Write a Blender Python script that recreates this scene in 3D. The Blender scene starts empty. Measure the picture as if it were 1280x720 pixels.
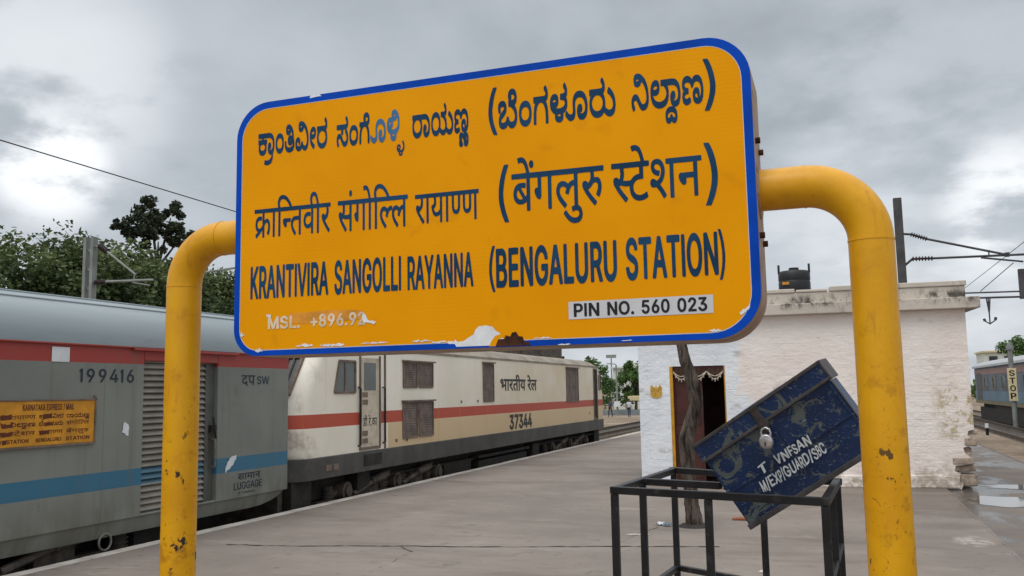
import bpy, bmesh, math, random
from mathutils import Vector, Matrix
from mathutils.geometry import tessellate_polygon, delaunay_2d_cdt
R = math.radians
SC = bpy.context.scene
COL = SC.collection

# ------------------------------------------------------------------ camera, sky, sun, exposure
YAW, PITCH, ROLL = R(19.62), R(6.6), R(-1.05)
fw = Vector((-math.sin(YAW)*math.cos(PITCH), math.cos(YAW)*math.cos(PITCH), math.sin(PITCH)))
rt = Vector((math.cos(YAW), math.sin(YAW), 0))
up = rt.cross(fw)
rt2 = math.cos(ROLL)*rt + math.sin(ROLL)*up
up2 = -math.sin(ROLL)*rt + math.cos(ROLL)*up
cd = bpy.data.cameras.new('camera')
cam = bpy.data.objects.new('camera', cd); COL.objects.link(cam)
m = Matrix((rt2, up2, -fw)).transposed().to_4x4()
m.translation = Vector((0, 0, 1.55))
cam.matrix_world = m
cd.sensor_width = 36; cd.lens = 1130/1280*36
cd.clip_start = 0.05; cd.clip_end = 3000
SC.camera = cam

SUN_EL, SUN_AZ = R(58), R(205)          # azimuth clockwise from +Y
sd = bpy.data.lights.new('sun', 'SUN'); sd.energy = .85; sd.angle = R(28); sd.color = (1, .96, .9)
sun = bpy.data.objects.new('sun', sd); COL.objects.link(sun)
sdir = Vector((math.sin(SUN_AZ)*math.cos(SUN_EL), math.cos(SUN_AZ)*math.cos(SUN_EL), math.sin(SUN_EL)))
sun.rotation_euler = sdir.to_track_quat('Z', 'Y').to_euler()
sun.location = (0, 0, 40)

W = bpy.data.worlds.new('World'); SC.world = W; W.use_nodes = True
nt = W.node_tree; N = nt.nodes; L = nt.links; N.clear()
def nd(t, **k):
    n = N.new(t)
    for a, b in k.items():
        if a.startswith('i_'):
            n.inputs[a[2:]].default_value = b
        else: setattr(n, a, b)
    return n
def wmath(op, a, b=None, c=None, clamp=False):
    n = N.new('ShaderNodeMath'); n.operation = op; n.use_clamp = clamp
    for i, v in enumerate((a, b, c)):
        if v is None: continue
        if isinstance(v, (int, float)): n.inputs[i].default_value = v
        else: L.new(v, n.inputs[i])
    return n.outputs[0]
def wsmooth(v, a, b, lo=0, hi=1):
    n = N.new('ShaderNodeMapRange'); n.interpolation_type = 'SMOOTHSTEP'
    L.new(v, n.inputs[0])
    for i, q in enumerate((a, b, lo, hi)): n.inputs[i+1].default_value = q
    return n.outputs[0]
tc = nd('ShaderNodeTexCoord'); sep = nd('ShaderNodeSeparateXYZ'); L.new(tc.outputs['Generated'], sep.inputs[0])
zz = sep.outputs[2]
den = wmath('ADD', wmath('MAXIMUM', zz, 0.0), 0.30)
cmb = nd('ShaderNodeCombineXYZ'); L.new(wmath('DIVIDE', sep.outputs[0], den), cmb.inputs[0]); L.new(wmath('DIVIDE', sep.outputs[1], den), cmb.inputs[1])
n1 = nd('ShaderNodeTexNoise'); n1.inputs['Scale'].default_value = 1.25; n1.inputs['Detail'].default_value = 7; n1.inputs['Roughness'].default_value = .52; n1.inputs['Distortion'].default_value = .35
mp = nd('ShaderNodeMapping'); mp.inputs['Location'].default_value = (3.1, 1.7, 0.4); L.new(cmb.outputs[0], mp.inputs[0]); L.new(mp.outputs[0], n1.inputs['Vector'])
n2 = nd('ShaderNodeTexNoise'); n2.inputs['Scale'].default_value = 4.2; n2.inputs['Detail'].default_value = 6; n2.inputs['Roughness'].default_value = .55
L.new(mp.outputs[0], n2.inputs['Vector'])
# base brightness by height above the horizon (overcast dome, brightest overhead)
ramp = nd('ShaderNodeValToRGB'); L.new(zz, ramp.inputs[0])
el = ramp.color_ramp.elements
el[0].position = 0.0; el[0].color = (.58,.58,.58,1)
el[1].position = 1.0; el[1].color = (1.5,1.5,1.5,1)
for p, v in ((.10,.56),(.20,.50),(.30,.46),(.42,.42),(.60,.95)):
    e = el.new(p); e.color = (v, v, v, 1)
# unseen sky behind the camera, raised to brighten what faces it
back = wsmooth(sep.outputs[1], .1, -.7, 1.0, 1.3)
base = wmath('MULTIPLY', ramp.outputs[0], back)
var = wmath('ADD', wsmooth(n1.outputs['Fac'], .32, .68, .85, 1.14), wsmooth(n2.outputs['Fac'], .3, .7, -.07, .07))
lum = wmath('MULTIPLY', base, var)
def spot(d, a, b, k, nz, lo, hi):
    v = nd('ShaderNodeVectorMath'); v.operation = 'DOT_PRODUCT'; L.new(tc.outputs['Generated'], v.inputs[0]); v.inputs[1].default_value = Vector(d).normalized()
    s = wsmooth(v.outputs['Value'], a, b)
    return wmath('MULTIPLY', wmath('MULTIPLY', s, wsmooth(nz, lo, hi)), k)
SPOTS = [((-.713,.6648,.2228), .9978, 1.0, .42, n2.outputs['Fac'], .36, .58),
         ((-.705,.640,.3147), .9885, .9998, .22, n2.outputs['Fac'], .36, .58),
         ((-.70,.66,.17), .985, .9995, .05, n2.outputs['Fac'], .30, .6),
         ((.1711,.9695,.1753), .9968, 1.0, .34, n2.outputs['Fac'], .38, .60),
         ((.09,.9687,.2313), .975, .999, .10, n2.outputs['Fac'], .34, .60)]
for sp in SPOTS: lum = wmath('ADD', lum, spot(*sp))
tint = nd('ShaderNodeMix'); tint.data_type = 'RGBA'
tint.inputs['A'].default_value = (.91,1.0,1.10,1); tint.inputs['B'].default_value = (.97,1.0,1.03,1)
L.new(wsmooth(lum, .35, .9), tint.inputs['Factor'])
cl = nd('ShaderNodeVectorMath'); cl.operation = 'SCALE'; L.new(tint.outputs['Result'], cl.inputs[0]); L.new(lum, cl.inputs['Scale'])
sky = nd('ShaderNodeTexSky'); sky.sky_type = 'NISHITA'; sky.sun_disc = False; sky.sun_elevation = SUN_EL; sky.sun_rotation = SUN_AZ
bg1 = nd('ShaderNodeBackground'); L.new(cl.outputs[0], bg1.inputs[0]); bg1.inputs[1].default_value = 1.07
bg2 = nd('ShaderNodeBackground'); L.new(sky.outputs[0], bg2.inputs[0]); bg2.inputs[1].default_value = .004
add = nd('ShaderNodeAddShader'); L.new(bg1.outputs[0], add.inputs[0]); L.new(bg2.outputs[0], add.inputs[1])
out = nd('ShaderNodeOutputWorld'); L.new(add.outputs[0], out.inputs[0])

vs = SC.view_settings
vs.view_transform = 'Standard'; vs.look = 'None'; vs.exposure = 0; vs.gamma = 1; vs.use_curve_mapping = False

# ------------------------------------------------------------------ helpers
def s(r, g, b):
    f = lambda c: (c/255/12.92 if c <= 10 else ((c/255+.055)/1.055)**2.4)
    return (f(r), f(g), f(b), 1)
class MB:
    """collects faces; build() links them as ONE mesh object"""
    def __init__(self): self.v = []; self.f = []; self.m = []; self.mi = 0
    def poly(self, pts):
        n = len(self.v); self.v += [tuple(p) for p in pts]; self.f.append(tuple(range(n, n+len(pts)))); self.m.append(self.mi); return self
    def grid(self, rows, close=False):
        n = len(self.v); w = len(rows[0])
        for r in rows: self.v += [tuple(p) for p in r]
        for i in range(len(rows)-1):
            for j in range(w if close else w-1):
                k = (j+1) % w
                self.f.append((n+i*w+j, n+i*w+k, n+(i+1)*w+k, n+(i+1)*w+j)); self.m.append(self.mi)
        return self
    def hexa(self, p):        # 8 corners: bottom 4 (ccw), top 4
        n = len(self.v); self.v += [tuple(q) for q in p]
        for q in ((3,2,1,0),(4,5,6,7),(0,1,5,4),(1,2,6,5),(2,3,7,6),(3,0,4,7)):
            self.f.append(tuple(n+i for i in q)); self.m.append(self.mi)
        return self
    def box(self, x0, x1, y0, y1, z0, z1, M=None):
        p = [Vector(q) for q in ((x0,y0,z0),(x1,y0,z0),(x1,y1,z0),(x0,y1,z0),(x0,y0,z1),(x1,y0,z1),(x1,y1,z1),(x0,y1,z1))]
        if M is not None: p = [M @ q for q in p]
        return self.hexa(p)
    def bar(self, a, b, w, h, upv=(0,0,1)):
        a, b = Vector(a), Vector(b); d = (b-a).normalized(); u = Vector(upv)
        if abs(d.dot(u)) > .98: u = Vector((0,1,0))
        sx = d.cross(u).normalized()*w/2; sz = sx.cross(d).normalized()*h/2
        return self.hexa([a-sx-sz, a+sx-sz, b+sx-sz, b-sx-sz, a-sx+sz, a+sx+sz, b+sx+sz, b-sx+sz])
    def tube(self, pts, r, n=8, caps=True):
        pts = [Vector(p) for p in pts]; rows = []
        rr = r if isinstance(r, (list, tuple)) else [r]*len(pts)
        d0 = (pts[1]-pts[0]).normalized(); u = Vector((0,0,1)) if abs(d0.z) < .9 else Vector((1,0,0))
        u = (u - d0*u.dot(d0)).normalized()
        for i, p in enumerate(pts):
            a = pts[max(i-1,0)]; b = pts[min(i+1,len(pts)-1)]; d = (b-a).normalized()
            u = (u - d*u.dot(d)).normalized(); w = d.cross(u)
            rows.append([p + (u*math.cos(2*math.pi*k/n)+w*math.sin(2*math.pi*k/n))*rr[i] for k in range(n)])
        self.grid(rows, True)
        if caps:
            self.poly(list(reversed(rows[0]))); self.poly(rows[-1])
        return self
    def cyl(self, a, b, r, n=12, r2=None): return self.tube([a, b], [r, r if r2 is None else r2], n)
    def prism(self, poly, f):   # poly: 2D list, f(u,v,t) -> 3D with t in (0,1)
        a = [f(u, v, 0) for u, v in poly]; b = [f(u, v, 1) for u, v in poly]; n = len(poly)
        tri = tessellate_polygon([[Vector((u, v, 0)) for u, v in poly]])
        k = len(self.v); self.v += [tuple(q) for q in a+b]
        for t in tri:
            self.f.append(tuple(k+i for i in t)); self.m.append(self.mi)
            self.f.append(tuple(k+n+i for i in reversed(t))); self.m.append(self.mi)
        for i in range(n):
            j = (i+1) % n; self.f.append((k+i, k+j, k+n+j, k+n+i)); self.m.append(self.mi)
        return self
    def sheet(self, polys, f):  # polys: list of 2D contours (holes allowed), f(u,v) -> 3D
        def inside(p, c):
            r_ = False
            for (x0, y0), (x1, y1) in zip(c, c[1:]+c[:1]):
                if (y0 > p[1]) != (y1 > p[1]) and p[0] < x0+(p[1]-y0)*(x1-x0)/(y1-y0): r_ = not r_
            return r_
        depth = [sum(inside(c[0], d) for j, d in enumerate(polys) if j != i) for i, c in enumerate(polys)]
        xs = [p[0] for c in polys for p in c]; ys = [p[1] for c in polys for p in c]
        ox, oy = min(xs), min(ys); q = 1000/max(max(xs)-ox, max(ys)-oy, 1e-9)
        for i, c in enumerate(polys):
            if depth[i] % 2: continue
            g = [c]+[d for j, d in enumerate(polys) if depth[j] == depth[i]+1 and inside(d[0], c)]
            flat = []; edges = []
            for d in g:
                n0 = len(flat); flat += d; edges += [(n0+a, n0+(a+1) % len(d)) for a in range(len(d))]
            V2, E2, F2, _, _, _ = delaunay_2d_cdt([Vector(((u-ox)*q, (v-oy)*q)) for u, v in flat], edges, [], 0, 1e-5)
            k = len(self.v); self.v += [tuple(f(w.x/q+ox, w.y/q+oy)) for w in V2]
            for t in F2:
                cx = sum(V2[a].x for a in t)/3/q+ox; cy = sum(V2[a].y for a in t)/3/q+oy
                if sum(inside((cx, cy), d) for d in g) % 2:
                    self.f.append(tuple(k+a for a in t)); self.m.append(self.mi)
        return self
    def build(self, name, mats, parent=None, smooth=False, bevel=0, local=False, fix=True, angle=40):
        me = bpy.data.meshes.new(name)
        vv = self.v
        if parent is not None and not local:
            root = parent
            while root.parent: root = root.parent
            inv = (Matrix.Translation(root.location) @ root.rotation_euler.to_matrix().to_4x4()).inverted()
            vv = [inv @ Vector(q) for q in vv]
        me.from_pydata([tuple(q) for q in vv], [], self.f)
        if not isinstance(mats, (list, tuple)): mats = [mats]
        for q in mats: me.materials.append(q)
        if len(mats) > 1: me.polygons.foreach_set('material_index', self.m)
        if fix:
            bm = bmesh.new(); bm.from_mesh(me)
            bmesh.ops.recalc_face_normals(bm, faces=bm.faces)
            bm.to_mesh(me); bm.free()
        if smooth:
            me.polygons.foreach_set('use_smooth', [True]*len(me.polygons))
            try: me.set_sharp_from_angle(angle=R(angle))
            except Exception: pass
        me.update()
        o = bpy.data.objects.new(name, me); COL.objects.link(o)
        if parent is not None: o.parent = parent
        if bevel:
            b = o.modifiers.new('bevel', 'BEVEL'); b.width = bevel; b.segments = 2; b.limit_method = 'ANGLE'; b.angle_limit = R(50)
        return o
def thing(name, label, cat, loc=(0,0,0), rz=0, group=None):
    o = bpy.data.objects.new(name, None); COL.objects.link(o); o.empty_display_size = .2
    o.location = loc; o.rotation_euler = (0,0,rz); return tag(o, label, cat, group)
def tag(o, label, cat, group=None):
    o['label'] = label; o['category'] = cat
    if group: o['group'] = group
    return o
def struct(o): o['kind'] = 'structure'; return o

# ------------------------------------------------------------------ materials
def rgba(c): return c if len(c) == 4 else (*c, 1)
class Mat:
    def __init__(self, name):
        self.m = bpy.data.materials.new(name); self.m.use_nodes = True
        self.t = self.m.node_tree; self.b = self.t.nodes['Principled BSDF']
        self.tc = self.t.nodes.new('ShaderNodeTexCoord'); self.co = self.tc.outputs['Object']
    def n(self, t): return self.t.nodes.new(t)
    def link(self, a, b): self.t.links.new(a, b)
    def setin(self, i, v):
        if hasattr(v, 'links') or hasattr(v, 'is_linked'): self.link(v, i)
        else: i.default_value = v
    def xyz(self):
        q = self.n('ShaderNodeSeparateXYZ'); self.link(self.co, q.inputs[0]); return q.outputs
    def noise(self, scale, detail=4, rough=.55, stretch=None, dist=0, off=0):
        q = self.n('ShaderNodeTexNoise'); q.inputs['Scale'].default_value = scale; q.inputs['Detail'].default_value = detail
        q.inputs['Roughness'].default_value = rough; q.inputs['Distortion'].default_value = dist
        mpn = self.n('ShaderNodeMapping'); mpn.inputs['Location'].default_value = (off, off*1.7, off*.6)
        if stretch: mpn.inputs['Scale'].default_value = stretch
        self.link(self.co, mpn.inputs[0]); self.link(mpn.outputs[0], q.inputs['Vector'])
        return q.outputs['Fac']
    def smooth(self, v, a, b, lo=0., hi=1.):
        q = self.n('ShaderNodeMapRange'); q.interpolation_type = 'SMOOTHSTEP'; self.link(v, q.inputs[0])
        for i, x in enumerate((a, b, lo, hi)): q.inputs[i+1].default_value = x
        return q.outputs[0]
    def math(self, op, a, b=None, clamp=False):
        q = self.n('ShaderNodeMath'); q.operation = op; q.use_clamp = clamp
        for i, v in enumerate((a, b)):
            if v is not None: self.setin(q.inputs[i], v)
        return q.outputs[0]
    def mix(self, f, a, b):
        q = self.n('ShaderNodeMix'); q.data_type = 'RGBA'
        self.setin(q.inputs['Factor'], f); self.setin(q.inputs['A'], a); self.setin(q.inputs['B'], b)
        return q.outputs['Result']
    def band(self, v, a, b, e=.002):
        return self.math('MULTIPLY', self.smooth(v, a-e, a+e), self.smooth(v, b+e, b-e))
    def bump(self, h, dist=.01, strength=.5):
        q = self.n('ShaderNodeBump'); q.inputs['Distance'].default_value = dist; q.inputs['Strength'].default_value = strength
        self.link(h, q.inputs['Height']); self.link(q.outputs[0], self.b.inputs['Normal'])
    def done(self, col, rough=.6, metal=0., spec=.5):
        self.setin(self.b.inputs['Base Color'], col); self.setin(self.b.inputs['Roughness'], rough)
        self.b.inputs['Metallic'].default_value = metal; self.b.inputs['Specular IOR Level'].default_value = spec
        return self.m
def plain(name, c, rough=.6, metal=0., var=.25, scale=6, bump=0, spec=.4, dirt=None):
    M = Mat(name); c = rgba(c)
    d = tuple(x*(1-var) for x in c[:3])+(1,); l = tuple(min(1, x*(1+var*.6)) for x in c[:3])+(1,)
    nz = M.noise(scale, 6, .6); col = M.mix(M.smooth(nz, .3, .7), d, l)
    if dirt:
        col = M.mix(M.smooth(M.noise(scale*2.3, 6, .65, off=4.2), .56, .68, 0, dirt[1]), col, rgba(dirt[0]))
    if bump: M.bump(M.noise(scale*8, 5), bump, .6)
    return M.done(col, rough, metal, spec)

def m_sign_yellow():
    M = Mat('sign_yellow_vinyl'); x, y, z = M.xyz()
    nz = M.noise(2.2, 4); col = M.mix(M.smooth(nz, .3, .7), s(235,154,0), s(243,162,0))
    col = M.mix(M.smooth(M.noise(9, 5, off=2), .6, .75, 0, .22), col, s(190,120,10))
    w = M.math('SINE', M.math('MULTIPLY', z, 420.))
    rip = M.math('MULTIPLY', w, M.smooth(M.noise(1.6, 2, off=7), .42, .62))
    M.bump(rip, .0002, .25)
    return M.done(col, .55, 0, .08)
def m_pipe():
    M = Mat('yellow_pipe_paint'); x, y, z = M.xyz()
    col = M.mix(M.smooth(M.noise(5, 5), .3, .7), s(214,150,2), s(228,166,6))
    low = M.smooth(z, 2.1, .7, .0, 1.)                        # wear is heavier at hand height
    st = M.math('MULTIPLY', M.smooth(M.noise(11, 7, .7, off=3), .52, .70), M.math('ADD', M.math('MULTIPLY', low, .55), .2))
    col = M.mix(st, col, s(150,92,10))
    streak = M.smooth(M.noise(9, 5, .6, (4,4,.5), off=9), .58, .74, 0, .35)
    col = M.mix(streak, col, s(176,108,8))
    scr = M.math('MULTIPLY', M.smooth(M.noise(26, 8, .75, dist=1.5, off=5), .595, .63), M.math('MULTIPLY', low, .95))
    col = M.mix(scr, col, s(120,80,20))
    chip = M.math('MULTIPLY', M.smooth(M.noise(13, 6, .62, (1,1,.7), off=1.3), .615, .632), M.smooth(z, 1.75, 1.2))
    col = M.mix(chip, col, s(48,36,28))
    M.bump(M.math('SUBTRACT', M.noise(40, 4), chip), .002, .35)
    return M.done(col, M.math('ADD', M.math('MULTIPLY', chip, .3), .38), 0, .4)
def m_coach():
    M = Mat('coach_grey_paint'); x, y, z = M.xyz()
    col = M.mix(M.smooth(M.noise(.8, 5), .3, .7), s(112,116,110), s(128,131,124))
    col = M.mix(M.band(z, 1.937, 2.125), col, M.mix(M.noise(1.3,4,off=3), s(160,52,44), s(150,62,54)))
    col = M.mix(M.band(z, .622, .805), col, M.mix(M.noise(2.,4), s(52,112,138), s(44,100,128)))
    streak = M.smooth(M.noise(2.2, 6, .6, (1,3.,.16), off=6), .52, .78, 0, .55)
    col = M.mix(streak, col, s(96,92,80))
    col = M.mix(M.smooth(M.noise(3.2, 7, .7, off=8), .58, .74, 0, .5), col, s(92,86,74))
    col = M.mix(M.math('MULTIPLY', M.smooth(z, .75, .28), M.smooth(M.noise(1.6, 6, .65, (1,1,.5), off=1), .4, .62, 0, .55)), col, s(88,84,72))
    seam = M.math('ABSOLUTE', M.math('SUBTRACT', M.math('FRACT', M.math('MULTIPLY', y, .55)), .5))
    hgt = M.math('ADD', M.math('MULTIPLY', M.noise(1.1, 3, .5, (1,1,.6)), 1.), M.math('MULTIPLY', M.smooth(seam, .0, .006), .12))
    M.bump(hgt, .03, .35)
    col = M.mix(M.smooth(seam, .005, .002, 0, .35), col, s(78,78,72))
    return M.done(col, .46, 0, .45)
def m_shutter():
    M = Mat('shutter_paint'); x, y, z = M.xyz()
    col = M.mix(M.smooth(M.noise(2.5, 5), .3, .7), s(120,114,104), s(142,136,126))
    col = M.mix(M.math('MULTIPLY', M.band(z, .622, .805), .8), col, s(50,104,128))
    col = M.mix(M.smooth(M.noise(4, 6, .65, off=3), .55, .75, 0, .5), col, s(96,88,76))
    return M.done(col, .55, 0, .35)
def m_roof():
    M = Mat('coach_roof_paint'); x, y, z = M.xyz()
    col = M.mix(M.smooth(M.noise(.9, 5, .6, (2,.25,1)), .3, .7), s(126,138,142), s(142,152,156))
    col = M.mix(M.smooth(M.noise(2.5, 6, .65, (3,.3,1), off=3), .55, .8, 0, .5), col, s(104,110,110))
    return M.done(col, .42, 0, .5)
def m_loco():
    M = Mat('engine_cream_paint'); x, y, z = M.xyz(); y = M.math('ADD', y, 20.)
    col = M.mix(M.smooth(M.noise(.9, 5), .3, .7), s(228,220,202), s(240,234,220))
    tan = M.math('MULTIPLY', M.smooth(z, 1.10, 1.07), M.smooth(y, 13.9, 13.94))
    tanU = M.math('MULTIPLY', M.smooth(y, 15, 23), M.smooth(M.noise(.7, 5, .6, (1,.6,1), off=4), .3, .7, .25, .95))
    tan = M.math('MAXIMUM', tan, M.math('MULTIPLY', tanU, .75))
    col = M.mix(tan, col, M.mix(M.noise(1.1, 5, off=5), s(206,178,136), s(214,192,156)))
    col = M.mix(M.band(z, 1.083, 1.283), col, M.mix(M.noise(1.4, 5), s(188,78,58), s(176,82,64)))
    streak = M.smooth(M.noise(2.6, 6, .62, (1,3.,.14), off=6), .56, .82, 0, .42)
    col = M.mix(streak, col, s(176,150,118))
    spots = M.smooth(M.noise(5.5, 7, .7, off=8), .68, .76, 0, .6)
    col = M.mix(spots, col, s(140,106,80))
    nose = M.math('MULTIPLY', M.smooth(y, 12.1, 11.2), M.smooth(M.noise(1.9, 6, .65, off=2), .50, .68, 0, .6))
    col = M.mix(nose, col, s(128,108,92))
    M.bump(M.noise(1.2, 3, off=1), .008, .25)
    return M.done(col, .5, 0, .35)
def m_wall():
    M = Mat('whitewashed_brick'); x, y, z = M.xyz()
    cb = M.n('ShaderNodeCombineXYZ'); M.link(M.math('ADD', x, y), cb.inputs[0]); M.link(z, cb.inputs[1])
    br = M.n('ShaderNodeTexBrick'); M.link(cb.outputs[0], br.inputs['Vector'])
    br.inputs['Scale'].default_value = 1; br.inputs['Brick Width'].default_value = .29; br.inputs['Row Height'].default_value = .102
    br.inputs['Mortar Size'].default_value = .006; br.inputs['Mortar Smooth'].default_value = .6
    br.inputs['Color1'].default_value = (1,1,1,1); br.inputs['Color2'].default_value = (.82,.82,.82,1); br.inputs['Mortar'].default_value = (.0,.0,.0,1)
    warm = M.mix(M.smooth(M.noise(1.1, 5), .3, .7), s(240,227,218), s(247,238,231))
    cool = M.mix(M.smooth(M.noise(1.4, 5), .3, .7), s(226,230,236), s(238,241,245))
    edge = M.math('ADD', x, M.smooth(M.noise(1.6, 3, off=5), .3, .7, -.3, .3))
    col = M.mix(M.smooth(edge, 1.55, 1.9), cool, warm)
    mort = M.smooth(M.noise(3.5, 5, .6, off=3), .46, .66, .0, .13)
    inv = M.math('MULTIPLY', M.math('SUBTRACT', 1., br.outputs['Color']), mort)
    col = M.mix(inv, col, s(150,138,128))
    low = M.math('MULTIPLY', M.smooth(z, .62, .02), M.smooth(M.noise(4.5, 7, .7, off=7), .40, .60))
    col = M.mix(M.math('MULTIPLY', M.math('MULTIPLY', low, .75), M.smooth(x, 1.9, 2.4)), col, s(150,132,108))
    patch = M.smooth(M.noise(2.6, 7, .68, (1,1,1.6), off=11), .60, .70, 0, .55)
    col = M.mix(patch, col, s(176,164,152))
    bl = M.math('MULTIPLY', M.math('MULTIPLY', M.smooth(x, 4.4, 4.7), M.band(z, .75, 1.55, .2)), M.smooth(M.noise(6, 6, .7, off=4), .48, .6, 0, .8))
    col = M.mix(bl, col, s(170,150,96))
    h = M.math('ADD', M.math('MULTIPLY', br.outputs['Color'], M.smooth(M.noise(1.3, 4, off=6), .4, .7, .0, .45)), M.math('MULTIPLY', M.noise(5, 7, .66, (1,1,1.7)), 3.2))
    M.bump(h, .016, .55)
    return M.done(col, .92, 0, .15)
def m_cornice():
    M = Mat('weathered_lime_plaster'); x, y, z = M.xyz()
    col = M.mix(M.smooth(M.noise(1.6, 6, .6), .3, .7), s(206,196,184), s(188,178,166))
    st = M.math('MULTIPLY', M.smooth(M.noise(3.2, 7, .7, (1.3,1,.8), off=2), .46, .62), M.band(z, 2.80, 3.00, .07))
    col = M.mix(st, col, s(84,80,74))
    dr = M.smooth(M.noise(5, 6, .65, (1,1,.16), off=5), .56, .72, 0, .75)
    col = M.mix(dr, col, s(110,104,96))
    end = M.math('MULTIPLY', M.smooth(x, 4.95, 5.15), M.smooth(M.noise(5, 5, .6, off=3), .4, .6, 0, .85))
    col = M.mix(end, col, s(92,88,84))
    M.bump(M.noise(18, 7, .7), .012, .7)
    return M.done(col, .9, 0, .15)
def m_platform():
    M = Mat('worn_concrete'); x, y, z = M.xyz()
    col = M.mix(M.smooth(M.noise(.42, 6, .6), .3, .7), s(116,107,99), s(138,128,119))
    col = M.mix(M.smooth(M.noise(.9, 7, .65, (.45,1.6,1), dist=.6, off=3), .50, .70, 0, .60), col, s(104,93,85))
    col = M.mix(M.smooth(M.noise(1.7, 7, .7, (.5,1.2,1), off=7), .55, .70, 0, .42), col, s(162,150,140))
    col = M.mix(M.smooth(M.noise(6, 7, .7, off=9), .57, .68, 0, .50), col, s(92,82,75))
    # spit and oil spots, dark and small; one whitish smeared wet spot near the yard side
    vo = M.n('ShaderNodeTexVoronoi'); vo.inputs['Scale'].default_value = 1.7; M.link(M.co, vo.inputs['Vector'])
    spot_ = M.math('MULTIPLY', M.smooth(M.math('ADD', vo.outputs['Distance'], M.math('MULTIPLY', M.noise(9, 5, .7), .10)), .115, .085), M.smooth(M.noise(.5, 3, off=21), .46, .56, 0, .6))
    col = M.mix(spot_, col, s(80,70,64))
    sc_ = M.math('ADD', M.math('POWER', M.math('MULTIPLY', M.math('SUBTRACT', x, 1.18), 5.), 2.), M.math('POWER', M.math('MULTIPLY', M.math('SUBTRACT', y, 10.2), 2.6), 2.))
    col = M.mix(M.math('MULTIPLY', M.smooth(sc_, 1.2, .1), M.smooth(M.noise(6, 6, .7, off=4), .4, .6, 0, .8)), col, s(186,178,170))
    damp = M.math('MULTIPLY', M.smooth(x, -.3, 1.3), M.smooth(y, 8.3, 12.5))
    damp = M.math('MULTIPLY', damp, M.smooth(M.noise(.8, 6, .6, (.6,1.5,1), off=13), .40, .58))
    col = M.mix(M.math('MULTIPLY', damp, .65), col, s(78,68,62))
    M.bump(M.math('ADD', M.noise(30, 6, .7), M.math('MULTIPLY', M.noise(4, 4), 1.5)), .006, .5)
    rough = M.math('SUBTRACT', .82, M.math('MULTIPLY', damp, .45))
    return M.done(col, rough, 0, .35)
def m_apron():
    M = Mat('damp_yard_concrete'); x, y, z = M.xyz()
    col = M.mix(M.smooth(M.noise(.7, 6, .6), .3, .7), s(96,86,78), s(120,108,98))
    wet = M.smooth(M.noise(.9, 6, .6, (1.4,.6,1), off=3), .42, .58)
    col = M.mix(M.math('MULTIPLY', wet, .7), col, s(70,66,63))
    M.bump(M.noise(20, 6), .006, .4)
    return M.done(col, M.math('SUBTRACT', .75, M.math('MULTIPLY', wet, .5)), 0, .5)
def m_ground():
    M = Mat('dusty_ballast_ground'); x, y, z = M.xyz()
    col = M.mix(M.smooth(M.noise(.25, 6, .6), .3, .7), s(120,106,92), s(160,144,126))
    col = M.mix(M.smooth(M.noise(5, 6, .75, off=2), .5, .62, 0, .6), col, s(84,74,66))
    M.bump(M.noise(9, 6, .8), .06, .8)
    return M.done(col, .95, 0, .1)
def m_trunk():
    M = Mat('chipped_blue_paint'); x, y, z = M.xyz()
    col = M.mix(M.smooth(M.noise(5, 5), .3, .7), s(8,33,71), s(13,44,88))
    worn = M.smooth(M.noise(7.5, 8, .72, dist=1.2, off=2.3), .55, .575)
    col = M.mix(worn, col, M.mix(M.noise(20, 5), s(96,104,98), s(74,82,84)))
    scr = M.smooth(M.noise(22, 6, .7, (1,1,3.), dist=2.2, off=5), .615, .64, 0, .75)
    col = M.mix(scr, col, s(138,154,166))
    M.bump(M.math('SUBTRACT', M.noise(24, 4), worn), .0025, .5)
    return M.done(col, M.math('ADD', M.math('MULTIPLY', worn, .25), .42), 0, .4)
def m_leaf(name, a, b, c):
    M = Mat(name); oi = M.n('ShaderNodeNewGeometry')
    col = M.mix(oi.outputs['Random Per Island'], rgba(a), rgba(b))
    col = M.mix(M.smooth(M.noise(.35, 3), .45, .65), col, rgba(c))
    m_ = M.done(col, .6, 0, .3)
    tr = M.n('ShaderNodeBsdfTranslucent'); M.link(col, tr.inputs[0])
    ad = M.n('ShaderNodeMixShader'); ad.inputs[0].default_value = .25
    M.link(M.b.outputs[0], ad.inputs[1]); M.link(tr.outputs[0], ad.inputs[2])
    M.link(ad.outputs[0], M.t.nodes['Material Output'].inputs[0]); return m_
def m_glass(name, c, rough=.12):
    M = Mat(name); return M.done(M.mix(M.noise(3, 4), rgba(c), tuple(q*1.5 for q in c[:3])+(1,)), rough, 0, .6)
def m_bark():
    M = Mat('grey_bark')
    ridg = M.noise(16, 7, .7, (1,1,.22), dist=.6)
    col = M.mix(M.smooth(ridg, .36, .62), s(40,34,31), s(104,94,86))
    col = M.mix(M.smooth(M.noise(5, 6, .65, off=3), .5, .7, 0, .7), col, s(70,60,52))
    M.bump(ridg, .035, 1.)
    return M.done(col, .95, 0, .1)
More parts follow.
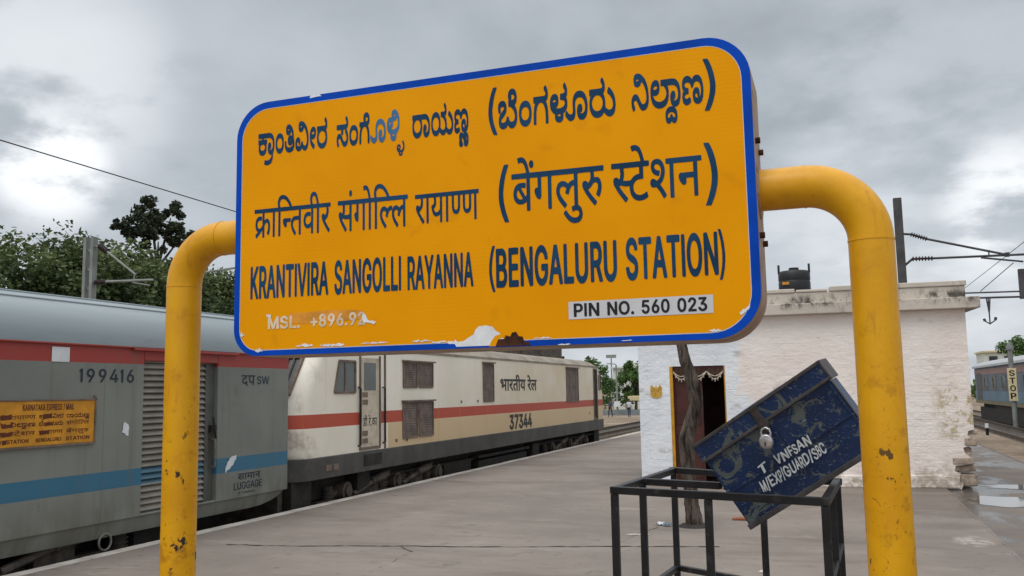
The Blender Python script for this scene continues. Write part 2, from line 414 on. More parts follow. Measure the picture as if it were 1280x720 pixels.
MT = dict(
    yellow=m_sign_yellow(), pipe=m_pipe(), coach=m_coach(), shutter=m_shutter(), roof=m_roof(), loco=m_loco(), wall=m_wall(), cornice=m_cornice(),
    platform=m_platform(), apron=m_apron(), ground=m_ground(), trunk=m_trunk(),
    blue=plain('border_blue_vinyl', s(6,72,182), .5, var=.2, scale=4, spec=.08),
    letter=plain('navy_letter_vinyl', s(30,68,100), .5, var=.3, scale=5, spec=.1),
    fade=plain('faded_letter_vinyl', s(54,106,148), .5, var=.3, scale=9),
    white=plain('white_vinyl', s(222,222,220), .5, var=.12),
    torn=plain('torn_white_backing', s(226,228,230), .7, var=.15, scale=14),
    rust=plain('rust', s(70,38,18), .9, var=.7, scale=24, bump=.003),
    rim=plain('sign_edge_metal', s(172,146,124), .6, var=.35, scale=7, dirt=(s(120,80,50), .6)),
    pin=plain('pin_label_grey', s(206,206,208), .5, var=.08), black=plain('black_lettering', s(16,16,20), .5, var=.1),
    pinkish=plain('label_residue', s(228,152,44), .6, var=.3, scale=12),
    msl=plain('worn_white_letter', s(228,206,176), .6, var=.25, scale=22),
    stand=plain('black_stand_paint', s(34,33,35), .45, var=.45, scale=9, dirt=(s(86,80,76), .45)),
    dark=plain('underframe_grime', s(44,40,36), .8, var=.5, scale=4, bump=.01),
    grime=plain('bogie_grime', s(84,76,68), .75, var=.5, scale=5, bump=.006),
    skirt=plain('skirt_grey_paint', s(72,71,68), .55, var=.3, scale=2, dirt=(s(96,84,70), .5)),
    steel=plain('worn_steel', s(138,132,124), .45, .6, var=.4, scale=5, dirt=(s(80,60,44), .6)),
    grille=plain('grille_brown', s(112,98,90), .7, var=.4, scale=5),
    frame=plain('window_frame_brown', s(118,102,90), .6, var=.35, scale=6),
    shade=plain('door_recess_grey', s(82,82,78), .6, var=.3, scale=3),
    train_letter=plain('train_number_paint', s(34,44,58), .5, var=.25, scale=8),
    loco_letter=plain('engine_letter_paint', s(48,44,42), .5, var=.35, scale=8),
    paper=plain('paper', s(214,218,220), .8, var=.1), board=plain('destination_board_yellow', s(206,142,32), .55, var=.25, scale=5),
    board_text=plain('maroon_lettering', s(92,40,18), .6, var=.3, scale=6),
    glass=m_glass('dark_window_glass', (.035,.04,.042)), cabglass=m_glass('cab_window_glass', (.10,.11,.105), .2),
    white_old=plain('old_white_paint', s(196,184,164), .6, var=.2, scale=4, dirt=(s(140,110,84), .5)),
    loco_roof=plain('engine_roof_grey', s(146,136,122), .7, var=.3, scale=2, dirt=(s(92,80,68), .6)),
    jamb=plain('yellow_door_jamb', s(196,142,34), .6, var=.25, scale=5), door=plain('maroon_door', s(74,36,30), .6, var=.35, scale=4),
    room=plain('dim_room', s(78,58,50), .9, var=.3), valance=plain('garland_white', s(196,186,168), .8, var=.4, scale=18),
    valance_dark=plain('garland_brown', s(78,54,44), .85, var=.4, scale=12),
    emblem=plain('ochre_emblem', s(198,156,66), .6, var=.3, scale=16, dirt=(s(120,90,40), .7)),
    bark=m_bark(),
    barkfar=plain('dark_bark', s(58,50,44), .95, var=.4, scale=3),
    brick=plain('bare_brick', s(176,158,142), .95, var=.45, scale=12, bump=.01), redbrick=plain('red_brick', s(150,92,70), .95, var=.35, scale=10),
    rim_brown=plain('trunk_batten', s(78,74,76), .7, var=.4, scale=12, dirt=(s(50,40,38), .6)),
    trunk_metal=plain('rusty_hasp', s(86,80,78), .5, .5, var=.5, scale=16, dirt=(s(70,44,34), .7)),
    padlock=plain('padlock_chrome', s(206,204,204), .28, .75, var=.3, scale=30, dirt=(s(110,90,80), .5)),
    trunk_white=plain('white_hand_paint', s(206,212,214), .7, var=.2, scale=30),
    tank=plain('black_tank_plastic', s(34,36,40), .5, var=.3), mast=plain('mast_steel', s(74,72,74), .7, var=.35, scale=3),
    mastL=plain('galvanised_mast', s(132,136,132), .6, var=.25, scale=2), wire=plain('wire', s(40,40,42), .6, var=.1),
    insul=plain('insulator_brown', s(58,46,46), .35, var=.2), crack=plain('crack_dark', s(52,45,40), .95, var=.4, scale=9),
    kerb=plain('platform_edge_stone', s(186,178,168), .9, var=.25, scale=3, bump=.004),
    rail=plain('rail_steel', s(96,82,72), .5, .5, var=.4, scale=2), sleeper=plain('sleeper', s(104,98,90), .95, var=.3),
    rcoach=plain('far_coach_blue', s(92,106,118), .6, var=.2, scale=.6), rcoach_low=plain('far_coach_lower', s(98,122,138), .6, var=.2, scale=.6),
    rcoach_red=plain('far_coach_band', s(150,118,112), .6, var=.2), sill=plain('far_coach_sill', s(126,116,92), .8, var=.3),
    far_roof=plain('far_coach_roof', s(170,172,174), .6, var=.2), stop=plain('stop_board_cream', s(214,200,160), .6, var=.15),
    farwhite=plain('far_building_white', s(204,206,196), .8, var=.15), farcream=plain('far_cream', s(206,192,150), .8, var=.15),
    farwall=plain('far_wall', s(128,134,136), .9, var=.2),
    leafA=m_leaf('leaf_olive', s(82,96,58), s(118,128,80), s(64,80,50)), leafB=m_leaf('leaf_dark', s(52,62,48), s(78,86,60), s(44,54,44)),
    leafC=m_leaf('leaf_green', s(74,104,54), s(108,134,74), s(60,86,48)),
)
def water():
    M = Mat('rain_water'); M.bump(M.noise(5, 3), .002, .1)
    return M.done((.06,.055,.05,1), .04, 0, .8)
MT['water'] = water()

GLYPH_TEXT = """
kan_a=542,-328 86,1 42,6 54,13 32,12 34,15 32,23 35,34 23,36 19,54 6,58 -3,72 32,35 24,43 16,48 12,78 0,84 -6,50 -13,58 -18,44 -38,58 -41,36 -54,30 -74,19 -78,6 -627,-1 -5,-10 -3,-30 0,-66 7,-35 214,-2 9,-11 -2,-8 -17,-14 -198,0 -6,-2 -4,-8 -3,-84 4,-34 7,-7 26,0 4,-5 -11,-30 -6,-44 3,-72 10,-42 18,-36 34,-38 36,-23 44,-18 64,-10 44,0 64,9 38,13 34,19 34,30 14,18 21,48 10,56 0,46 -6,44 -9,30 4,5 24,0 7,7 4,34 -4,86 -9,8 -172,0 -4,4 -1,28 321,1 56,-6 60,-19 24,-15 38,-37 14,-20 18,-46 7,-32 0,-48 -4,-22 -12,-32 -19,-31 -68,-36 -40,-1 -18,4 -18,6 -18,16 0,3 28,-8 26,4 19,13 15,26 7,46 -3,42 -7,20 -15,26 -18,11 -28,7 -42,-4 -38,-20 -16,-16 -15,-28 -13,-42 -3,-80 10,-54 18,-40 33,-37 28,-17 20,-9 48,-10 60,2 4,-7 -2,-18 -19,-42 -31,-31 -62,-32 -54,-13 -82,-6 -56,3 -88,13 -22,-68 -3,-28 3,-26 4,-9 58,-14;1274,-44 68,2 38,10 42,18 36,26 30,34 22,36 18,48 10,54 3,94 -6,50 -7,34 -30,68 -30,41 -36,29 -36,18 -54,13 -42,3 -42,-3 -52,-13 -36,-18 -33,-24 -27,-30 -27,-48 -12,-30 -13,-64 -3,-92 6,-54 10,-42 30,-64 33,-40 30,-23 46,-21 38,-10;1841,-44 73,-1 76,12 44,16 54,32 28,31 24,46 13,44 6,84 -13,76 -35,66 0,78 -13,74 -15,46 -27,54 -34,46 -20,21 -40,29 -32,18 -34,12 -42,10 -38,3 -36,-3 -42,-13 -28,-17 -19,-20 -11,-18 -13,-30 -6,-66 10,-60 15,-30 21,-24 39,-21 58,-10 36,3 42,13 24,14 31,31 25,42 19,-20 18,-34 9,-20 10,-42 -4,-5 -60,15 -66,0 -52,-13 -36,-24 -21,-33 -7,-22 -6,-48 6,-54 13,-36 25,-31 26,-16 40,-11 36,-3 38,4 60,21 34,23 24,29 3,0 4,-16 -4,-18 -14,-26 -28,-28 -27,-15 -76,-19 -56,-3 -60,6 -28,7 -38,18 -22,15 -15,19 -12,20 -7,24 4,40 -1,24 -5,8 -66,11 -12,-2 -7,-21 -6,-60 6,-66 16,-54 21,-36 30,-34 56,-34 74,-23;2390,-44 52,-1 70,16 44,26 42,45 48,-54 34,-20 54,-13 44,0 36,7 52,21 37,31 23,32 27,64 16,90 3,48 -3,68 -16,102 -21,70 -15,36 -43,78 -34,48 -48,48 -34,27 -54,33 -52,21 -54,13 -84,3 -38,-10 -36,-20 -25,-25 -22,-52 -3,-68 10,-54 23,-40 35,-24 56,-16 40,0 36,7 48,25 33,36 25,48 4,1 6,-3 38,-32 34,-38 34,-48 21,-40 18,-44 16,-54 9,-64 0,-54 -7,-36 -18,-42 -14,-18 -17,-12 -38,-16 -24,-3 -30,3 -36,16 -28,24 -15,28 -15,56 -72,2 -6,-8 -8,-38 -12,-28 -14,-18 -22,-18 -46,-16 -36,-3 -36,4 -31,9 -27,18 -14,18 -8,18 5,22 12,14 27,16 22,4 18,-4 15,-10 1,-54 4,-8 66,-7 13,25 7,42 0,38 -7,42 -12,28 -14,14 -41,22 -36,7 -24,0 -54,-13 -30,-18 -22,-22 -26,-48 -13,-62 3,-82 10,-38 18,-36 36,-41 54,-29;3719,-44 77,2 54,13 48,21 38,26 29,28 23,34 27,60 10,38 6,60 -3,76 -16,74 -24,52 -20,30 30,26 20,36 10,40 3,60 -9,60 -10,30 -30,54 -36,45 -55,-33 -13,-16 1,-54 37,-48 12,-20 9,-28 -8,-14 -17,-12 -48,-11 -398,0 -10,-7 -4,-34 0,-62 4,-34 6,-7 28,0 4,-5 -29,-68 -13,-76 0,-62 6,-58 13,-48 31,-57 20,-28 34,-29 42,-24 44,-18 46,-10;3269,-40 11,0 42,74 3,28 -3,30 -6,8 -42,21 -42,27 -40,34 -33,42 -14,30 39,-8 62,0 42,10 46,24 32,36 16,30 10,42 3,54 -13,70 -24,40 -34,26 -20,9 -60,10 -48,-7 -52,-21 -28,-21 -29,-34 -24,-44 -16,-48 -9,-64 0,-66 16,-98 18,-46 27,-48 23,-30 44,-43 66,-47;1284,97 -36,6 -31,13 -35,29 -21,37 -13,50 0,28 4,24 12,32 16,25 14,16 46,26 60,10 44,-6 24,-10 22,-11 25,-26 20,-32 10,-34 3,-42 -16,-56 -16,-28 -20,-22 -46,-23 -44,-7;270,100 -26,2 -38,10 -32,20 -18,22 -9,18 -1,22 10,24 12,16 18,14 42,18 36,7 42,0 58,-13 24,-12 18,-16 17,-24 6,-24 -11,-30 -17,-20 -33,-22 -32,-9;3730,103 -46,5 -44,16 -46,32 -27,34 -9,22 -10,30 -3,44 10,40 27,48 22,22 30,20 32,15 40,10 36,3 36,-3 30,-7 36,-15 24,-15 26,-24 22,-30 12,-28 10,-54 -7,-36 -13,-36 -12,-18 -26,-31 -24,-17 -42,-18 -54,-10;1894,289 -11,3 0,4 13,4 40,3 28,-5 -26,-10;3186,382 -24,6 -13,6 -3,6 20,28 18,15 18,9 20,7 36,0 24,-10 16,-15 0,-12 -10,-13 -24,-18 -42,-10;1786,580 -22,9 -5,7 8,8 13,7 14,4 48,0 30,-11 -14,-12 -30,-12;2526,622 -24,6 -14,10 1,6 13,9 22,7 24,0 32,-3 20,-7 -4,-6 -22,-13 -20,-7
kan_b=83,-44 9,0 54,21 14,7 4,6 0,54 -28,48 -19,56 7,18 16,17 26,12 30,0 34,-15 32,-37 45,-73 38,-54 23,-22 30,-20 30,-12 38,-7 24,0 48,7 40,15 42,33 27,42 18,52 7,42 3,86 -6,52 -7,30 -18,48 -21,38 -39,54 42,26 19,20 11,18 16,48 3,74 -3,28 -14,49 -23,47 -45,56 -55,-32 -13,-16 1,-54 43,-56 16,-40 -2,-6 -10,-12 -16,-9 -42,-10 -472,0 -8,-5 -5,-32 0,-66 3,-30 4,-9 256,-3 -11,-40 -3,-26 3,-28 4,-18 15,-26 22,-16 18,-4 24,4 18,11 15,23 7,18 3,42 -3,30 -8,30 137,2 -24,-20 -5,-10 -1,-50 56,-82 18,-44 7,-30 0,-22 -7,-26 -9,-19 -22,-22 -32,-15 -24,-3 -24,4 -28,9 -31,24 -85,130 -26,30 -22,18 -40,18 -50,7 -42,-7 -28,-10 -24,-16 -20,-21 -19,-29 -19,-54 -6,-54 13,-96 18,-48;960,-44 68,2 38,10 42,18 36,26 30,34 22,36 18,48 10,54 3,94 -6,50 -7,34 -30,68 -30,41 -36,29 -36,18 -54,13 -42,3 -42,-3 -52,-13 -36,-18 -33,-24 -27,-30 -27,-48 -12,-30 -13,-64 -3,-92 6,-54 10,-42 30,-64 33,-40 30,-23 46,-21 38,-10;1310,-32 84,-1 8,5 5,36 0,182 3,36 10,52 15,44 33,60 30,32 34,20 50,10 46,-7 26,-12 16,-11 36,-44 33,-68 13,-52 6,-48 3,-194 5,-36 8,-5 76,0 8,5 5,36 0,168 -12,120 -22,80 -21,46 -28,42 3,6 38,30 26,44 13,48 3,64 -7,50 -18,52 -18,28 -22,21 -20,14 -28,12 -30,7 -32,3 -34,-3 -50,-16 -22,-12 -21,-18 -15,-22 -15,-30 -10,-60 7,-54 18,-42 -234,-1 -8,-5 -5,-36 0,-62 4,-34 7,-7 54,0 3,-5 -25,-50 -15,-46 -16,-84 -9,-116 0,-132 3,-30;970,97 -36,6 -31,13 -35,29 -21,37 -13,50 0,28 4,24 12,32 16,25 14,16 46,26 60,10 44,-6 24,-10 22,-11 25,-26 20,-32 10,-34 3,-42 -16,-56 -16,-28 -20,-22 -46,-23 -44,-7;1646,586 -2,4 9,20 3,30 -4,61 30,7 26,-4 34,-15 21,-21 6,-24 -9,-22 -16,-15 -38,-16 -36,-6
kan_b2=84,-44 38,1 50,16 24,14 37,41 15,30 13,66 0,86 -6,52 0,66 7,30 24,42 24,21 34,18 56,13 60,-3 42,-13 34,-18 31,-30 23,-34 21,-54 10,-60 -3,-38 -19,-52 -25,-28 -14,-11 -30,-12 -22,-4 -48,4 -20,9 -17,16 35,-8 14,3 16,7 12,12 12,24 7,48 -10,58 -18,26 -37,17 -36,0 -42,-16 -16,-13 -23,-36 -10,-24 -6,-42 -3,-32 6,-58 10,-32 15,-30 33,-38 24,-16 28,-11 62,-9 40,3 38,10 36,18 35,27 17,22 21,36 18,50 13,96 0,52 -12,90 -22,68 -36,64 -40,43 -26,20 -34,18 -42,15 -32,7 -36,3 -66,-3 -42,-10 -42,-18 -36,-23 -29,-28 -20,-28 -24,-54 -10,-38 -6,-70 9,-120 0,-50 -16,-32 -16,-11 -26,-10 -42,0 -34,10 -42,26 -60,61 -34,-32 -18,-28 0,-50 10,-19 20,-23 55,-48 45,-28 46,-13;1098,-44 52,1 46,13 32,20 17,20 17,32 4,16 6,48 -5,38 69,39 40,36 21,31 21,44 16,72 3,106 -9,68 -19,66 -27,58 -35,50 -31,30 -42,28 -28,12 -38,10 -36,3 -36,-3 -42,-13 -34,-21 -21,-24 -16,-36 -6,-48 2,-66 -45,10 -40,0 -48,-10 -32,-15 -24,-17 -22,-26 -24,-48 -10,-38 -3,-30 3,-78 13,-48 18,-36 20,-28 34,-30 33,-21 58,-24 -2,-51 6,-48 22,-44 30,-25 28,-12 38,-10;1090,93 -30,9 -14,12 14,13 28,10 20,3 36,-7 19,-9 11,-12 -20,-13 -24,-7;1090,267 -56,5 -44,10 56,29 16,17 16,24 13,38 4,30 -2,76 67,-11 50,7 52,24 22,22 20,28 6,0 21,-52 13,-54 -3,-58 -7,-26 -12,-25 -36,-39 -46,-24 -38,-12 -40,-7;886,414 -15,4 1,9 24,21 24,9 26,4 22,-3 24,-10 6,-6 -10,-13 -42,-15;1142,624 -22,9 -6,9 12,10 18,6 46,1 32,-13 -6,-7 -36,-15
kan_b3=-106,-400 64,-2 34,7 26,14 13,13 13,30 0,24 -7,24 33,15 34,25 17,20 21,42 10,60 -7,60 -21,62 -46,79 -62,-29 -6,-10 42,-78 16,-56 0,-42 -4,-18 -11,-22 -23,-20 -32,-13 -48,-10 -78,0 -12,5 36,17 19,19 15,42 -1,30 -15,36 -18,18 -30,15 -48,7 -40,-6 -18,-7 -34,-25 -23,-38 -7,-24 0,-40 16,-42 17,-24 23,-18 32,-18 34,-12 2,-6 -9,-20 -1,-16 4,-18 12,-21 28,-18;-80,-335 -18,3 -16,10 0,12 12,11 18,5 22,0 18,-5 14,-11 0,-10 -8,-9 -28,-7;-216,-158 -13,4 -6,6 7,18 18,15 34,7 18,-4 15,-10 0,-20 -13,-12 -14,-5
kan_c=2831,-408 37,2 28,7 42,19 7,12 2,26 -6,34 -27,45 -6,3 -12,-7 -5,3 3,64 -4,32 -6,8 -30,1 -2,3 8,4 32,-3 22,-9 21,-22 12,-26 45,-4 -8,-56 7,-60 12,-28 15,-18 28,-18 30,-10 32,-3 34,3 48,16 36,30 18,30 12,34 7,44 0,54 -6,46 -10,32 -15,30 -22,29 -18,14 -50,23 32,23 30,31 31,54 12,34 16,98 0,84 -12,88 -17,55 -26,53 -24,33 -30,27 -30,18 -52,18 -74,4 -58,-13 -48,-26 -16,-13 -32,-38 -44,46 -22,16 -32,15 -70,13 -60,-3 -54,-17 -48,-34 -30,-50 -12,-36 -4,-32 3,-72 10,-36 27,-48 -30,-46 -13,-42 -3,-62 7,-52 15,-38 22,-31 32,-24 54,-16 36,-3 34,3 56,16 36,18 28,19 4,8 2,28 -6,32 -46,58 -48,-28 -54,-13 -30,3 -18,7 -21,19 -7,14 0,12 22,24 36,17 82,3 6,8 4,30 0,62 -5,34 -5,4 -46,0 -32,7 -36,20 -16,19 -5,16 5,14 16,19 18,12 26,9 34,4 36,-3 32,-10 34,-20 18,-23 12,-24 11,-42 7,-7 69,1 6,10 9,37 11,23 18,24 27,18 36,13 30,3 30,-3 36,-13 22,-14 22,-22 23,-40 12,-36 7,-36 -3,-80 -13,-42 -9,-16 -23,-26 -14,-10 -3,4 11,38 3,30 -6,64 -13,30 -24,24 -48,19 -30,3 -42,-7 -34,-15 -20,-17 -28,-41 -13,-36 -6,-68 6,-54 17,-47 32,-42 34,-23 66,-20 -30,-30 -42,33 -28,12 -36,7 -54,-3 -24,-7 -27,-16 -17,-17 -13,-21 -10,-64 6,-44 10,-24 -16,-34 -3,-54 4,-32 15,-34 15,-15 30,-15;3162,-260 -7,54 -10,20 -15,16 -44,14 1,4 43,-6 21,-12 18,-18 13,-40 -10,-24;317,-44 73,4 42,10 42,18 46,29 31,31 23,34 24,50 9,36 10,88 -9,92 -10,36 -23,52 5,4 186,0 48,-6 44,-13 18,-9 22,-14 34,-34 26,-48 10,-36 3,-42 -3,-34 -10,-32 -18,-34 -18,-19 -42,-20 -42,-4 -42,10 -22,15 0,4 34,-8 30,10 12,12 9,18 7,28 3,26 -3,28 -10,36 -16,21 -36,16 -36,0 -14,-4 -28,-12 -16,-13 -17,-24 -15,-32 -10,-82 7,-56 21,-54 11,-18 24,-24 25,-18 24,-10 30,-7 40,-3 36,3 38,10 46,23 44,46 22,40 16,48 12,96 0,50 -6,58 -13,60 -27,62 -29,42 -28,28 -51,33 -52,18 -50,10 -40,3 -726,-2 -4,-8 -3,-30 0,-64 4,-32 7,-8 30,0 3,-4 -25,-54 -9,-34 -10,-90 9,-90 19,-60 15,-30 17,-24 47,-45 40,-23 50,-19 48,-10;1400,-44 46,1 64,16 36,18 33,25 35,36 78,-61 42,-21 52,-13 36,-3 38,3 58,16 42,26 36,41 74,-55 24,-12 40,-12 56,-7 40,3 48,13 30,16 43,38 29,52 13,36 12,84 0,38 -12,94 -22,66 -24,44 -21,31 -56,59 -62,46 -38,21 -7,-1 -42,-74 -4,-30 4,-30 7,-9 66,-36 32,-26 43,-49 20,-34 13,-36 10,-56 -4,-24 -10,-28 -32,-40 -36,-17 -22,-4 -42,0 -48,13 -24,12 -38,29 -20,23 3,38 -6,70 -19,74 -24,48 -39,52 46,38 20,36 7,24 6,54 -6,60 -13,46 -21,42 -32,44 -14,16 -6,1 -60,-41 -4,-8 -1,-24 5,-34 34,-42 18,-32 4,-18 -4,-11 -18,-14 -30,-10 -30,-3 -144,0 -6,-2 -5,-8 -3,-94 5,-36 5,-4 52,0 12,-4 50,-24 34,-23 30,-29 27,-36 24,-50 10,-40 -1,-42 -12,-32 -22,-29 -18,-14 -30,-12 -62,-4 -40,10 -36,18 -26,20 -28,29 11,102 -13,102 -15,50 -21,42 -17,28 -30,32 -29,22 -32,18 -34,12 -32,7 -34,3 -66,-3 -48,-13 -42,-21 -37,-27 -31,-36 -31,-52 -15,-36 -16,-84 -3,-48 9,-86 10,-42 30,-70 32,-44 20,-20 48,-32 36,-15 44,-10;3036,96 -30,3 -26,9 -12,8 -22,28 0,16 8,12 28,16 24,0 16,-6 7,-10 -2,-24 2,-24 5,-9 18,-5 26,0 7,-4 -19,-8;324,102 -50,5 -30,10 -24,9 -38,28 -29,36 -15,36 -7,26 0,40 19,56 17,24 31,30 24,16 36,15 28,7 60,3 38,-7 28,-9 38,-21 29,-24 23,-34 12,-26 7,-30 0,-40 -19,-56 -17,-28 -25,-24 -22,-15 -42,-18 -30,-7;1374,102 -38,9 -30,15 -24,17 -22,25 -18,34 -10,32 -3,70 7,30 15,32 11,18 34,34 40,21 36,10 32,3 36,-3 46,-13 18,-9 26,-20 22,-25 18,-34 9,-26 4,-18 0,-52 -7,-30 -15,-36 -20,-30 -31,-26 -36,-19 -24,-7 -18,-3
kan_d=211,-44 67,4 41,14 43,28 34,40 44,-49 46,-26 36,-10 30,-3 44,3 46,13 30,16 46,42 20,32 18,46 10,48 3,30 -3,96 -13,60 -19,46 -20,34 -35,46 42,36 26,44 13,66 0,58 -10,54 -18,42 -17,24 -37,30 -28,12 -50,10 -54,-3 -35,-11 -32,-18 -30,-30 -18,-32 -10,-48 3,-64 20,-48 -13,-12 -4,-30 0,-66 5,-36 6,-4 48,0 30,-10 69,-42 34,-34 20,-26 27,-58 10,-42 -1,-32 -9,-28 -16,-27 -32,-27 -24,-10 -48,-3 -46,13 -20,14 -22,22 -15,34 -5,32 -6,10 -6,1 -67,-1 -6,-10 -5,-30 -12,-30 -16,-22 -26,-20 -48,-13 -42,0 -28,7 -18,10 -14,14 -5,10 4,12 13,15 138,103 19,20 26,38 12,34 7,44 -3,58 -7,30 -18,38 -24,28 -42,24 -54,10 -60,-3 -46,-13 -30,-17 -30,-35 -18,-44 -7,-58 10,-66 12,-32 15,-27 52,20 20,13 2,54 -15,32 9,16 14,9 24,9 26,4 30,-3 30,-13 13,-16 0,-8 -15,-20 -136,-99 -31,-35 -26,-50 -10,-60 0,-30 7,-48 13,-36 22,-34 41,-30 26,-12;1069,-44 49,1 52,13 38,18 53,46 29,44 18,46 10,44 6,60 -6,94 -10,44 -15,40 -25,42 -38,40 -46,26 -54,16 -36,3 -60,-3 -48,-13 -36,-19 -49,-42 -26,-38 -24,-58 -10,-44 -6,-72 6,-76 10,-44 15,-40 29,-50 31,-30 46,-28 62,-19;2356,-44 50,1 44,13 28,16 24,22 18,38 4,18 3,30 -2,50 61,30 42,32 21,28 21,42 7,30 6,64 -10,68 -25,52 22,38 10,28 6,48 -3,54 -7,36 -24,56 -22,34 -30,36 -6,0 -56,-39 -7,-33 3,-30 46,-64 10,-24 -2,-15 -14,-15 -34,-12 -32,-4 -84,0 -8,-10 -3,-94 3,-30 4,-8 100,-3 26,-15 22,-17 15,-23 4,-24 -7,-14 -10,-16 -32,-27 -66,-25 -90,-12 -66,3 -68,13 46,24 25,22 24,44 10,60 -6,66 -19,46 -24,24 -42,21 -34,7 -36,0 -50,-10 -28,-12 -24,-17 -20,-22 -19,-31 -12,-30 -7,-26 -6,-60 3,-36 13,-64 18,-36 22,-28 38,-34 24,-16 64,-29 -2,-61 3,-30 13,-32 17,-24 11,-10 32,-18 48,-13;2797,-44 37,1 52,16 24,14 36,41 15,30 13,66 0,86 -6,52 0,66 7,30 25,42 24,21 32,18 58,13 60,-3 42,-13 33,-18 31,-30 23,-34 21,-54 10,-60 -3,-38 -19,-52 -14,-18 -26,-21 -30,-12 -20,-4 -48,4 -22,9 -16,16 34,-8 16,3 14,7 13,12 12,24 7,48 -10,58 -18,26 -36,17 -36,0 -42,-16 -17,-13 -23,-36 -10,-24 -6,-42 -3,-32 6,-58 10,-32 15,-30 34,-38 24,-16 26,-11 64,-9 38,3 40,10 36,18 34,27 17,22 21,36 18,50 13,96 0,52 -12,90 -22,68 -37,64 -38,43 -28,20 -32,18 -42,15 -34,7 -36,3 -66,-3 -42,-10 -42,-18 -36,-23 -28,-28 -20,-28 -24,-54 -10,-38 -6,-70 9,-120 0,-50 -17,-32 -14,-11 -28,-10 -42,0 -32,10 -42,26 -60,61 -35,-32 -18,-28 0,-50 11,-19 19,-23 55,-48 46,-28 44,-13;3778,-44 56,1 66,16 44,21 28,18 44,43 72,-58 52,-27 50,-13 36,-3 46,4 37,10 35,17 25,19 29,32 18,34 15,42 13,98 -3,54 -13,76 -18,52 -27,50 -21,30 -46,49 -56,44 -54,31 -5,-2 -8,-12 -36,-66 0,-54 7,-9 54,-29 36,-26 50,-55 22,-37 15,-38 7,-30 -1,-46 -12,-32 -25,-32 -14,-11 -28,-12 -24,-4 -38,0 -42,10 -46,25 -48,42 5,104 -9,72 -19,58 -34,56 33,36 19,36 10,60 -3,58 -7,36 -24,56 -21,34 -30,36 -6,0 -54,-36 -8,-12 1,-54 37,-48 19,-40 -1,-14 -22,-19 -30,-10 -30,-3 -386,0 -10,-8 -4,-32 0,-64 4,-32 6,-8 28,0 4,-4 -26,-58 -10,-38 -6,-48 0,-64 6,-56 13,-48 24,-48 19,-25 48,-45 32,-20 42,-16 58,-13;1407,-32 81,-2 8,4 5,36 3,202 19,92 30,66 35,42 38,25 44,10 46,-3 36,-15 44,-46 31,-57 12,-34 13,-62 3,-40 0,-180 5,-36 8,-4 78,0 9,4 5,36 0,138 -12,144 -10,48 -15,46 -18,38 -24,40 40,32 17,24 16,42 6,58 -6,56 -13,46 -21,42 -46,60 -6,1 -50,-34 -10,-7 -4,-8 1,-52 43,-56 16,-36 -3,-16 -19,-15 -34,-10 -26,-3 -372,0 -9,-4 -5,-36 0,-64 4,-32 6,-8 52,0 4,-4 -23,-48 -15,-42 -16,-82 -9,-92 0,-166 3,-30;2346,93 -24,6 -19,13 7,10 20,11 36,7 22,-3 26,-10 16,-13 -6,-9 -22,-9 -20,-4;1076,96 -42,5 -24,10 -18,9 -26,24 -19,30 -12,34 -4,14 0,42 13,48 9,18 19,23 18,14 30,15 24,7 44,3 30,-4 34,-12 20,-11 26,-25 17,-28 6,-18 10,-54 -4,-26 -12,-36 -15,-28 -28,-28 -44,-20;3782,102 -50,5 -22,7 -36,15 -36,26 -30,41 -9,24 -10,42 0,26 10,36 12,28 17,24 25,24 27,18 36,15 28,7 60,3 60,-13 26,-12 32,-22 29,-32 21,-38 10,-56 -7,-38 -12,-34 -36,-48 -25,-18 -36,-18 -38,-10;2144,414 -14,3 -4,7 22,21 26,12 28,4 20,-3 16,-4 15,-12 -9,-14 -16,-8 -26,-7;542,585 -1,3 12,36 2,24 -7,48 3,6 21,5 40,-4 20,-9 23,-18 8,-12 4,-22 -5,-12 -18,-22 -20,-11 -24,-7
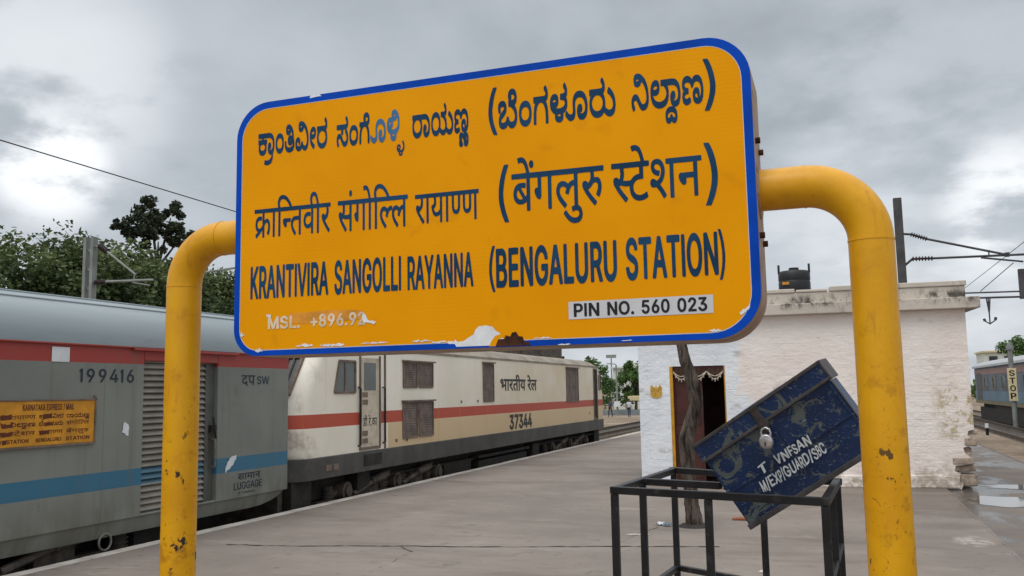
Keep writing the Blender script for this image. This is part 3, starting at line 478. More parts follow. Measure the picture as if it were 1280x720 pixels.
kan_e=1432,-400 34,1 26,7 32,20 24,26 20,-26 34,-20 48,-10 32,3 34,13 19,16 14,20 15,34 10,56 0,46 -10,56 -21,46 -20,26 -25,22 -34,20 54,-1 30,3 40,10 30,15 20,14 26,25 32,54 15,46 7,36 6,62 0,52 -9,74 -10,42 -15,40 -21,38 -39,47 -46,32 -48,21 -38,10 -96,9 -420,-1 -5,-10 -3,-30 0,-66 5,-32 9,-5 92,0 34,-24 38,-43 22,-40 13,-54 -3,-20 -19,-52 -26,-36 -35,-27 -30,-15 -42,-15 -48,-10 -38,-3 -76,3 -44,10 -40,15 -48,30 -28,28 -17,24 -21,48 54,-14 60,0 34,7 30,12 30,20 24,29 18,36 7,26 3,76 -10,56 -15,30 -25,29 -22,13 -28,11 -46,6 -36,-3 -36,-10 -36,-18 -30,-24 -24,-30 -24,-46 -12,-32 -10,-48 -6,-76 9,-92 13,-52 15,-36 12,-24 29,-42 34,-34 48,-32 58,-24 24,-6 44,-10 82,-3 56,3 60,12 78,31 36,23 38,34 29,42 21,46 16,60 3,26 3,66 -6,54 -7,34 -20,50 1,4 166,1 84,-13 36,-15 24,-15 28,-28 17,-24 18,-42 7,-26 3,-40 -3,-32 -13,-42 -21,-34 -34,-24 -30,-10 -44,0 -40,14 -12,12 36,-5 24,7 24,28 11,60 -7,48 -9,20 -15,17 -36,14 -30,1 -48,-19 -24,-24 -16,-27 -10,-34 -6,-62 6,-54 19,-54 19,-29 46,-37 -70,7 -42,-3 -36,-7 -36,-12 -34,-18 -26,-21 -16,-18 -21,-36 -13,-40 -6,-54 3,-54 10,-38 21,-40 21,-20 37,-16;1434,-269 -18,8 -13,17 0,12 9,20 14,18 20,16 30,15 38,10 66,0 46,-13 27,-16 22,-20 11,-18 5,-18 -5,-16 -16,-12 -12,-4 -24,0 -18,7 -13,13 -25,51 -60,1 -10,-12 -11,-32 -15,-19 -22,-9;81,-44 9,0 54,21 14,7 4,6 0,54 -28,48 -19,56 7,18 16,17 26,12 30,0 34,-15 32,-37 57,-91 33,-43 42,-32 24,-12 28,-7 24,-3 56,3 40,10 32,15 28,20 28,31 26,48 12,36 10,48 6,70 0,44 -15,130 -16,56 -24,64 -39,72 -35,48 -36,38 -59,46 -42,24 -48,21 -54,13 -84,3 -38,-10 -36,-20 -25,-25 -22,-52 -3,-68 10,-54 23,-40 29,-21 44,-16 58,-3 50,13 40,23 27,32 27,48 20,-14 47,-46 35,-48 45,-94 18,-62 7,-40 0,-78 -10,-38 -20,-40 -20,-19 -18,-11 -26,-10 -28,-3 -38,7 -24,12 -23,18 -79,121 -46,51 -30,18 -36,10 -32,3 -30,-4 -36,-12 -29,-19 -21,-20 -14,-22 -15,-32 -6,-24 -7,-58 6,-66 7,-30 18,-48;2134,-44 38,-1 38,7 28,9 48,24 20,15 5,10 -1,50 -6,13 -42,52 -6,0 -24,-17 -42,-18 -46,-4 -36,10 -15,12 -12,22 0,8 5,10 19,18 19,9 44,10 54,0 7,7 4,88 -3,30 -4,8 -58,5 -26,7 -28,14 -19,20 -8,14 4,18 15,20 24,14 32,10 66,-3 30,-10 25,-15 24,-28 12,-24 8,-36 9,-10 70,2 6,12 8,32 20,36 37,30 25,10 62,4 36,-10 31,-18 16,-16 20,-30 18,-44 7,-30 3,-36 -3,-54 -10,-36 -18,-34 -24,-24 -10,-2 14,74 -3,36 -10,40 -21,31 -28,17 -36,10 -62,-3 -36,-16 -24,-20 -28,-43 -10,-30 -6,-46 6,-86 22,-52 28,-31 36,-23 48,-16 62,-3 52,10 50,24 40,35 27,44 21,54 16,102 0,54 -12,104 -19,64 -24,48 -35,44 -26,22 -32,18 -40,13 -54,6 -56,-7 -54,-21 -34,-23 -32,-39 -36,39 -34,23 -32,15 -42,10 -46,3 -66,-10 -44,-21 -32,-24 -20,-28 -12,-24 -10,-32 -6,-54 10,-76 31,-60 -22,-32 -19,-48 -6,-52 6,-56 19,-54 27,-35 30,-20 40,-13;2546,97 -38,9 -28,21 -11,25 2,8 15,18 24,11 30,-4 13,-13 -2,-20 7,-37 6,-4 47,-5 -1,-3 -30,-7;930,382 -30,9 -15,9 23,32 32,20 26,7 32,0 24,-10 16,-15 2,-10 -6,-9 -28,-23 -44,-11;266,622 -24,6 -14,10 1,6 13,9 22,7 24,0 32,-3 18,-7 -2,-6 -22,-13 -20,-7
hin_a=90,-20 7,0 263,174 5,-6 0,-142 5,-14 83,0 5,14 1,246 14,18 31,28 24,15 22,7 30,-1 24,-13 12,-12 13,-32 0,-52 -10,-42 -27,-56 -13,-18 -4,-12 3,-10 64,-39 12,0 10,13 30,56 18,58 10,56 -3,66 -19,54 -20,28 -25,20 -45,20 -24,3 -58,-3 -20,-7 -48,-25 -2,162 4,8 382,-2 1,-534 5,-14 6,-2 74,0 8,14 0,530 4,8 154,0 7,-4 0,-532 5,-14 6,-2 74,0 8,14 2,536 830,2 5,-8 -2,-126 -173,-1 -42,-6 -42,-13 -24,-12 -32,-24 -17,-24 -18,-42 -7,-42 3,-34 25,-68 41,-60 77,-77 32,-27 53,50 5,14 -4,10 -88,80 -35,48 -13,34 -3,24 3,20 9,22 31,24 30,10 66,6 124,-2 2,-318 4,-8 6,-2 72,0 7,4 3,12 0,528 4,8 456,-2 2,-270 -10,-16 -40,-29 -36,-18 -50,-10 -36,3 -28,10 -18,11 -21,25 -7,24 0,34 13,32 19,19 26,15 34,10 44,3 82,-10 4,11 3,42 0,24 -5,12 -12,5 -60,6 -42,0 -54,-7 -38,-12 -46,-26 -27,-28 -24,-48 -10,-48 0,-40 13,-48 16,-30 29,-32 51,-31 48,-13 72,0 36,7 72,28 2,-141 4,-12 6,-2 76,0 7,14 0,534 7,4 156,-2 2,-536 8,-14 74,0 6,2 5,14 1,534 312,2 9,-4 8,-28 3,-62 -8,-26 -19,-32 -37,-27 -30,25 -28,12 -42,1 -14,-4 -18,-11 -10,-14 -10,-32 3,-22 22,-50 71,-90 94,-98 118,-102 52,50 5,12 -3,12 -114,97 -88,87 -8,14 74,43 41,37 14,22 21,50 7,40 0,42 -11,55 6,3 87,2 5,12 0,62 -4,12 -6,2 -508,0 -6,8 -47,134 -24,46 -25,33 -26,23 -28,16 -62,13 -58,-3 -44,-16 -32,-24 -23,-30 -15,-40 -7,-48 7,-50 19,-58 -3,-4 -834,0 -7,4 -46,66 -63,70 -70,56 -48,28 -28,15 -80,25 -84,9 -64,-3 -72,-22 -36,-23 -33,-37 -21,-48 -7,-48 3,-34 17,-54 -3,-4 -1086,-2 -5,-12 0,-60 7,-16 358,0 7,-4 0,-268 -19,-22 -42,-29 -34,-15 -32,-7 -34,3 -24,10 -19,12 -19,24 -8,28 0,32 12,34 19,18 21,12 34,10 32,3 66,-9 16,2 7,14 3,40 0,20 -5,12 -69,11 -42,0 -48,-7 -42,-15 -38,-24 -36,-43 -20,-54 -3,-60 4,-26 13,-38 19,-32 25,-24 44,-26 -101,-64 -2,-8 5,-16;1421,180 29,0 18,9 9,9 13,34 0,50 4,8 171,2 5,14 0,58 -4,11 -306,2 -28,-9 -15,-22 -7,-28 14,-49 24,-38 26,-28 24,-16;1188,633 -21,39 -7,36 4,30 12,24 24,24 28,16 36,10 30,3 120,-21 14,-7 106,-67 75,-84 -7,-4;2662,632 -6,6 -13,28 -10,34 -3,32 7,40 25,31 18,8 14,4 42,-4 30,-17 22,-26 36,-78 15,-56
hin_b=2508,-20 10,1 46,47 5,12 -2,8 -77,68 -58,58 -26,36 -16,40 0,38 7,18 15,18 30,17 36,3 42,-13 28,-15 9,-10 -22,-56 -4,-16 5,-11 78,-23 32,74 23,32 19,18 22,13 32,10 15,-1 3,-346 6,-10 81,2 5,14 0,532 8,4 92,2 5,12 0,60 -7,16 -748,0 -6,4 -46,66 -54,60 -80,67 -84,45 -72,22 -84,9 -62,-3 -66,-19 -40,-25 -25,-24 -11,-14 -18,-40 -10,-56 3,-34 16,-56 -153,-2 -6,4 -20,66 -24,65 -30,55 -22,29 -32,29 -30,15 -48,10 -46,0 -54,-10 -10,-7 -2,-14 24,-72 6,-2 40,12 24,3 42,-10 18,-11 20,-22 24,-41 28,-77 2,-21 -1310,-1 -6,-2 -4,-8 -1,-66 7,-14 192,0 8,-4 9,-36 3,-52 -10,-56 -12,-22 -10,-7 -26,23 -28,12 -44,0 -19,-6 -18,-18 -10,-28 0,-26 13,-40 12,-20 62,-82 46,-52 110,-110 46,-37 10,3 46,46 4,12 -2,10 -78,67 -83,83 -36,42 -1,6 30,16 78,-18 56,-6 82,0 68,10 3,-252 7,-10 80,2 5,14 0,528 5,8 198,-2 1,-168 -5,-4 -36,-1 -26,-12 -13,-19 -7,-26 10,-42 26,-46 34,-33 28,-15 14,-4 28,0 21,10 9,12 10,30 2,318 170,0 2,-534 4,-14 6,-2 76,0 7,14 0,530 5,8 152,0 8,-4 0,-532 4,-14 6,-2 76,0 7,14 0,530 5,8 152,0 8,-4 0,-532 4,-14 6,-2 76,0 7,14 0,530 5,8 1076,0 5,-8 0,-92 -5,-8 -44,-3 -24,-7 -36,-15 -40,-26 -42,26 -44,18 -30,7 -60,0 -46,-13 -24,-13 -37,-32 -17,-30 -13,-46 0,-48 16,-56 15,-30 46,-62;2007,-18 13,2 43,40 6,10 0,12 -11,13 -78,66 -43,43 -29,40 -12,24 -7,26 0,22 10,30 21,21 40,13 38,-4 40,-18 15,-10 4,-6 -23,-60 0,-20 40,-16 38,-10 7,8 23,60 15,24 15,19 21,17 25,12 24,7 20,0 28,-6 8,4 20,67 -5,14 -29,8 -76,-3 -56,-20 -40,-28 -38,23 -48,21 -34,7 -56,0 -30,-7 -30,-12 -30,-20 -25,-29 -18,-42 -7,-38 3,-46 16,-48 33,-56 35,-42;324,333 -42,5 -4,4 20,58 7,50 -3,48 -8,42 204,0 0,-192 -8,-4 -72,-12;1666,633 -22,39 -7,36 4,30 12,24 24,24 27,16 36,10 30,3 120,-21 16,-7 105,-67 75,-84 -6,-4;539,706 25,2 22,11 15,25 7,28 -10,36 -6,9 -12,12 -24,10 -18,0 -24,-9 -16,-16 -13,-34 4,-30 13,-24 18,-15
hin_c=335,-18 13,2 47,46 4,12 -2,10 -127,106 -70,70 -15,22 85,52 32,32 14,20 12,28 13,44 0,66 -9,46 8,4 144,0 7,-4 0,-532 5,-14 6,-2 74,0 8,14 0,530 4,8 192,0 14,-8 20,-34 7,-22 0,-36 -7,-18 -14,-22 -14,-9 -44,-21 -34,-9 -7,-15 16,-66 27,-60 28,-37 41,-35 55,-22 54,-6 42,3 60,16 48,21 1,-158 5,-12 6,-2 74,0 8,14 0,530 4,8 154,0 7,-4 0,-532 5,-14 6,-2 74,0 8,14 0,530 4,8 150,-2 2,-222 9,-56 10,-30 19,-34 32,-33 48,-21 52,-7 36,0 32,6 40,16 37,31 20,32 16,54 3,36 2,228 104,2 8,-4 0,-232 10,-50 9,-28 15,-27 39,-39 43,-18 50,-7 36,0 58,13 36,21 26,30 13,25 16,60 1,254 118,2 4,-8 0,-530 8,-14 78,0 7,16 0,532 7,4 90,2 5,14 -1,64 -4,8 -6,2 -2706,0 -7,-16 0,-60 7,-14 228,0 10,-4 10,-36 3,-36 -7,-40 -18,-31 -24,-23 -18,-10 -30,26 -28,12 -42,1 -20,-7 -22,-24 -7,-22 0,-24 13,-38 12,-22 53,-68 141,-144;916,213 -40,9 -27,16 -17,17 -23,37 7,9 46,23 30,40 9,18 13,72 -3,26 -17,60 174,2 5,-8 -1,-252 -36,-32 -42,-25 -34,-10;1738,228 -34,14 -15,16 -10,22 -6,38 0,220 7,4 156,0 5,-8 0,-200 -7,-58 -11,-20 -23,-19 -30,-10;2202,228 -18,6 -26,23 -14,31 -3,22 0,228 7,4 154,0 4,-8 0,-230 -4,-24 -12,-24 -16,-16 -36,-13
hin_d=1646,-276 70,5 40,12 30,19 33,36 15,36 7,38 -7,42 -22,49 -17,21 -30,20 -35,16 2,521 308,2 10,-4 10,-37 3,-32 -7,-40 -9,-20 -13,-17 -38,-29 -24,22 -30,15 -28,4 -32,-7 -18,-12 -12,-20 -5,-14 0,-26 7,-24 15,-30 65,-84 116,-119 84,-75 20,-12 53,50 4,12 -2,8 -105,89 -66,63 -42,46 75,46 51,49 14,8 34,10 26,0 18,-7 25,-28 4,-12 0,-42 -13,-38 -34,-58 -1,-14 5,-7 60,-35 8,-2 6,3 37,61 18,52 7,36 -4,72 -18,48 -18,24 -24,18 -48,16 -70,-4 -1,50 -9,42 8,5 236,0 8,17 0,60 -5,12 -1907,1 -7,5 -26,84 -30,72 -21,36 -24,30 -16,13 -38,23 -40,10 -66,0 -56,-14 -2,-14 26,-76 56,14 24,0 34,-10 28,-22 17,-24 18,-36 21,-56 6,-34 -388,-1 -7,-17 0,-56 3,-12 8,-5 389,-1 2,-274 -23,-25 -9,-1 -114,140 7,5 48,0 59,-7 8,18 3,32 0,22 -5,12 -9,4 -54,6 -102,-3 -54,-16 -38,-21 -16,-11 -27,-31 -21,-48 -7,-40 0,-42 7,-26 18,-42 34,-38 38,-25 40,-13 44,-7 72,3 48,13 52,22 1,-141 7,-14 78,0 8,14 0,528 4,7 198,-2 2,-167 -4,-5 -36,0 -22,-7 -18,-23 -7,-29 13,-48 26,-42 22,-22 22,-14 36,-13 18,0 20,9 13,16 10,28 1,317 172,0 1,-531 5,-14 6,-2 74,0 8,14 2,534 581,0 0,-102 -59,-9 -52,-21 -36,-25 -66,37 -48,13 -42,3 -38,-6 -30,-10 -24,-12 -18,-14 -28,-34 -18,-52 -4,-36 3,-30 13,-42 28,-51 34,-45 45,-44 85,-77 10,-3 52,46 5,12 -2,10 -79,70 -62,62 -17,24 -18,38 -4,28 4,24 9,18 22,21 26,10 40,-1 50,-21 17,-15 -24,-66 1,-15 78,-26 7,5 29,72 29,38 25,19 22,9 18,4 18,-2 1,-324 -5,-4 -62,-16 -6,-4 -4,-12 24,-66 6,-7 42,17 46,7 36,-7 18,-10 16,-14 6,-12 0,-18 -7,-24 -31,-25 -20,-7 -46,-5 -62,9 -52,21 -42,31 -74,76 -10,-1 -51,-37 -6,-14 5,-12 38,-43 38,-37 52,-38 48,-24 30,-9 26,-7;232,194 -22,3 -36,15 -30,28 -10,30 0,30 4,18 10,20 18,16 13,-10 110,-138 0,-6 -13,-4;512,708 34,-2 16,7 18,19 9,20 3,22 -6,28 -20,26 -16,9 -34,1 -14,-7 -22,-21 -9,-28 -1,-18 10,-30 10,-12
hin_e=321,-18 13,2 46,46 4,12 -2,10 -77,66 -83,82 -37,44 1,8 28,14 102,-21 113,-5 2,-60 16,-56 15,-30 20,-28 34,-30 34,-20 36,-13 44,-10 42,-3 72,6 42,10 70,24 12,6 6,12 -21,66 -9,17 -82,-35 -62,-13 -46,0 -50,13 -31,16 -33,32 -15,34 -4,38 7,36 12,25 30,30 28,15 42,13 122,8 5,15 2,182 137,2 8,14 0,62 -4,12 -108,4 -39,114 -36,72 -17,24 -28,28 -42,23 -48,10 -48,0 -58,-12 -6,-17 28,-75 68,14 34,-7 37,-24 17,-24 21,-42 21,-60 6,-22 -4,-4 -704,0 -6,-2 -4,-8 -1,-66 7,-14 192,0 8,-4 9,-36 3,-52 -10,-56 -12,-22 -10,-7 -26,23 -28,12 -44,0 -19,-6 -18,-18 -10,-28 0,-26 13,-40 12,-20 62,-82 46,-52 108,-108;1240,-8 12,2 56,40 1,18 -59,78 -85,90 55,48 23,32 21,42 16,54 3,30 -3,58 -7,26 -21,48 -16,22 -20,22 -28,17 -26,12 -48,10 -64,-4 -32,-12 -28,-17 -18,-22 -12,-28 -7,-48 4,-24 18,-44 27,-34 40,-24 48,-16 38,-6 21,2 19,72 -4,11 -42,5 -40,10 -32,21 -13,25 0,14 7,16 16,12 20,7 36,-3 24,-10 16,-11 27,-37 7,-22 3,-30 -7,-50 -9,-24 -17,-30 -28,-28 -36,-21 -12,-3 -42,25 -30,10 -30,0 -22,-7 -14,-11 -10,-13 -10,-36 4,-22 11,-24 16,-14 19,-10 38,-7 54,5 12,-8 71,-70;1402,-8 80,-2 8,14 0,530 2,6 6,2 452,-2 0,-162 -302,-1 -18,-7 -16,-16 -10,-26 0,-18 13,-42 23,-36 34,-34 28,-15 14,-4 34,4 15,9 9,12 7,22 3,60 4,4 162,-2 3,-288 7,-10 80,2 5,14 0,532 7,4 90,2 5,14 0,60 -5,12 -830,0 -5,-14 0,-60 5,-12 78,-2 7,-4 0,-532;324,333 -42,5 -4,4 20,58 7,50 -11,91 378,-1 0,-110 -66,-8 -50,-16 -40,-22 -54,-46 -48,-6
rail_a=1295,-34 11,-1 9,5 58,56 5,16 -3,14 -133,113 -61,61 -9,16 50,29 30,23 19,20 26,36 12,26 10,40 3,60 -6,38 2,6 6,2 416,0 8,-4 -2,-96 -168,-5 -38,-7 -40,-12 -45,-28 -25,-24 -20,-30 -9,-24 -10,-50 3,-34 10,-38 15,-36 51,-71 60,-60 34,-30 18,-11 12,-1 12,6 52,53 5,18 -7,16 -73,64 -29,33 -21,33 -9,24 -4,24 4,24 6,13 12,12 34,13 48,6 122,-2 2,-294 4,-18 10,-9 12,-4 80,0 19,13 4,18 0,510 2,6 5,2 114,0 8,-4 0,-514 4,-18 10,-9 12,-4 80,0 17,11 6,18 1,518 168,2 10,-4 9,-16 13,-36 0,-20 -10,-30 -28,-22 -68,-23 -10,-9 -4,-16 16,-74 21,-48 13,-19 31,-39 40,-32 55,-23 38,-6 64,0 90,25 1,-126 5,-18 18,-13 86,1 16,12 4,18 0,514 8,4 74,0 17,10 6,22 0,60 -4,14 -9,10 -12,4 -670,0 -4,4 -16,54 -34,86 -17,32 -31,40 -30,26 -32,18 -48,13 -58,0 -26,-4 -42,-15 -35,-24 -32,-40 -15,-38 -7,-46 3,-48 15,-54 -5,-4 -1314,-1 -14,-12 -5,-15 0,-64 6,-18 17,-10 102,0 7,-4 0,-172 -7,-4 -138,0 -6,2 -2,6 0,116 -3,28 -16,60 -23,38 -38,34 -50,22 -82,3 -36,-10 -36,-19 -30,-30 -16,-42 -3,-50 7,-34 15,-32 33,-34 42,-21 42,-13 46,-6 21,8 -1,-24 -36,-6 -26,-12 -22,-30 -4,-30 10,-36 9,-18 15,-23 52,-47 38,-18 30,-1 24,10 22,19 12,26 4,40 4,4 147,-2 2,-218 6,-18 17,-11 86,1 16,12 4,16 2,518 120,2 7,-4 0,-514 6,-20 19,-11 84,1 16,12 4,16 2,518 287,0 8,-30 0,-48 -13,-32 -24,-29 -10,-2 -24,19 -26,12 -24,4 -36,-4 -25,-12 -17,-18 -10,-16 -7,-32 10,-42 12,-24 59,-78 147,-150 73,-65;2434,230 -22,6 -24,14 -25,38 3,6 39,20 44,58 16,74 -13,78 131,0 1,-242 -30,-25 -34,-18 -36,-10;210,485 -38,6 -28,12 -7,19 5,12 8,6 18,4 22,-4 12,-6 12,-12 10,-24 1,-12;1852,646 -16,28 -10,40 0,32 7,24 9,16 24,12 30,1 16,-4 20,-12 16,-19 24,-48 21,-68
rail_b=331,-34 13,-1 10,5 56,55 6,17 -2,12 -124,106 -81,82 85,59 39,49 12,24 13,48 3,40 -6,60 7,4 528,-2 0,-74 -38,-5 -36,-13 -22,-9 -30,-22 -62,34 -30,10 -48,6 -64,-7 -54,-24 -46,-42 -17,-30 -13,-60 3,-48 13,-46 18,-36 38,-50 130,-125 22,-16 14,-2 12,6 53,53 5,14 -3,16 -105,94 -52,62 -12,24 -7,26 0,22 7,20 18,18 22,8 42,-3 30,-13 9,-10 -22,-66 3,-15 22,-15 66,-21 12,-1 18,14 26,66 26,38 30,22 22,3 2,-319 4,-18 18,-13 84,0 12,6 7,7 4,18 0,514 7,4 76,0 16,10 6,22 0,60 -6,18 -20,10 -764,0 -7,4 -32,100 -27,56 -35,52 -37,32 -36,19 -42,10 -70,0 -36,-7 -26,-11 -7,-7 -4,-16 27,-80 14,-10 14,-1 48,12 18,0 28,-7 15,-10 24,-30 12,-24 28,-74 -1,-6 -6,-2 -204,-2 -13,-12 -4,-14 0,-60 4,-18 19,-14 218,0 7,-4 7,-34 -4,-54 -18,-33 -22,-19 -6,0 -18,17 -24,12 -32,7 -42,-7 -16,-8 -19,-19 -11,-22 -4,-18 0,-14 13,-46 35,-54 86,-97 108,-105
dapa=409,-64 11,0 54,27 10,13 -3,12 -58,90 31,32 12,36 1,22 -13,38 -18,23 -16,11 -20,7 -30,3 -34,-8 -24,-20 -13,-46 1,-27 -50,2 -50,13 -29,18 -13,12 -11,16 -13,30 -3,24 7,36 12,21 18,19 36,20 36,10 48,6 90,2 5,12 0,144 5,7 200,0 5,-7 0,-214 13,-66 24,-51 18,-22 24,-17 30,-15 36,-10 30,-3 48,3 40,10 54,22 1,-163 3,-12 8,-4 74,0 8,16 0,528 8,5 92,2 5,15 0,60 -5,11 -1106,0 -5,-11 0,-60 7,-17 288,-2 0,-71 -18,-5 -56,-3 -58,-16 -36,-18 -43,-40 -19,-31 -13,-37 -4,-22 0,-56 7,-30 15,-40 21,-33 18,-19 52,-32 50,-18 76,-10 60,4 41,-80;768,227 -36,9 -18,12 -21,34 -7,44 0,210 8,5 212,0 5,-7 -1,-250 -40,-30 -36,-18 -38,-10
saman=321,-18 13,2 46,46 4,12 -2,10 -78,67 -83,83 -36,42 -1,6 30,16 78,-18 56,-6 82,0 68,10 3,-252 7,-10 80,2 5,14 0,528 1,6 6,2 150,0 8,-4 0,-532 4,-14 6,-2 76,0 7,14 0,530 5,8 198,-2 1,-206 -5,-5 -38,0 -16,-4 -18,-15 -10,-28 1,-18 18,-44 14,-22 25,-25 28,-20 30,-10 24,0 18,9 11,14 10,30 1,42 4,4 204,-2 2,-234 4,-14 6,-2 76,0 7,14 2,536 155,2 8,-4 0,-534 8,-14 74,0 6,2 5,14 1,534 456,2 5,-8 -2,-156 -303,-1 -18,-7 -15,-16 -10,-26 0,-18 13,-42 23,-36 35,-34 26,-15 16,-4 32,4 16,9 8,12 8,22 3,60 5,4 161,-2 3,-288 6,-10 78,0 8,16 0,532 8,4 89,2 5,14 -1,64 -3,8 -6,2 -2356,0 -7,-16 0,-60 7,-14 192,0 8,-4 9,-36 3,-52 -10,-56 -12,-22 -10,-7 -26,23 -28,12 -44,0 -19,-6 -18,-18 -10,-28 0,-26 13,-40 12,-20 62,-82 46,-52 108,-108;1152,329 -4,7 2,204 206,0 0,-209;324,333 -42,5 -4,4 20,58 7,50 -3,48 -8,42 204,0 0,-192 -8,-4 -72,-12
dlw=1467,-20 9,1 47,47 5,12 -3,12 -115,97 -86,87 -9,14 75,43 40,37 14,22 21,50 7,40 0,42 -10,55 6,3 86,2 5,14 -1,64 -6,10 -106,2 -35,108 -24,54 -41,60 -34,27 -36,15 -42,7 -42,0 -60,-13 -5,-6 0,-12 25,-72 66,13 24,-3 36,-16 20,-18 32,-58 28,-84 -8,-4 -218,0 -8,-16 0,-60 4,-12 234,-2 7,-8 10,-38 -1,-54 -15,-36 -20,-24 -17,-13 -14,-6 -28,25 -26,12 -46,1 -14,-5 -18,-14 -13,-28 -4,-18 10,-38 15,-30 22,-31 85,-99 101,-97;329,-8 77,5 40,13 44,26 27,34 18,44 4,28 -4,50 -20,46 -29,28 -32,20 -42,13 -28,3 -60,0 -62,-14 -34,36 -4,10 1,24 15,18 18,7 30,3 195,2 5,14 0,132 2,6 6,2 156,0 7,-4 0,-534 5,-12 6,-2 74,0 7,10 1,538 8,4 92,2 5,12 0,62 -7,14 -106,2 -35,104 -39,82 -24,33 -24,22 -40,20 -54,10 -60,-4 -42,-15 -26,-20 -20,-22 -23,-52 -7,-48 7,-50 19,-58 -4,-4 -368,0 -6,-2 -4,-8 -1,-66 7,-14 394,-2 1,-60 -5,-7 -126,0 -24,-3 -36,-10 -33,-18 -17,-18 -13,-22 -10,-36 0,-24 4,-24 18,-44 15,-23 48,-43 30,-20 84,24 52,0 24,-7 20,-11 19,-26 1,-20 -10,-30 -36,-25 -60,-10 -48,3 -40,10 -54,24 -36,24 -74,71 -7,-1 -27,-20 -29,-26 -4,-8 5,-16 34,-37 51,-41 45,-30 64,-27 50,-13;919,-8 113,0 5,14 0,96 -5,16 -114,-1 -4,-15 0,-96;1624,-8 110,0 5,14 0,96 -5,16 -110,-1 -5,-15 0,-96;2203,-8 77,-2 8,4 3,12 0,244 37,40 30,20 34,10 30,-4 25,-18 14,-30 4,-30 -6,-48 -13,-41 -34,-59 -1,-14 7,-10 64,-36 6,1 36,63 18,50 10,42 3,72 -4,30 -18,48 -21,30 -27,22 -39,16 -60,3 -36,-7 -58,-30 -1,164 2,6 5,2 378,-2 2,-536 8,-14 80,2 5,14 0,532 7,4 94,2 4,14 0,60 -4,12 -1038,0 -5,-12 0,-60 7,-16 360,-2 2,-272 -22,-23 -36,-26 -24,-12 -42,-10 -18,0 -36,10 -25,15 -18,22 -7,18 -3,38 7,28 18,25 28,17 32,10 36,3 82,-10 7,41 0,46 -5,4 -36,6 -68,3 -52,-6 -40,-13 -38,-24 -36,-40 -18,-38 -7,-30 -3,-42 13,-64 21,-39 34,-33 48,-24 38,-10 64,0 48,13 56,30 2,-147;474,632 -6,6 -12,28 -10,34 -3,32 7,40 24,31 18,8 16,4 42,-4 30,-17 21,-26 36,-78 15,-56
lpar=505,-288 167,-4 22,18 -128,308 -49,146 -44,182 -21,168 0,168 42,288 51,196 49,146 104,246 -12,23 -168,1 -29,-32 -77,-154 -56,-146 -65,-232 -42,-244 -7,-260 28,-224 79,-272 63,-148
rpar=110,-288 168,-4 22,10 98,190 77,196 58,216 21,140 7,134 -7,160 -49,302 -65,224 -49,126 -49,104 -58,87 -168,0 -14,-17 100,-238 77,-244 58,-288 14,-202 -21,-232 -37,-160 -91,-266 -97,-218
krantivira=151,-54 235,-3 56,37 10,36 0,448 28,42 94,90 460,-636 38,-17 258,0 60,31 10,28 -6,23 -580,817 548,588 30,56 -4,22 -20,20 -44,18 -266,0 -42,-16 -554,-591 -10,15 0,518 -9,36 -23,22 -42,16 -216,0 -53,-32 -14,-42 0,-1456 14,-42;1565,-54 241,-3 36,16 22,23 9,34 0,490 3,13 14,5 176,0 20,-9 279,-519 34,-36 37,-17 252,0 56,32 64,-32 230,0 28,9 32,22 19,36 109,322 16,27 14,4 461,-3 139,-378 50,-37 246,-2 48,28 16,39 -539,1470 -37,50 -42,16 -252,0 -34,-16 -23,-22 -515,-1422 -20,-48 -10,-6 -301,552 99,73 57,59 56,98 37,126 7,70 -7,112 -44,140 -50,87 -70,71 -70,47 -92,42 -112,30 -76,7 -596,0 -52,-24 -21,-50 0,-1456 14,-42;4379,-54 235,-3 42,21 22,38 6,914 15,-10 597,-938 46,-25 258,0 60,31 14,42 0,1456 -9,36 -15,17 -42,21 -224,0 -36,-16 -22,-22 -9,-36 -3,-899 -44,53 -550,868 -26,28 -46,24 -252,0 -59,-32 -14,-42 0,-1456 14,-42;6346,-54 242,-3 34,16 23,23 9,34 1,1240 17,10 378,0 37,18 20,20 9,28 0,148 -14,34 -46,30 -1162,2 -42,-16 -22,-22 -9,-36 0,-140 9,-28 22,-22 36,-16 384,0 17,-10 1,-1240 14,-42;7312,-54 228,-3 45,25 21,42 0,1462 -14,42 -52,32 -218,0 -45,-24 -21,-42 0,-1464 14,-42;8306,-54 262,-3 36,16 22,23 539,1470 7,34 -30,44 -34,16 -238,0 -56,-37 -372,-1063 -378,1056 -28,28 -42,16 -224,0 -34,-16 -23,-22 -8,-28 15,-50 525,-1428 29,-38;9328,-54 228,-3 45,25 21,42 0,1462 -14,42 -52,32 -218,0 -45,-24 -21,-42 0,-1464 14,-42;9895,-54 235,-3 34,16 23,23 9,34 0,490 4,13 14,5 182,0 20,-9 286,-533 22,-23 36,-16 258,0 56,32 64,-32 230,0 28,9 28,19 16,25 123,356 23,11 461,-3 139,-378 50,-37 246,-2 48,28 16,39 -546,1484 -30,36 -42,16 -252,0 -34,-16 -23,-22 -529,-1456 -16,-17 -301,549 149,126 56,90 44,148 7,90 -23,148 -38,98 -48,72 -62,64 -70,47 -92,42 -118,30 -78,7 -588,0 -52,-24 -21,-50 0,-1456 14,-42;3346,637 -8,17 126,370 16,19 137,-397 -11,-10;11676,637 -8,17 126,370 16,19 137,-397 -11,-10;1884,805 -11,17 3,439 260,5 90,-23 53,-29 47,-78 16,-84 -16,-126 -36,-62 -56,-37 -98,-23;10206,805 -10,17 5,440 265,4 90,-23 60,-37 40,-70 16,-112 -16,-98 -54,-76 -60,-30 -76,-16
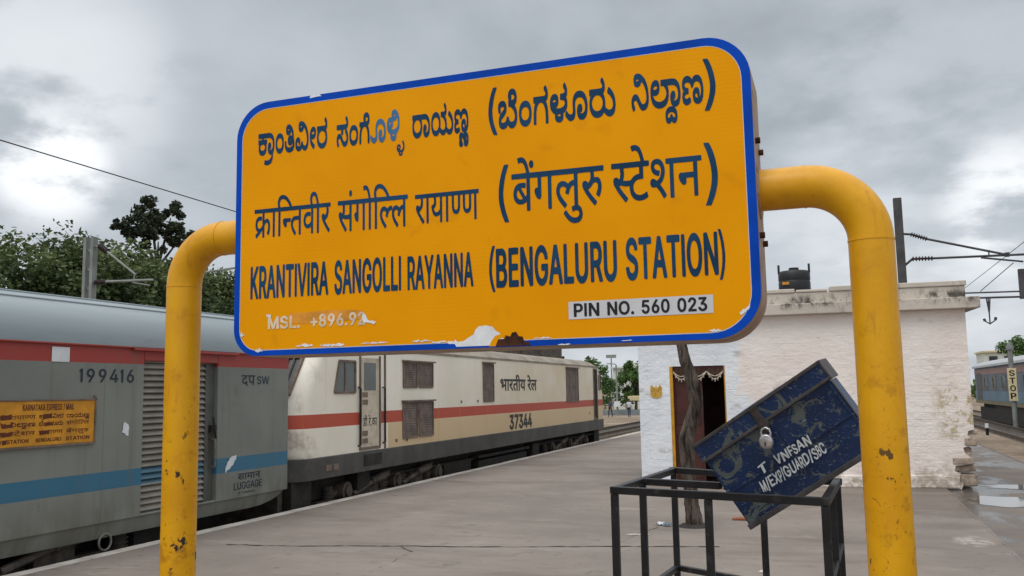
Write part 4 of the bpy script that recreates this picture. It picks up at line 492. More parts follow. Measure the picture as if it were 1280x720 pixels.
sangolli=584,-80 136,-3 154,21 106,37 76,42 60,43 96,106 35,70 30,98 7,84 -30,140 -54,90 -80,81 -70,47 -154,70 -358,109 -56,33 -43,46 -9,28 0,76 32,66 56,48 104,30 92,0 112,-37 43,-37 28,-48 23,-70 46,-30 230,-2 56,37 10,29 -8,56 -35,98 -54,84 -101,95 -70,40 -126,49 -78,16 -104,7 -134,-7 -104,-23 -140,-63 -84,-61 -78,-85 -36,-66 -30,-98 -7,-84 7,-62 23,-70 37,-73 70,-78 84,-61 112,-56 412,-130 70,-40 30,-38 9,-28 0,-78 -42,-84 -73,-50 -106,-30 -98,0 -118,37 -46,37 -26,34 -37,106 -45,29 -238,2 -36,-16 -22,-23 -8,-28 6,-42 37,-118 57,-94 64,-64 62,-47 154,-70 106,-23;5106,-72 136,-4 176,30 126,56 79,50 106,98 54,78 49,104 37,140 7,260 -14,34 -32,23 -28,9 -602,0 -48,-28 -18,-38 0,-140 9,-36 23,-22 34,-16 307,-4 5,-28 -23,-76 -47,-84 -57,-56 -65,-37 -84,-23 -112,0 -84,23 -59,29 -78,70 -47,70 -49,112 -23,120 0,202 23,120 42,104 61,92 74,64 42,21 104,30 78,0 90,-23 84,-49 32,-29 40,-56 53,-112 51,-37 238,-2 34,16 23,23 8,28 -15,62 -49,120 -54,84 -84,90 -109,79 -84,42 -76,28 -106,23 -132,7 -148,-16 -98,-28 -140,-70 -34,-26 -116,-109 -89,-132 -63,-162 -30,-140 -7,-174 7,-106 28,-140 58,-154 56,-90 103,-120 95,-71 146,-70 112,-30;6674,-72 206,3 112,30 148,70 101,79 95,109 57,93 56,148 30,140 7,98 -7,188 -30,140 -56,148 -68,112 -101,108 -106,75 -112,56 -48,14 -190,30 -182,-14 -104,-30 -140,-70 -120,-96 -78,-95 -56,-90 -28,-70 -28,-78 -30,-140 -7,-112 7,-168 30,-140 56,-146 68,-112 112,-120 66,-50 154,-77 112,-30;1382,-52 248,-3 42,21 16,18 123,356 23,18 462,-1 29,-59 109,-308 27,-28 37,-17 232,0 34,16 23,23 7,28 -28,84 -518,1406 -30,30 -34,16 -252,0 -36,-16 -29,-30 -539,-1484 12,-42;2957,-52 241,-3 42,21 23,38 -1,918 565,-882 54,-70 45,-25 252,0 60,31 14,42 0,1456 -9,36 -15,17 -42,21 -224,0 -36,-16 -22,-22 -9,-36 -3,-899 -30,31 -536,848 -54,70 -46,24 -252,0 -59,-32 -14,-42 0,-1456 14,-42;7717,-52 927,-3 46,25 21,42 -2,154 -19,34 -38,23 -630,7 -4,1244 -14,42 -52,32 -224,0 -46,-24 -21,-42 0,-1464 14,-42;8914,-52 928,-3 45,25 21,42 -2,154 -19,34 -39,23 -630,7 -3,1244 -14,42 -53,32 -224,0 -45,-24 -21,-42 0,-1464 14,-42;10104,-52 220,-3 46,25 21,42 0,1462 -14,42 -53,32 -216,-2 -46,-30 -14,-34 0,-1464 14,-42;6678,220 -70,21 -87,51 -50,48 -47,70 -49,112 -23,120 0,202 23,120 28,76 85,130 70,54 56,28 92,23 70,0 112,-30 51,-29 64,-56 61,-92 42,-98 23,-112 0,-224 -23,-112 -28,-76 -49,-84 -43,-50 -64,-50 -42,-21 -84,-23;1924,640 -1,22 135,383 140,-399 -14,-8
rayanna=151,-54 235,-3 34,16 23,23 9,34 0,490 4,13 14,5 196,-4 292,-538 22,-23 36,-16 258,0 56,32 64,-32 230,0 28,9 28,19 16,25 123,356 23,11 461,-3 132,-364 23,-32 34,-19 246,-2 45,25 17,34 -537,1470 -14,36 -23,22 -42,16 -252,0 -34,-16 -23,-22 -522,-1436 -23,-37 -301,549 71,52 92,94 56,106 30,112 4,84 -13,118 -49,140 -44,66 -84,78 -62,40 -120,49 -76,16 -78,7 -588,0 -52,-24 -21,-50 0,-1456 14,-42;3385,-54 235,-3 34,16 23,23 9,34 2,588 528,848 12,34 -5,22 -37,29 -28,9 -238,0 -48,-21 -44,-53 -320,-522 -328,530 -41,48 -37,18 -252,0 -36,-16 -22,-22 -6,-22 6,-28 535,-860 2,-588 14,-36;4267,-54 249,-3 42,21 15,18 128,370 17,11 462,-1 30,-58 109,-308 27,-36 38,-17 238,0 34,16 23,23 0,42 -105,286 -420,1142 -21,56 -23,22 -42,16 -252,0 -34,-16 -30,-30 -532,-1470 -6,-28 6,-20;5849,-54 235,-3 42,21 22,38 6,912 612,-946 46,-25 258,0 60,31 14,42 0,1456 -9,36 -15,17 -42,21 -224,0 -42,-16 -23,-22 -9,-36 -4,-896 -612,946 -46,24 -252,0 -59,-32 -14,-42 0,-1456 14,-42;7431,-54 235,-3 42,21 22,38 6,913 612,-947 46,-25 258,0 60,31 14,42 0,1456 -9,36 -15,17 -42,21 -224,0 -36,-16 -22,-22 -9,-36 -3,-904 -37,44 -583,910 -46,24 -252,0 -59,-32 -14,-42 0,-1456 14,-42;8887,-54 249,-3 42,21 15,18 128,370 17,11 462,-1 37,-80 95,-272 34,-50 38,-17 230,0 36,16 22,23 7,34 -70,196 -469,1274 -36,44 -36,16 -252,0 -34,-16 -30,-30 -539,-1484 12,-42;1926,638 -2,16 134,388 16,-24 127,-378;4810,638 -2,22 134,383 143,-397 -17,-10;9430,638 -2,22 134,380 143,-394 -17,-10;462,805 -10,17 5,440 257,4 98,-23 60,-37 40,-76 14,-106 -21,-112 -40,-56 -67,-36 -76,-16
bengaluru=9153,-78 199,4 106,23 126,56 98,68 66,67 47,62 49,98 30,112 7,70 0,988 -14,42 -45,29 -232,2 -34,-16 -23,-23 -9,-34 0,-966 -7,-56 -37,-98 -50,-67 -78,-47 -90,-23 -98,0 -84,23 -42,21 -64,55 -50,94 -16,76 0,988 -9,34 -23,23 -42,16 -216,0 -36,-16 -22,-23 -9,-34 0,-1016 44,-174 35,-70 47,-64 115,-106 84,-49 98,-42 106,-23;12072,-78 206,4 98,23 140,63 70,47 95,95 40,56 42,84 37,154 0,1022 -14,42 -46,29 -230,2 -36,-16 -22,-23 -9,-34 0,-1008 -16,-64 -28,-56 -54,-62 -87,-51 -78,-16 -98,0 -112,37 -59,44 -40,56 -28,62 -16,106 0,952 -9,34 -22,23 -42,16 -218,0 -34,-16 -23,-23 -9,-34 0,-974 7,-84 37,-126 35,-70 54,-76 123,-107 174,-84 98,-23;4925,-70 185,-4 70,9 154,49 134,77 101,93 54,76 49,98 37,134 7,280 -9,28 -23,22 -42,16 -594,0 -50,-28 -17,-38 0,-140 9,-36 22,-22 36,-16 306,-4 5,-14 -16,-70 -61,-112 -50,-48 -80,-44 -104,-23 -42,0 -106,23 -62,28 -78,61 -57,81 -49,112 -23,104 -7,98 7,148 23,104 28,78 61,98 87,78 64,28 104,23 42,0 98,-23 80,-44 50,-48 40,-64 40,-92 50,-35 244,-2 36,16 22,23 4,20 -11,56 -49,126 -75,112 -84,84 -81,58 -98,49 -104,35 -84,16 -190,0 -126,-23 -48,-14 -140,-70 -64,-47 -94,-94 -89,-134 -56,-146 -30,-134 -7,-84 7,-230 44,-176 38,-98 46,-76 54,-70 81,-81 70,-54 168,-77;151,-50 697,-3 48,7 70,16 106,42 90,61 79,87 35,70 30,106 0,126 -16,70 -31,76 -37,56 -80,81 -54,39 99,98 40,76 23,92 -7,126 -30,98 -51,86 -76,78 -64,40 -118,49 -84,16 -658,0 -36,-16 -22,-23 -9,-34 0,-1450 14,-42;1530,-50 956,-3 42,16 22,23 9,34 0,140 -14,36 -45,29 -652,2 -14,5 -3,12 5,364 600,4 53,32 14,42 -2,146 -15,32 -42,26 -608,6 -2,362 658,7 46,29 14,36 0,146 -9,28 -23,23 -42,16 -930,0 -42,-16 -23,-23 -9,-34 0,-1450 14,-42;2804,-50 234,-3 42,21 23,38 5,912 613,-946 45,-25 260,0 59,31 14,42 0,1450 -9,34 -16,18 -42,21 -224,0 -34,-16 -23,-23 -9,-34 -4,-900 -29,32 -536,846 -54,70 -45,25 -252,0 -60,-31 -14,-42 0,-1450 14,-42;5828,-50 248,-3 42,21 23,32 121,350 18,10 462,-1 15,-17 123,-350 27,-28 37,-17 232,0 34,16 23,23 8,28 -15,48 -525,1428 -29,37 -42,16 -252,0 -36,-16 -29,-29 -532,-1464 -7,-28 7,-20;7410,-50 920,-3 46,25 21,42 -2,154 -19,34 -38,23 -624,7 -3,1244 -21,42 -46,25 -224,0 -45,-25 -21,-42 0,-1456 14,-42;10168,-50 234,-3 36,16 22,23 9,34 0,484 3,12 14,5 182,0 22,-9 278,-520 30,-29 34,-16 252,0 36,16 22,23 6,28 -13,34 -289,532 6,14 78,53 67,67 33,48 49,120 21,146 -5,84 -16,70 -49,120 -33,48 -70,70 -73,51 -112,49 -120,23 -644,0 -34,-16 -23,-23 -9,-34 0,-1450 14,-42;462,228 -10,16 5,372 299,3 106,-37 31,-22 33,-42 30,-78 0,-62 -23,-70 -37,-41 -28,-17 -98,-23;6378,641 -9,17 135,382 140,-392 -14,-8;10480,802 -11,16 3,447 190,5 90,-7 84,-23 46,-30 47,-76 13,-98 -13,-106 -40,-70 -45,-29 -84,-23;462,893 -10,17 5,350 285,3 84,-26 42,-38 25,-51 7,-84 -30,-84 -48,-50 -44,-22 -64,-16
station=584,-80 136,-3 154,21 106,37 76,42 60,43 96,106 35,70 30,98 7,84 -30,140 -54,90 -80,81 -70,47 -154,70 -358,109 -56,33 -43,46 -9,28 0,76 32,66 56,48 104,30 92,0 112,-37 43,-37 28,-48 23,-70 46,-30 230,-2 56,37 10,29 -8,56 -35,98 -54,84 -101,95 -70,40 -126,49 -78,16 -104,7 -134,-7 -104,-23 -140,-63 -84,-61 -78,-85 -36,-66 -30,-98 -7,-84 7,-62 23,-70 37,-73 70,-78 84,-61 112,-56 412,-130 70,-40 30,-38 9,-28 0,-78 -42,-84 -73,-50 -106,-30 -98,0 -118,37 -46,37 -26,34 -37,106 -45,29 -238,2 -36,-16 -22,-23 -8,-28 6,-42 37,-118 57,-94 64,-64 62,-47 154,-70 106,-23;6807,-72 207,3 112,30 146,70 102,79 94,109 58,93 56,148 30,140 7,98 -7,188 -30,140 -56,148 -68,112 -102,108 -104,75 -112,56 -50,14 -188,30 -182,-14 -106,-30 -140,-70 -118,-96 -79,-95 -56,-90 -28,-70 -28,-78 -30,-140 -7,-112 7,-168 30,-140 56,-146 68,-112 112,-120 67,-50 154,-77 112,-30;1893,-52 235,-3 48,28 18,39 1,1246 17,10 384,0 38,18 20,20 9,28 0,148 -14,34 -45,30 -1162,2 -42,-16 -23,-22 -9,-36 0,-140 9,-28 23,-22 34,-16 386,0 16,-10 1,-1240 14,-42;2740,-52 248,-3 42,21 37,66 107,316 18,10 468,-2 132,-358 27,-36 37,-17 238,0 36,16 22,23 2,34 -44,126 -497,1352 -29,36 -42,16 -252,0 -36,-16 -22,-22 -539,-1484 0,-42;4707,-52 235,-3 48,28 18,39 1,1246 17,10 384,0 38,18 20,20 9,28 0,148 -14,34 -45,30 -1162,2 -42,-16 -23,-22 -9,-36 0,-140 9,-28 23,-22 34,-16 386,0 16,-10 1,-1240 14,-42;5673,-52 227,-3 50,28 17,39 0,1462 -14,42 -53,32 -216,0 -50,-28 -17,-38 0,-1464 14,-42;7850,-52 234,-3 42,21 23,38 5,913 613,-947 45,-25 260,0 59,31 14,42 0,1456 -9,36 -16,17 -42,21 -224,0 -34,-16 -23,-22 -9,-36 -4,-905 -50,65 -569,890 -45,24 -252,0 -60,-32 -14,-42 0,-1456 14,-42;6810,220 -70,21 -86,51 -50,48 -47,70 -49,112 -23,120 0,202 23,120 28,76 86,130 70,54 56,28 90,23 70,0 112,-30 52,-29 64,-56 61,-92 42,-98 23,-112 0,-224 -23,-112 -28,-76 -49,-84 -44,-50 -62,-50 -42,-21 -84,-23;3290,639 -9,17 126,370 15,18 138,-396 -12,-10
pin_a=156,-56 228,-3 29,11 28,28 9,34 5,462 355,11 126,30 92,42 56,40 87,87 40,64 42,104 23,140 -7,112 -16,70 -38,98 -44,70 -87,88 -70,47 -112,42 -126,23 -610,0 -29,-10 -28,-28 -9,-36 0,-1456 14,-42;1500,-56 206,-3 42,21 25,46 0,1462 -14,42 -25,23 -28,9 -202,-2 -46,-30 -14,-34 0,-1464 14,-42;2067,-56 221,-3 34,14 30,45 6,941 22,-23 571,-904 43,-52 42,-21 238,0 36,9 24,22 14,42 0,1456 -9,36 -23,24 -34,14 -210,0 -36,-14 -29,-46 -5,-934 -30,32 -550,868 -58,73 -42,21 -238,0 -34,-9 -25,-23 -14,-42 0,-1456 14,-42;460,761 -10,17 4,481 280,5 98,-30 34,-26 23,-24 28,-56 16,-92 -16,-132 -33,-64 -66,-50 -78,-23
pin_b=2340,-76 130,4 132,30 154,70 78,61 118,127 72,128 51,148 28,196 -7,202 -30,140 -56,148 -82,126 -80,87 -112,82 -126,56 -112,30 -84,7 -182,-7 -148,-44 -121,-65 -123,-108 -58,-66 -63,-106 -28,-70 -51,-188 -14,-162 7,-132 30,-148 56,-146 75,-126 94,-102 106,-75 98,-49 90,-28;3446,-68 74,3 70,30 57,57 30,70 -2,70 -43,80 -56,48 -70,23 -78,0 -76,-30 -70,-70 -25,-65 2,-56 40,-84 59,-50;156,-54 228,-4 34,14 30,46 -2,946 638,-985 42,-21 238,0 34,9 25,23 14,42 0,1456 -9,34 -22,25 -36,14 -210,0 -34,-14 -30,-45 -6,-932 -22,22 -550,868 -61,84 -39,17 -244,0 -36,-9 -24,-22 -14,-42 0,-1456 14,-42;2316,217 -78,21 -90,49 -42,35 -58,78 -49,106 -23,98 -7,216 37,182 28,64 61,90 67,58 84,42 126,20 90,-13 84,-35 72,-50 40,-47 48,-79 31,-84 23,-106 7,-126 -7,-112 -23,-104 -28,-78 -68,-104 -73,-65 -70,-35 -92,-23
pin_c=616,-76 136,4 112,30 78,35 72,51 82,80 50,74 49,112 23,104 0,134 -37,140 -49,98 -78,94 -92,75 -70,35 -126,37 -118,7 -154,-23 25,243 17,11 538,0 36,9 28,28 10,30 0,146 -14,36 -46,29 -812,2 -34,-14 -30,-45 -86,-700 10,-51 34,-33 30,-11 196,-14 174,68 106,2 48,-16 78,-47 43,-60 21,-48 16,-106 -23,-118 -57,-88 -36,-26 -70,-28 -90,-2 -92,37 -57,65 -27,85 -26,27 -22,8 -218,2 -29,-10 -28,-28 -2,-64 30,-104 43,-80 78,-85 70,-54 84,-42 132,-37;2002,-76 130,4 90,23 106,49 56,40 87,88 33,48 42,84 30,112 7,106 -16,112 -43,122 -53,80 -71,70 -108,65 -118,37 -112,7 -12,11 328,482 -2,44 -26,26 -30,11 -224,0 -29,-11 -37,-34 -334,-490 -119,-196 -42,-92 -51,-182 0,-146 23,-98 42,-98 47,-70 94,-95 70,-47 134,-49;3374,-76 158,11 112,37 104,68 74,74 61,90 49,106 44,160 21,168 0,218 -21,160 -44,162 -49,104 -61,92 -116,106 -76,42 -106,35 -84,9 -154,-7 -118,-37 -92,-54 -101,-102 -54,-76 -63,-148 -44,-188 -14,-168 7,-204 21,-132 44,-148 49,-104 47,-70 130,-121 118,-56 92,-23;1998,203 -86,37 -32,26 -30,44 -30,84 -7,62 7,70 30,84 55,64 87,38 76,0 78,-30 34,-26 23,-32 37,-90 7,-112 -30,-106 -43,-59 -50,-33 -56,-21;3356,210 -42,14 -48,36 -30,36 -42,76 -44,162 -14,266 14,154 23,104 56,126 37,46 42,33 70,23 48,0 56,-19 39,-27 40,-42 49,-90 37,-134 14,-112 0,-238 -37,-202 -28,-70 -44,-73 -56,-48 -48,-21
pin_d=636,-76 116,4 140,37 104,61 98,99 58,87 63,160 23,84 21,140 6,148 -6,146 -23,148 -56,174 -28,64 -56,84 -100,101 -84,54 -126,42 -84,9 -154,-7 -132,-44 -84,-54 -98,-99 -79,-136 -63,-188 -23,-148 -6,-146 6,-148 21,-140 23,-84 63,-160 56,-84 100,-102 84,-51 118,-40;3338,-76 144,4 70,14 126,44 34,21 84,61 53,52 54,78 35,84 16,56 7,112 -23,112 -49,104 -54,70 -101,86 -50,28 -155,48 26,42 341,392 9,28 0,118 -14,36 -45,29 -924,2 -36,-14 -29,-45 -2,-154 11,-30 28,-28 34,-9 507,-3 -6,-22 -299,-350 -9,-28 0,-132 14,-36 45,-29 196,-2 78,-16 94,-51 44,-56 26,-84 -7,-104 -31,-66 -50,-41 -62,-28 -92,-13 -62,4 -56,16 -70,40 -41,52 -23,79 -26,27 -22,8 -224,2 -46,-24 -21,-42 16,-84 28,-78 47,-70 80,-80 56,-40 84,-42 162,-44;1539,-54 969,-4 36,9 29,29 9,36 0,140 -10,29 -28,28 -36,9 -547,4 61,76 273,288 109,130 78,114 42,84 23,78 11,90 -4,78 -30,98 -35,70 -121,129 -104,61 -92,30 -98,14 -104,0 -148,-30 -90,-42 -84,-61 -56,-57 -72,-122 -30,-104 -7,-70 21,-42 46,-25 196,0 34,9 30,30 25,112 37,65 48,34 64,23 104,-7 66,-31 48,-56 23,-84 -16,-112 -71,-122 -116,-138 -530,-574 -9,-28 0,-126 14,-34;618,210 -48,21 -60,51 -52,94 -23,66 -30,168 -7,134 7,140 30,168 28,76 37,66 28,36 62,40 50,16 48,0 64,-23 52,-37 75,-132 30,-112 14,-98 7,-134 -7,-140 -30,-168 -21,-62 -50,-94 -40,-40 -52,-29 -28,-9
msl_a=2475,-80 213,4 106,23 104,42 112,75 88,94 40,78 30,98 0,140 -30,98 -47,76 -81,81 -70,47 -154,70 -342,102 -87,50 -27,36 -14,70 7,48 23,45 62,55 98,30 98,0 120,-44 43,-44 41,-100 48,-34 232,-2 56,37 8,23 -5,48 -30,98 -68,106 -115,99 -112,56 -140,37 -106,7 -132,-7 -106,-23 -140,-63 -76,-54 -84,-92 -37,-66 -30,-90 -7,-98 23,-112 35,-78 78,-87 70,-54 126,-63 428,-137 62,-42 30,-51 2,-76 -9,-36 -40,-62 -67,-44 -112,-30 -90,0 -70,16 -64,28 -50,50 -40,114 -50,35 -238,2 -56,-37 -10,-36 37,-140 57,-101 78,-78 42,-33 126,-63 104,-30;4666,-66 102,-3 84,37 62,63 23,57 0,64 -35,76 -36,37 -78,42 -90,9 -92,-30 -70,-62 -29,-66 -2,-70 25,-58 31,-40 39,-29;151,-52 227,-3 36,16 22,23 9,34 3,739 16,-17 298,-756 22,-23 36,-16 202,0 60,31 296,756 16,18 3,-732 9,-34 22,-23 42,-16 218,0 45,25 21,48 0,1456 -18,46 -48,28 -302,0 -59,-32 -392,-1014 -11,-9 -402,1023 -60,32 -300,0 -46,-24 -21,-50 0,-1456 14,-42;3399,-52 921,-3 48,28 18,39 -2,154 -16,31 -42,26 -622,7 -4,1244 -14,42 -52,32 -224,0 -50,-28 -17,-38 0,-1464 14,-42
msl_b=1964,-74 122,-3 148,21 84,30 104,56 50,40 85,94 49,106 23,118 -9,84 -42,126 -61,92 -109,98 93,98 35,62 21,64 16,112 -9,70 -30,87 -52,87 -94,93 -134,70 -76,23 -106,14 -154,-7 -76,-16 -70,-28 -106,-61 -59,-52 -54,-70 -58,-148 -7,-70 7,-70 30,-98 35,-62 93,-98 -99,-88 -50,-66 -35,-70 -30,-106 0,-118 9,-42 56,-134 40,-48 92,-84 108,-58 84,-30;4708,-74 108,-3 106,16 132,56 80,51 71,70 47,70 35,70 30,104 7,148 -16,90 -42,112 -54,84 -64,64 -122,71 -118,37 -114,10 21,42 304,442 7,28 -8,22 -56,37 -238,0 -60,-39 -425,-636 -77,-154 -37,-120 -14,-76 0,-98 14,-84 51,-140 44,-66 98,-99 48,-33 98,-49;5702,-66 88,-4 76,30 74,64 19,42 9,84 -23,56 -57,67 -50,26 -62,16 -56,0 -56,-16 -45,-23 -43,-42 -33,-56 -9,-84 24,-64 64,-63;3091,-52 255,-4 53,32 418,622 70,134 49,132 23,140 -7,106 -61,182 -51,76 -74,74 -56,40 -112,56 -90,23 -140,7 -78,-7 -104,-30 -122,-65 -106,-98 -47,-70 -49,-118 -16,-64 0,-168 44,-146 50,-87 84,-85 84,-54 84,-35 64,-16 112,-8 7,-9 -331,-484 0,-42;6416,-52 256,-4 52,32 411,608 91,176 35,104 16,70 7,106 -30,160 -35,84 -54,84 -73,74 -56,40 -112,56 -84,23 -84,7 -140,-7 -92,-23 -112,-56 -56,-40 -70,-70 -50,-74 -42,-98 -23,-90 0,-154 30,-120 28,-62 43,-66 82,-82 139,-76 87,-25 112,-8 8,-9 -331,-484 0,-42;7592,-52 984,-4 42,16 22,22 9,36 0,140 -14,34 -45,30 -540,2 -18,10 302,322 130,152 85,122 42,84 23,70 14,84 -7,104 -23,78 -42,84 -114,122 -118,68 -92,30 -112,14 -146,-7 -106,-30 -76,-35 -74,-50 -94,-103 -51,-93 -30,-106 -3,-76 17,-36 45,-24 218,0 34,16 30,30 18,104 33,64 59,47 70,19 78,-9 65,-29 41,-42 30,-84 0,-70 -16,-64 -78,-128 -639,-704 -9,-28 0,-120 14,-34;550,46 214,-4 56,37 10,37 5,328 327,4 46,24 21,42 0,140 -9,28 -22,23 -36,16 -328,5 -4,328 -18,38 -48,28 -204,0 -56,-37 -10,-37 -5,-322 -327,-3 -46,-25 -21,-42 0,-140 9,-28 22,-22 36,-16 328,-5 4,-335 14,-34;1988,205 -84,21 -70,48 -38,80 -7,48 7,64 46,86 48,41 106,37 70,0 90,-30 64,-48 45,-94 0,-104 -25,-59 -56,-55 -118,-37;4732,205 -56,17 -42,30 -50,74 -23,76 0,120 30,84 43,59 36,26 42,14 84,9 76,-28 39,-32 33,-48 30,-92 0,-112 -23,-70 -49,-76 -72,-44 -34,-9;3368,779 -64,21 -57,50 -42,78 -16,112 23,112 40,70 66,50 56,16 50,0 56,-16 37,-22 62,-78 30,-104 0,-78 -16,-70 -57,-94 -98,-47;6692,779 -84,35 -50,58 -28,56 -9,42 0,126 23,70 50,73 50,33 56,16 48,0 56,-16 38,-22 62,-78 30,-90 0,-106 -26,-84 -48,-66 -70,-40 -34,-9;2024,905 -98,28 -56,55 -25,66 0,90 23,64 30,36 70,35 84,9 90,-30 51,-50 23,-64 0,-90 -51,-98 -43,-30
n199416=6919,-48 115,4 84,23 92,42 71,51 98,118 42,84 23,84 7,162 -16,84 -42,104 -51,74 -112,96 -76,35 -140,30 -120,-3 62,104 290,420 6,22 -6,14 -30,17 -210,0 -31,-17 -425,-638 -84,-168 -37,-132 -7,-126 23,-126 49,-112 47,-70 95,-86 118,-63 92,-23;157,-26 199,-4 28,16 11,22 0,1464 -11,29 -28,16 -168,0 -28,-9 -171,-170 -14,-28 0,-146 11,-23 20,-14 28,-2 84,39 10,-8 1,-1140 9,-28;1137,-26 221,-4 34,16 408,604 98,188 28,84 23,120 0,70 -23,126 -38,98 -51,76 -81,81 -48,33 -106,49 -118,23 -98,0 -120,-23 -90,-38 -84,-58 -60,-59 -47,-70 -42,-92 -23,-104 7,-168 31,-102 74,-122 46,-46 70,-47 76,-35 92,-23 90,-7 56,7 15,-11 -359,-524 0,-28;2719,-26 221,-4 38,24 404,602 112,232 30,118 0,140 -37,140 -77,134 -58,59 -76,54 -98,42 -120,23 -98,0 -118,-23 -92,-42 -62,-40 -88,-87 -40,-64 -42,-98 -23,-132 7,-112 30,-106 68,-118 71,-70 115,-65 104,-30 92,-7 62,7 12,-11 -349,-510 -10,-36;4735,-26 193,-4 34,16 11,30 1,252 10,9 154,1 22,10 16,28 0,140 -10,23 -28,16 -162,5 -3,418 -16,28 -29,11 -182,0 -34,-25 -10,-434 -393,0 15,42 538,938 -4,23 -28,16 -196,0 -37,-25 -567,-986 -23,-50 0,-140 11,-22 28,-16 650,-1 11,-17 0,-252 11,-22;5659,-26 199,-4 28,16 11,22 0,1464 -11,29 -28,16 -168,0 -28,-9 -164,-162 -14,-28 0,-154 10,-23 42,-16 84,39 10,-8 1,-1140 9,-28;6894,175 -48,14 -52,29 -69,78 -37,112 0,112 37,104 62,70 51,30 56,16 92,0 34,-9 66,-37 62,-70 37,-104 0,-120 -30,-90 -56,-78 -93,-50 -34,-9;1392,749 -93,37 -50,42 -33,48 -30,98 0,120 30,90 62,78 44,29 56,21 98,2 84,-30 50,-40 29,-38 28,-56 16,-64 0,-112 -30,-98 -55,-70 -94,-50 -34,-9;2968,749 -78,28 -78,71 -44,106 -7,118 31,109 55,73 85,51 36,9 90,0 36,-9 65,-37 62,-70 37,-104 7,-64 -7,-70 -37,-98 -26,-34 -57,-50 -94,-31
sw=546,-34 220,-3 106,23 118,49 70,47 93,102 35,62 30,120 0,90 -16,70 -50,94 -78,78 -154,89 -402,125 -102,59 -36,53 -16,56 0,42 16,62 26,42 36,36 62,34 116,32 126,-7 76,-23 56,-28 48,-44 31,-56 11,-48 22,-23 176,-2 24,11 7,34 -30,112 -65,95 -84,77 -56,33 -104,42 -70,16 -70,7 -162,-7 -154,-44 -62,-35 -67,-50 -68,-78 -42,-76 -23,-84 9,-154 42,-92 71,-80 64,-47 90,-49 336,-102 116,-44 74,-45 36,-53 16,-70 -7,-56 -49,-98 -108,-71 -120,-30 -146,7 -120,44 -50,36 -35,50 -25,90 -16,16 -188,2 -25,-10 -7,-28 7,-50 30,-84 54,-84 56,-56 45,-36 92,-49;1766,-12 226,-4 22,18 306,1138 10,-12 31,-140 266,-980 29,-24 204,0 24,10 26,64 385,1406 -5,28 -24,11 -176,0 -29,-17 -299,-1174 -16,32 -291,1134 -29,25 -204,0 -20,-7 -16,-32 -300,-1155 -9,7 -290,1156 -29,31 -182,0 -22,-8 -5,-17 11,-48 378,-1386
n37344=565,-102 199,4 176,51 90,49 93,72 56,70 49,84 37,140 0,104 -23,98 -42,98 -68,92 -64,56 -72,43 -134,53 -2,8 340,400 9,34 0,126 -25,58 -42,28 -42,9 -910,0 -56,-16 -43,-43 -9,-42 0,-140 23,-56 29,-23 56,-16 436,-3 -19,-36 -257,-300 -9,-36 0,-132 25,-58 42,-28 34,-9 218,-7 76,-23 32,-23 40,-42 30,-76 0,-92 -38,-79 -56,-41 -84,-23 -112,16 -45,23 -43,42 -46,113 -38,27 -38,10 -224,0 -42,-9 -42,-28 -24,-57 22,-106 35,-84 47,-70 66,-66 78,-54 70,-35 146,-44;3302,-102 200,4 140,37 90,42 92,61 59,60 47,62 42,84 30,134 0,76 -30,134 -42,84 -61,84 -64,56 -87,50 -118,46 -5,8 316,364 26,42 9,42 -2,120 -22,50 -42,28 -42,9 -910,0 -56,-16 -44,-43 -9,-42 0,-140 23,-56 30,-23 56,-16 435,-3 -26,-42 -250,-294 -9,-36 0,-132 24,-58 42,-28 36,-9 216,-7 56,-16 50,-26 43,-46 30,-76 0,-84 -25,-66 -28,-34 -84,-42 -48,-9 -84,9 -88,44 -32,45 -19,73 -15,23 -39,27 -39,10 -224,0 -42,-9 -42,-28 -23,-57 15,-84 28,-84 54,-84 74,-74 76,-54 84,-42 98,-30;1629,-80 241,-4 50,16 28,19 22,31 651,1296 9,42 0,160 -23,56 -29,23 -56,16 -980,0 -56,-16 -44,-43 -9,-42 0,-140 25,-58 42,-28 42,-9 588,0 14,-11 -597,-1190 -7,-34 21,-50 37,-26;4898,-80 228,-4 70,30 22,30 9,34 3,202 98,5 42,12 37,27 23,56 0,146 -24,58 -42,28 -126,10 -10,10 -1,356 -25,58 -38,26 -38,11 -210,0 -56,-8 253,445 7,36 -22,50 -39,26 -39,11 -224,0 -38,-11 -38,-26 -576,-996 -37,-84 0,-140 9,-42 21,-28 37,-22 42,-9 586,-3 5,-204 9,-34 22,-30;6270,-80 220,-4 70,30 23,30 9,34 4,202 98,5 42,12 36,27 23,56 0,146 -25,58 -42,28 -126,10 -9,10 -1,356 -24,58 -39,26 -39,11 -202,0 -62,-11 259,456 2,48 -17,30 -39,26 -39,11 -224,0 -38,-11 -42,-28 -600,-1036 -16,-48 0,-134 9,-42 21,-28 36,-22 42,-9 594,-3 5,-204 9,-34 22,-30;4608,555 -5,9 17,34 161,280 23,24 0,-344;5972,555 20,51 84,146 77,134 23,23 0,-351
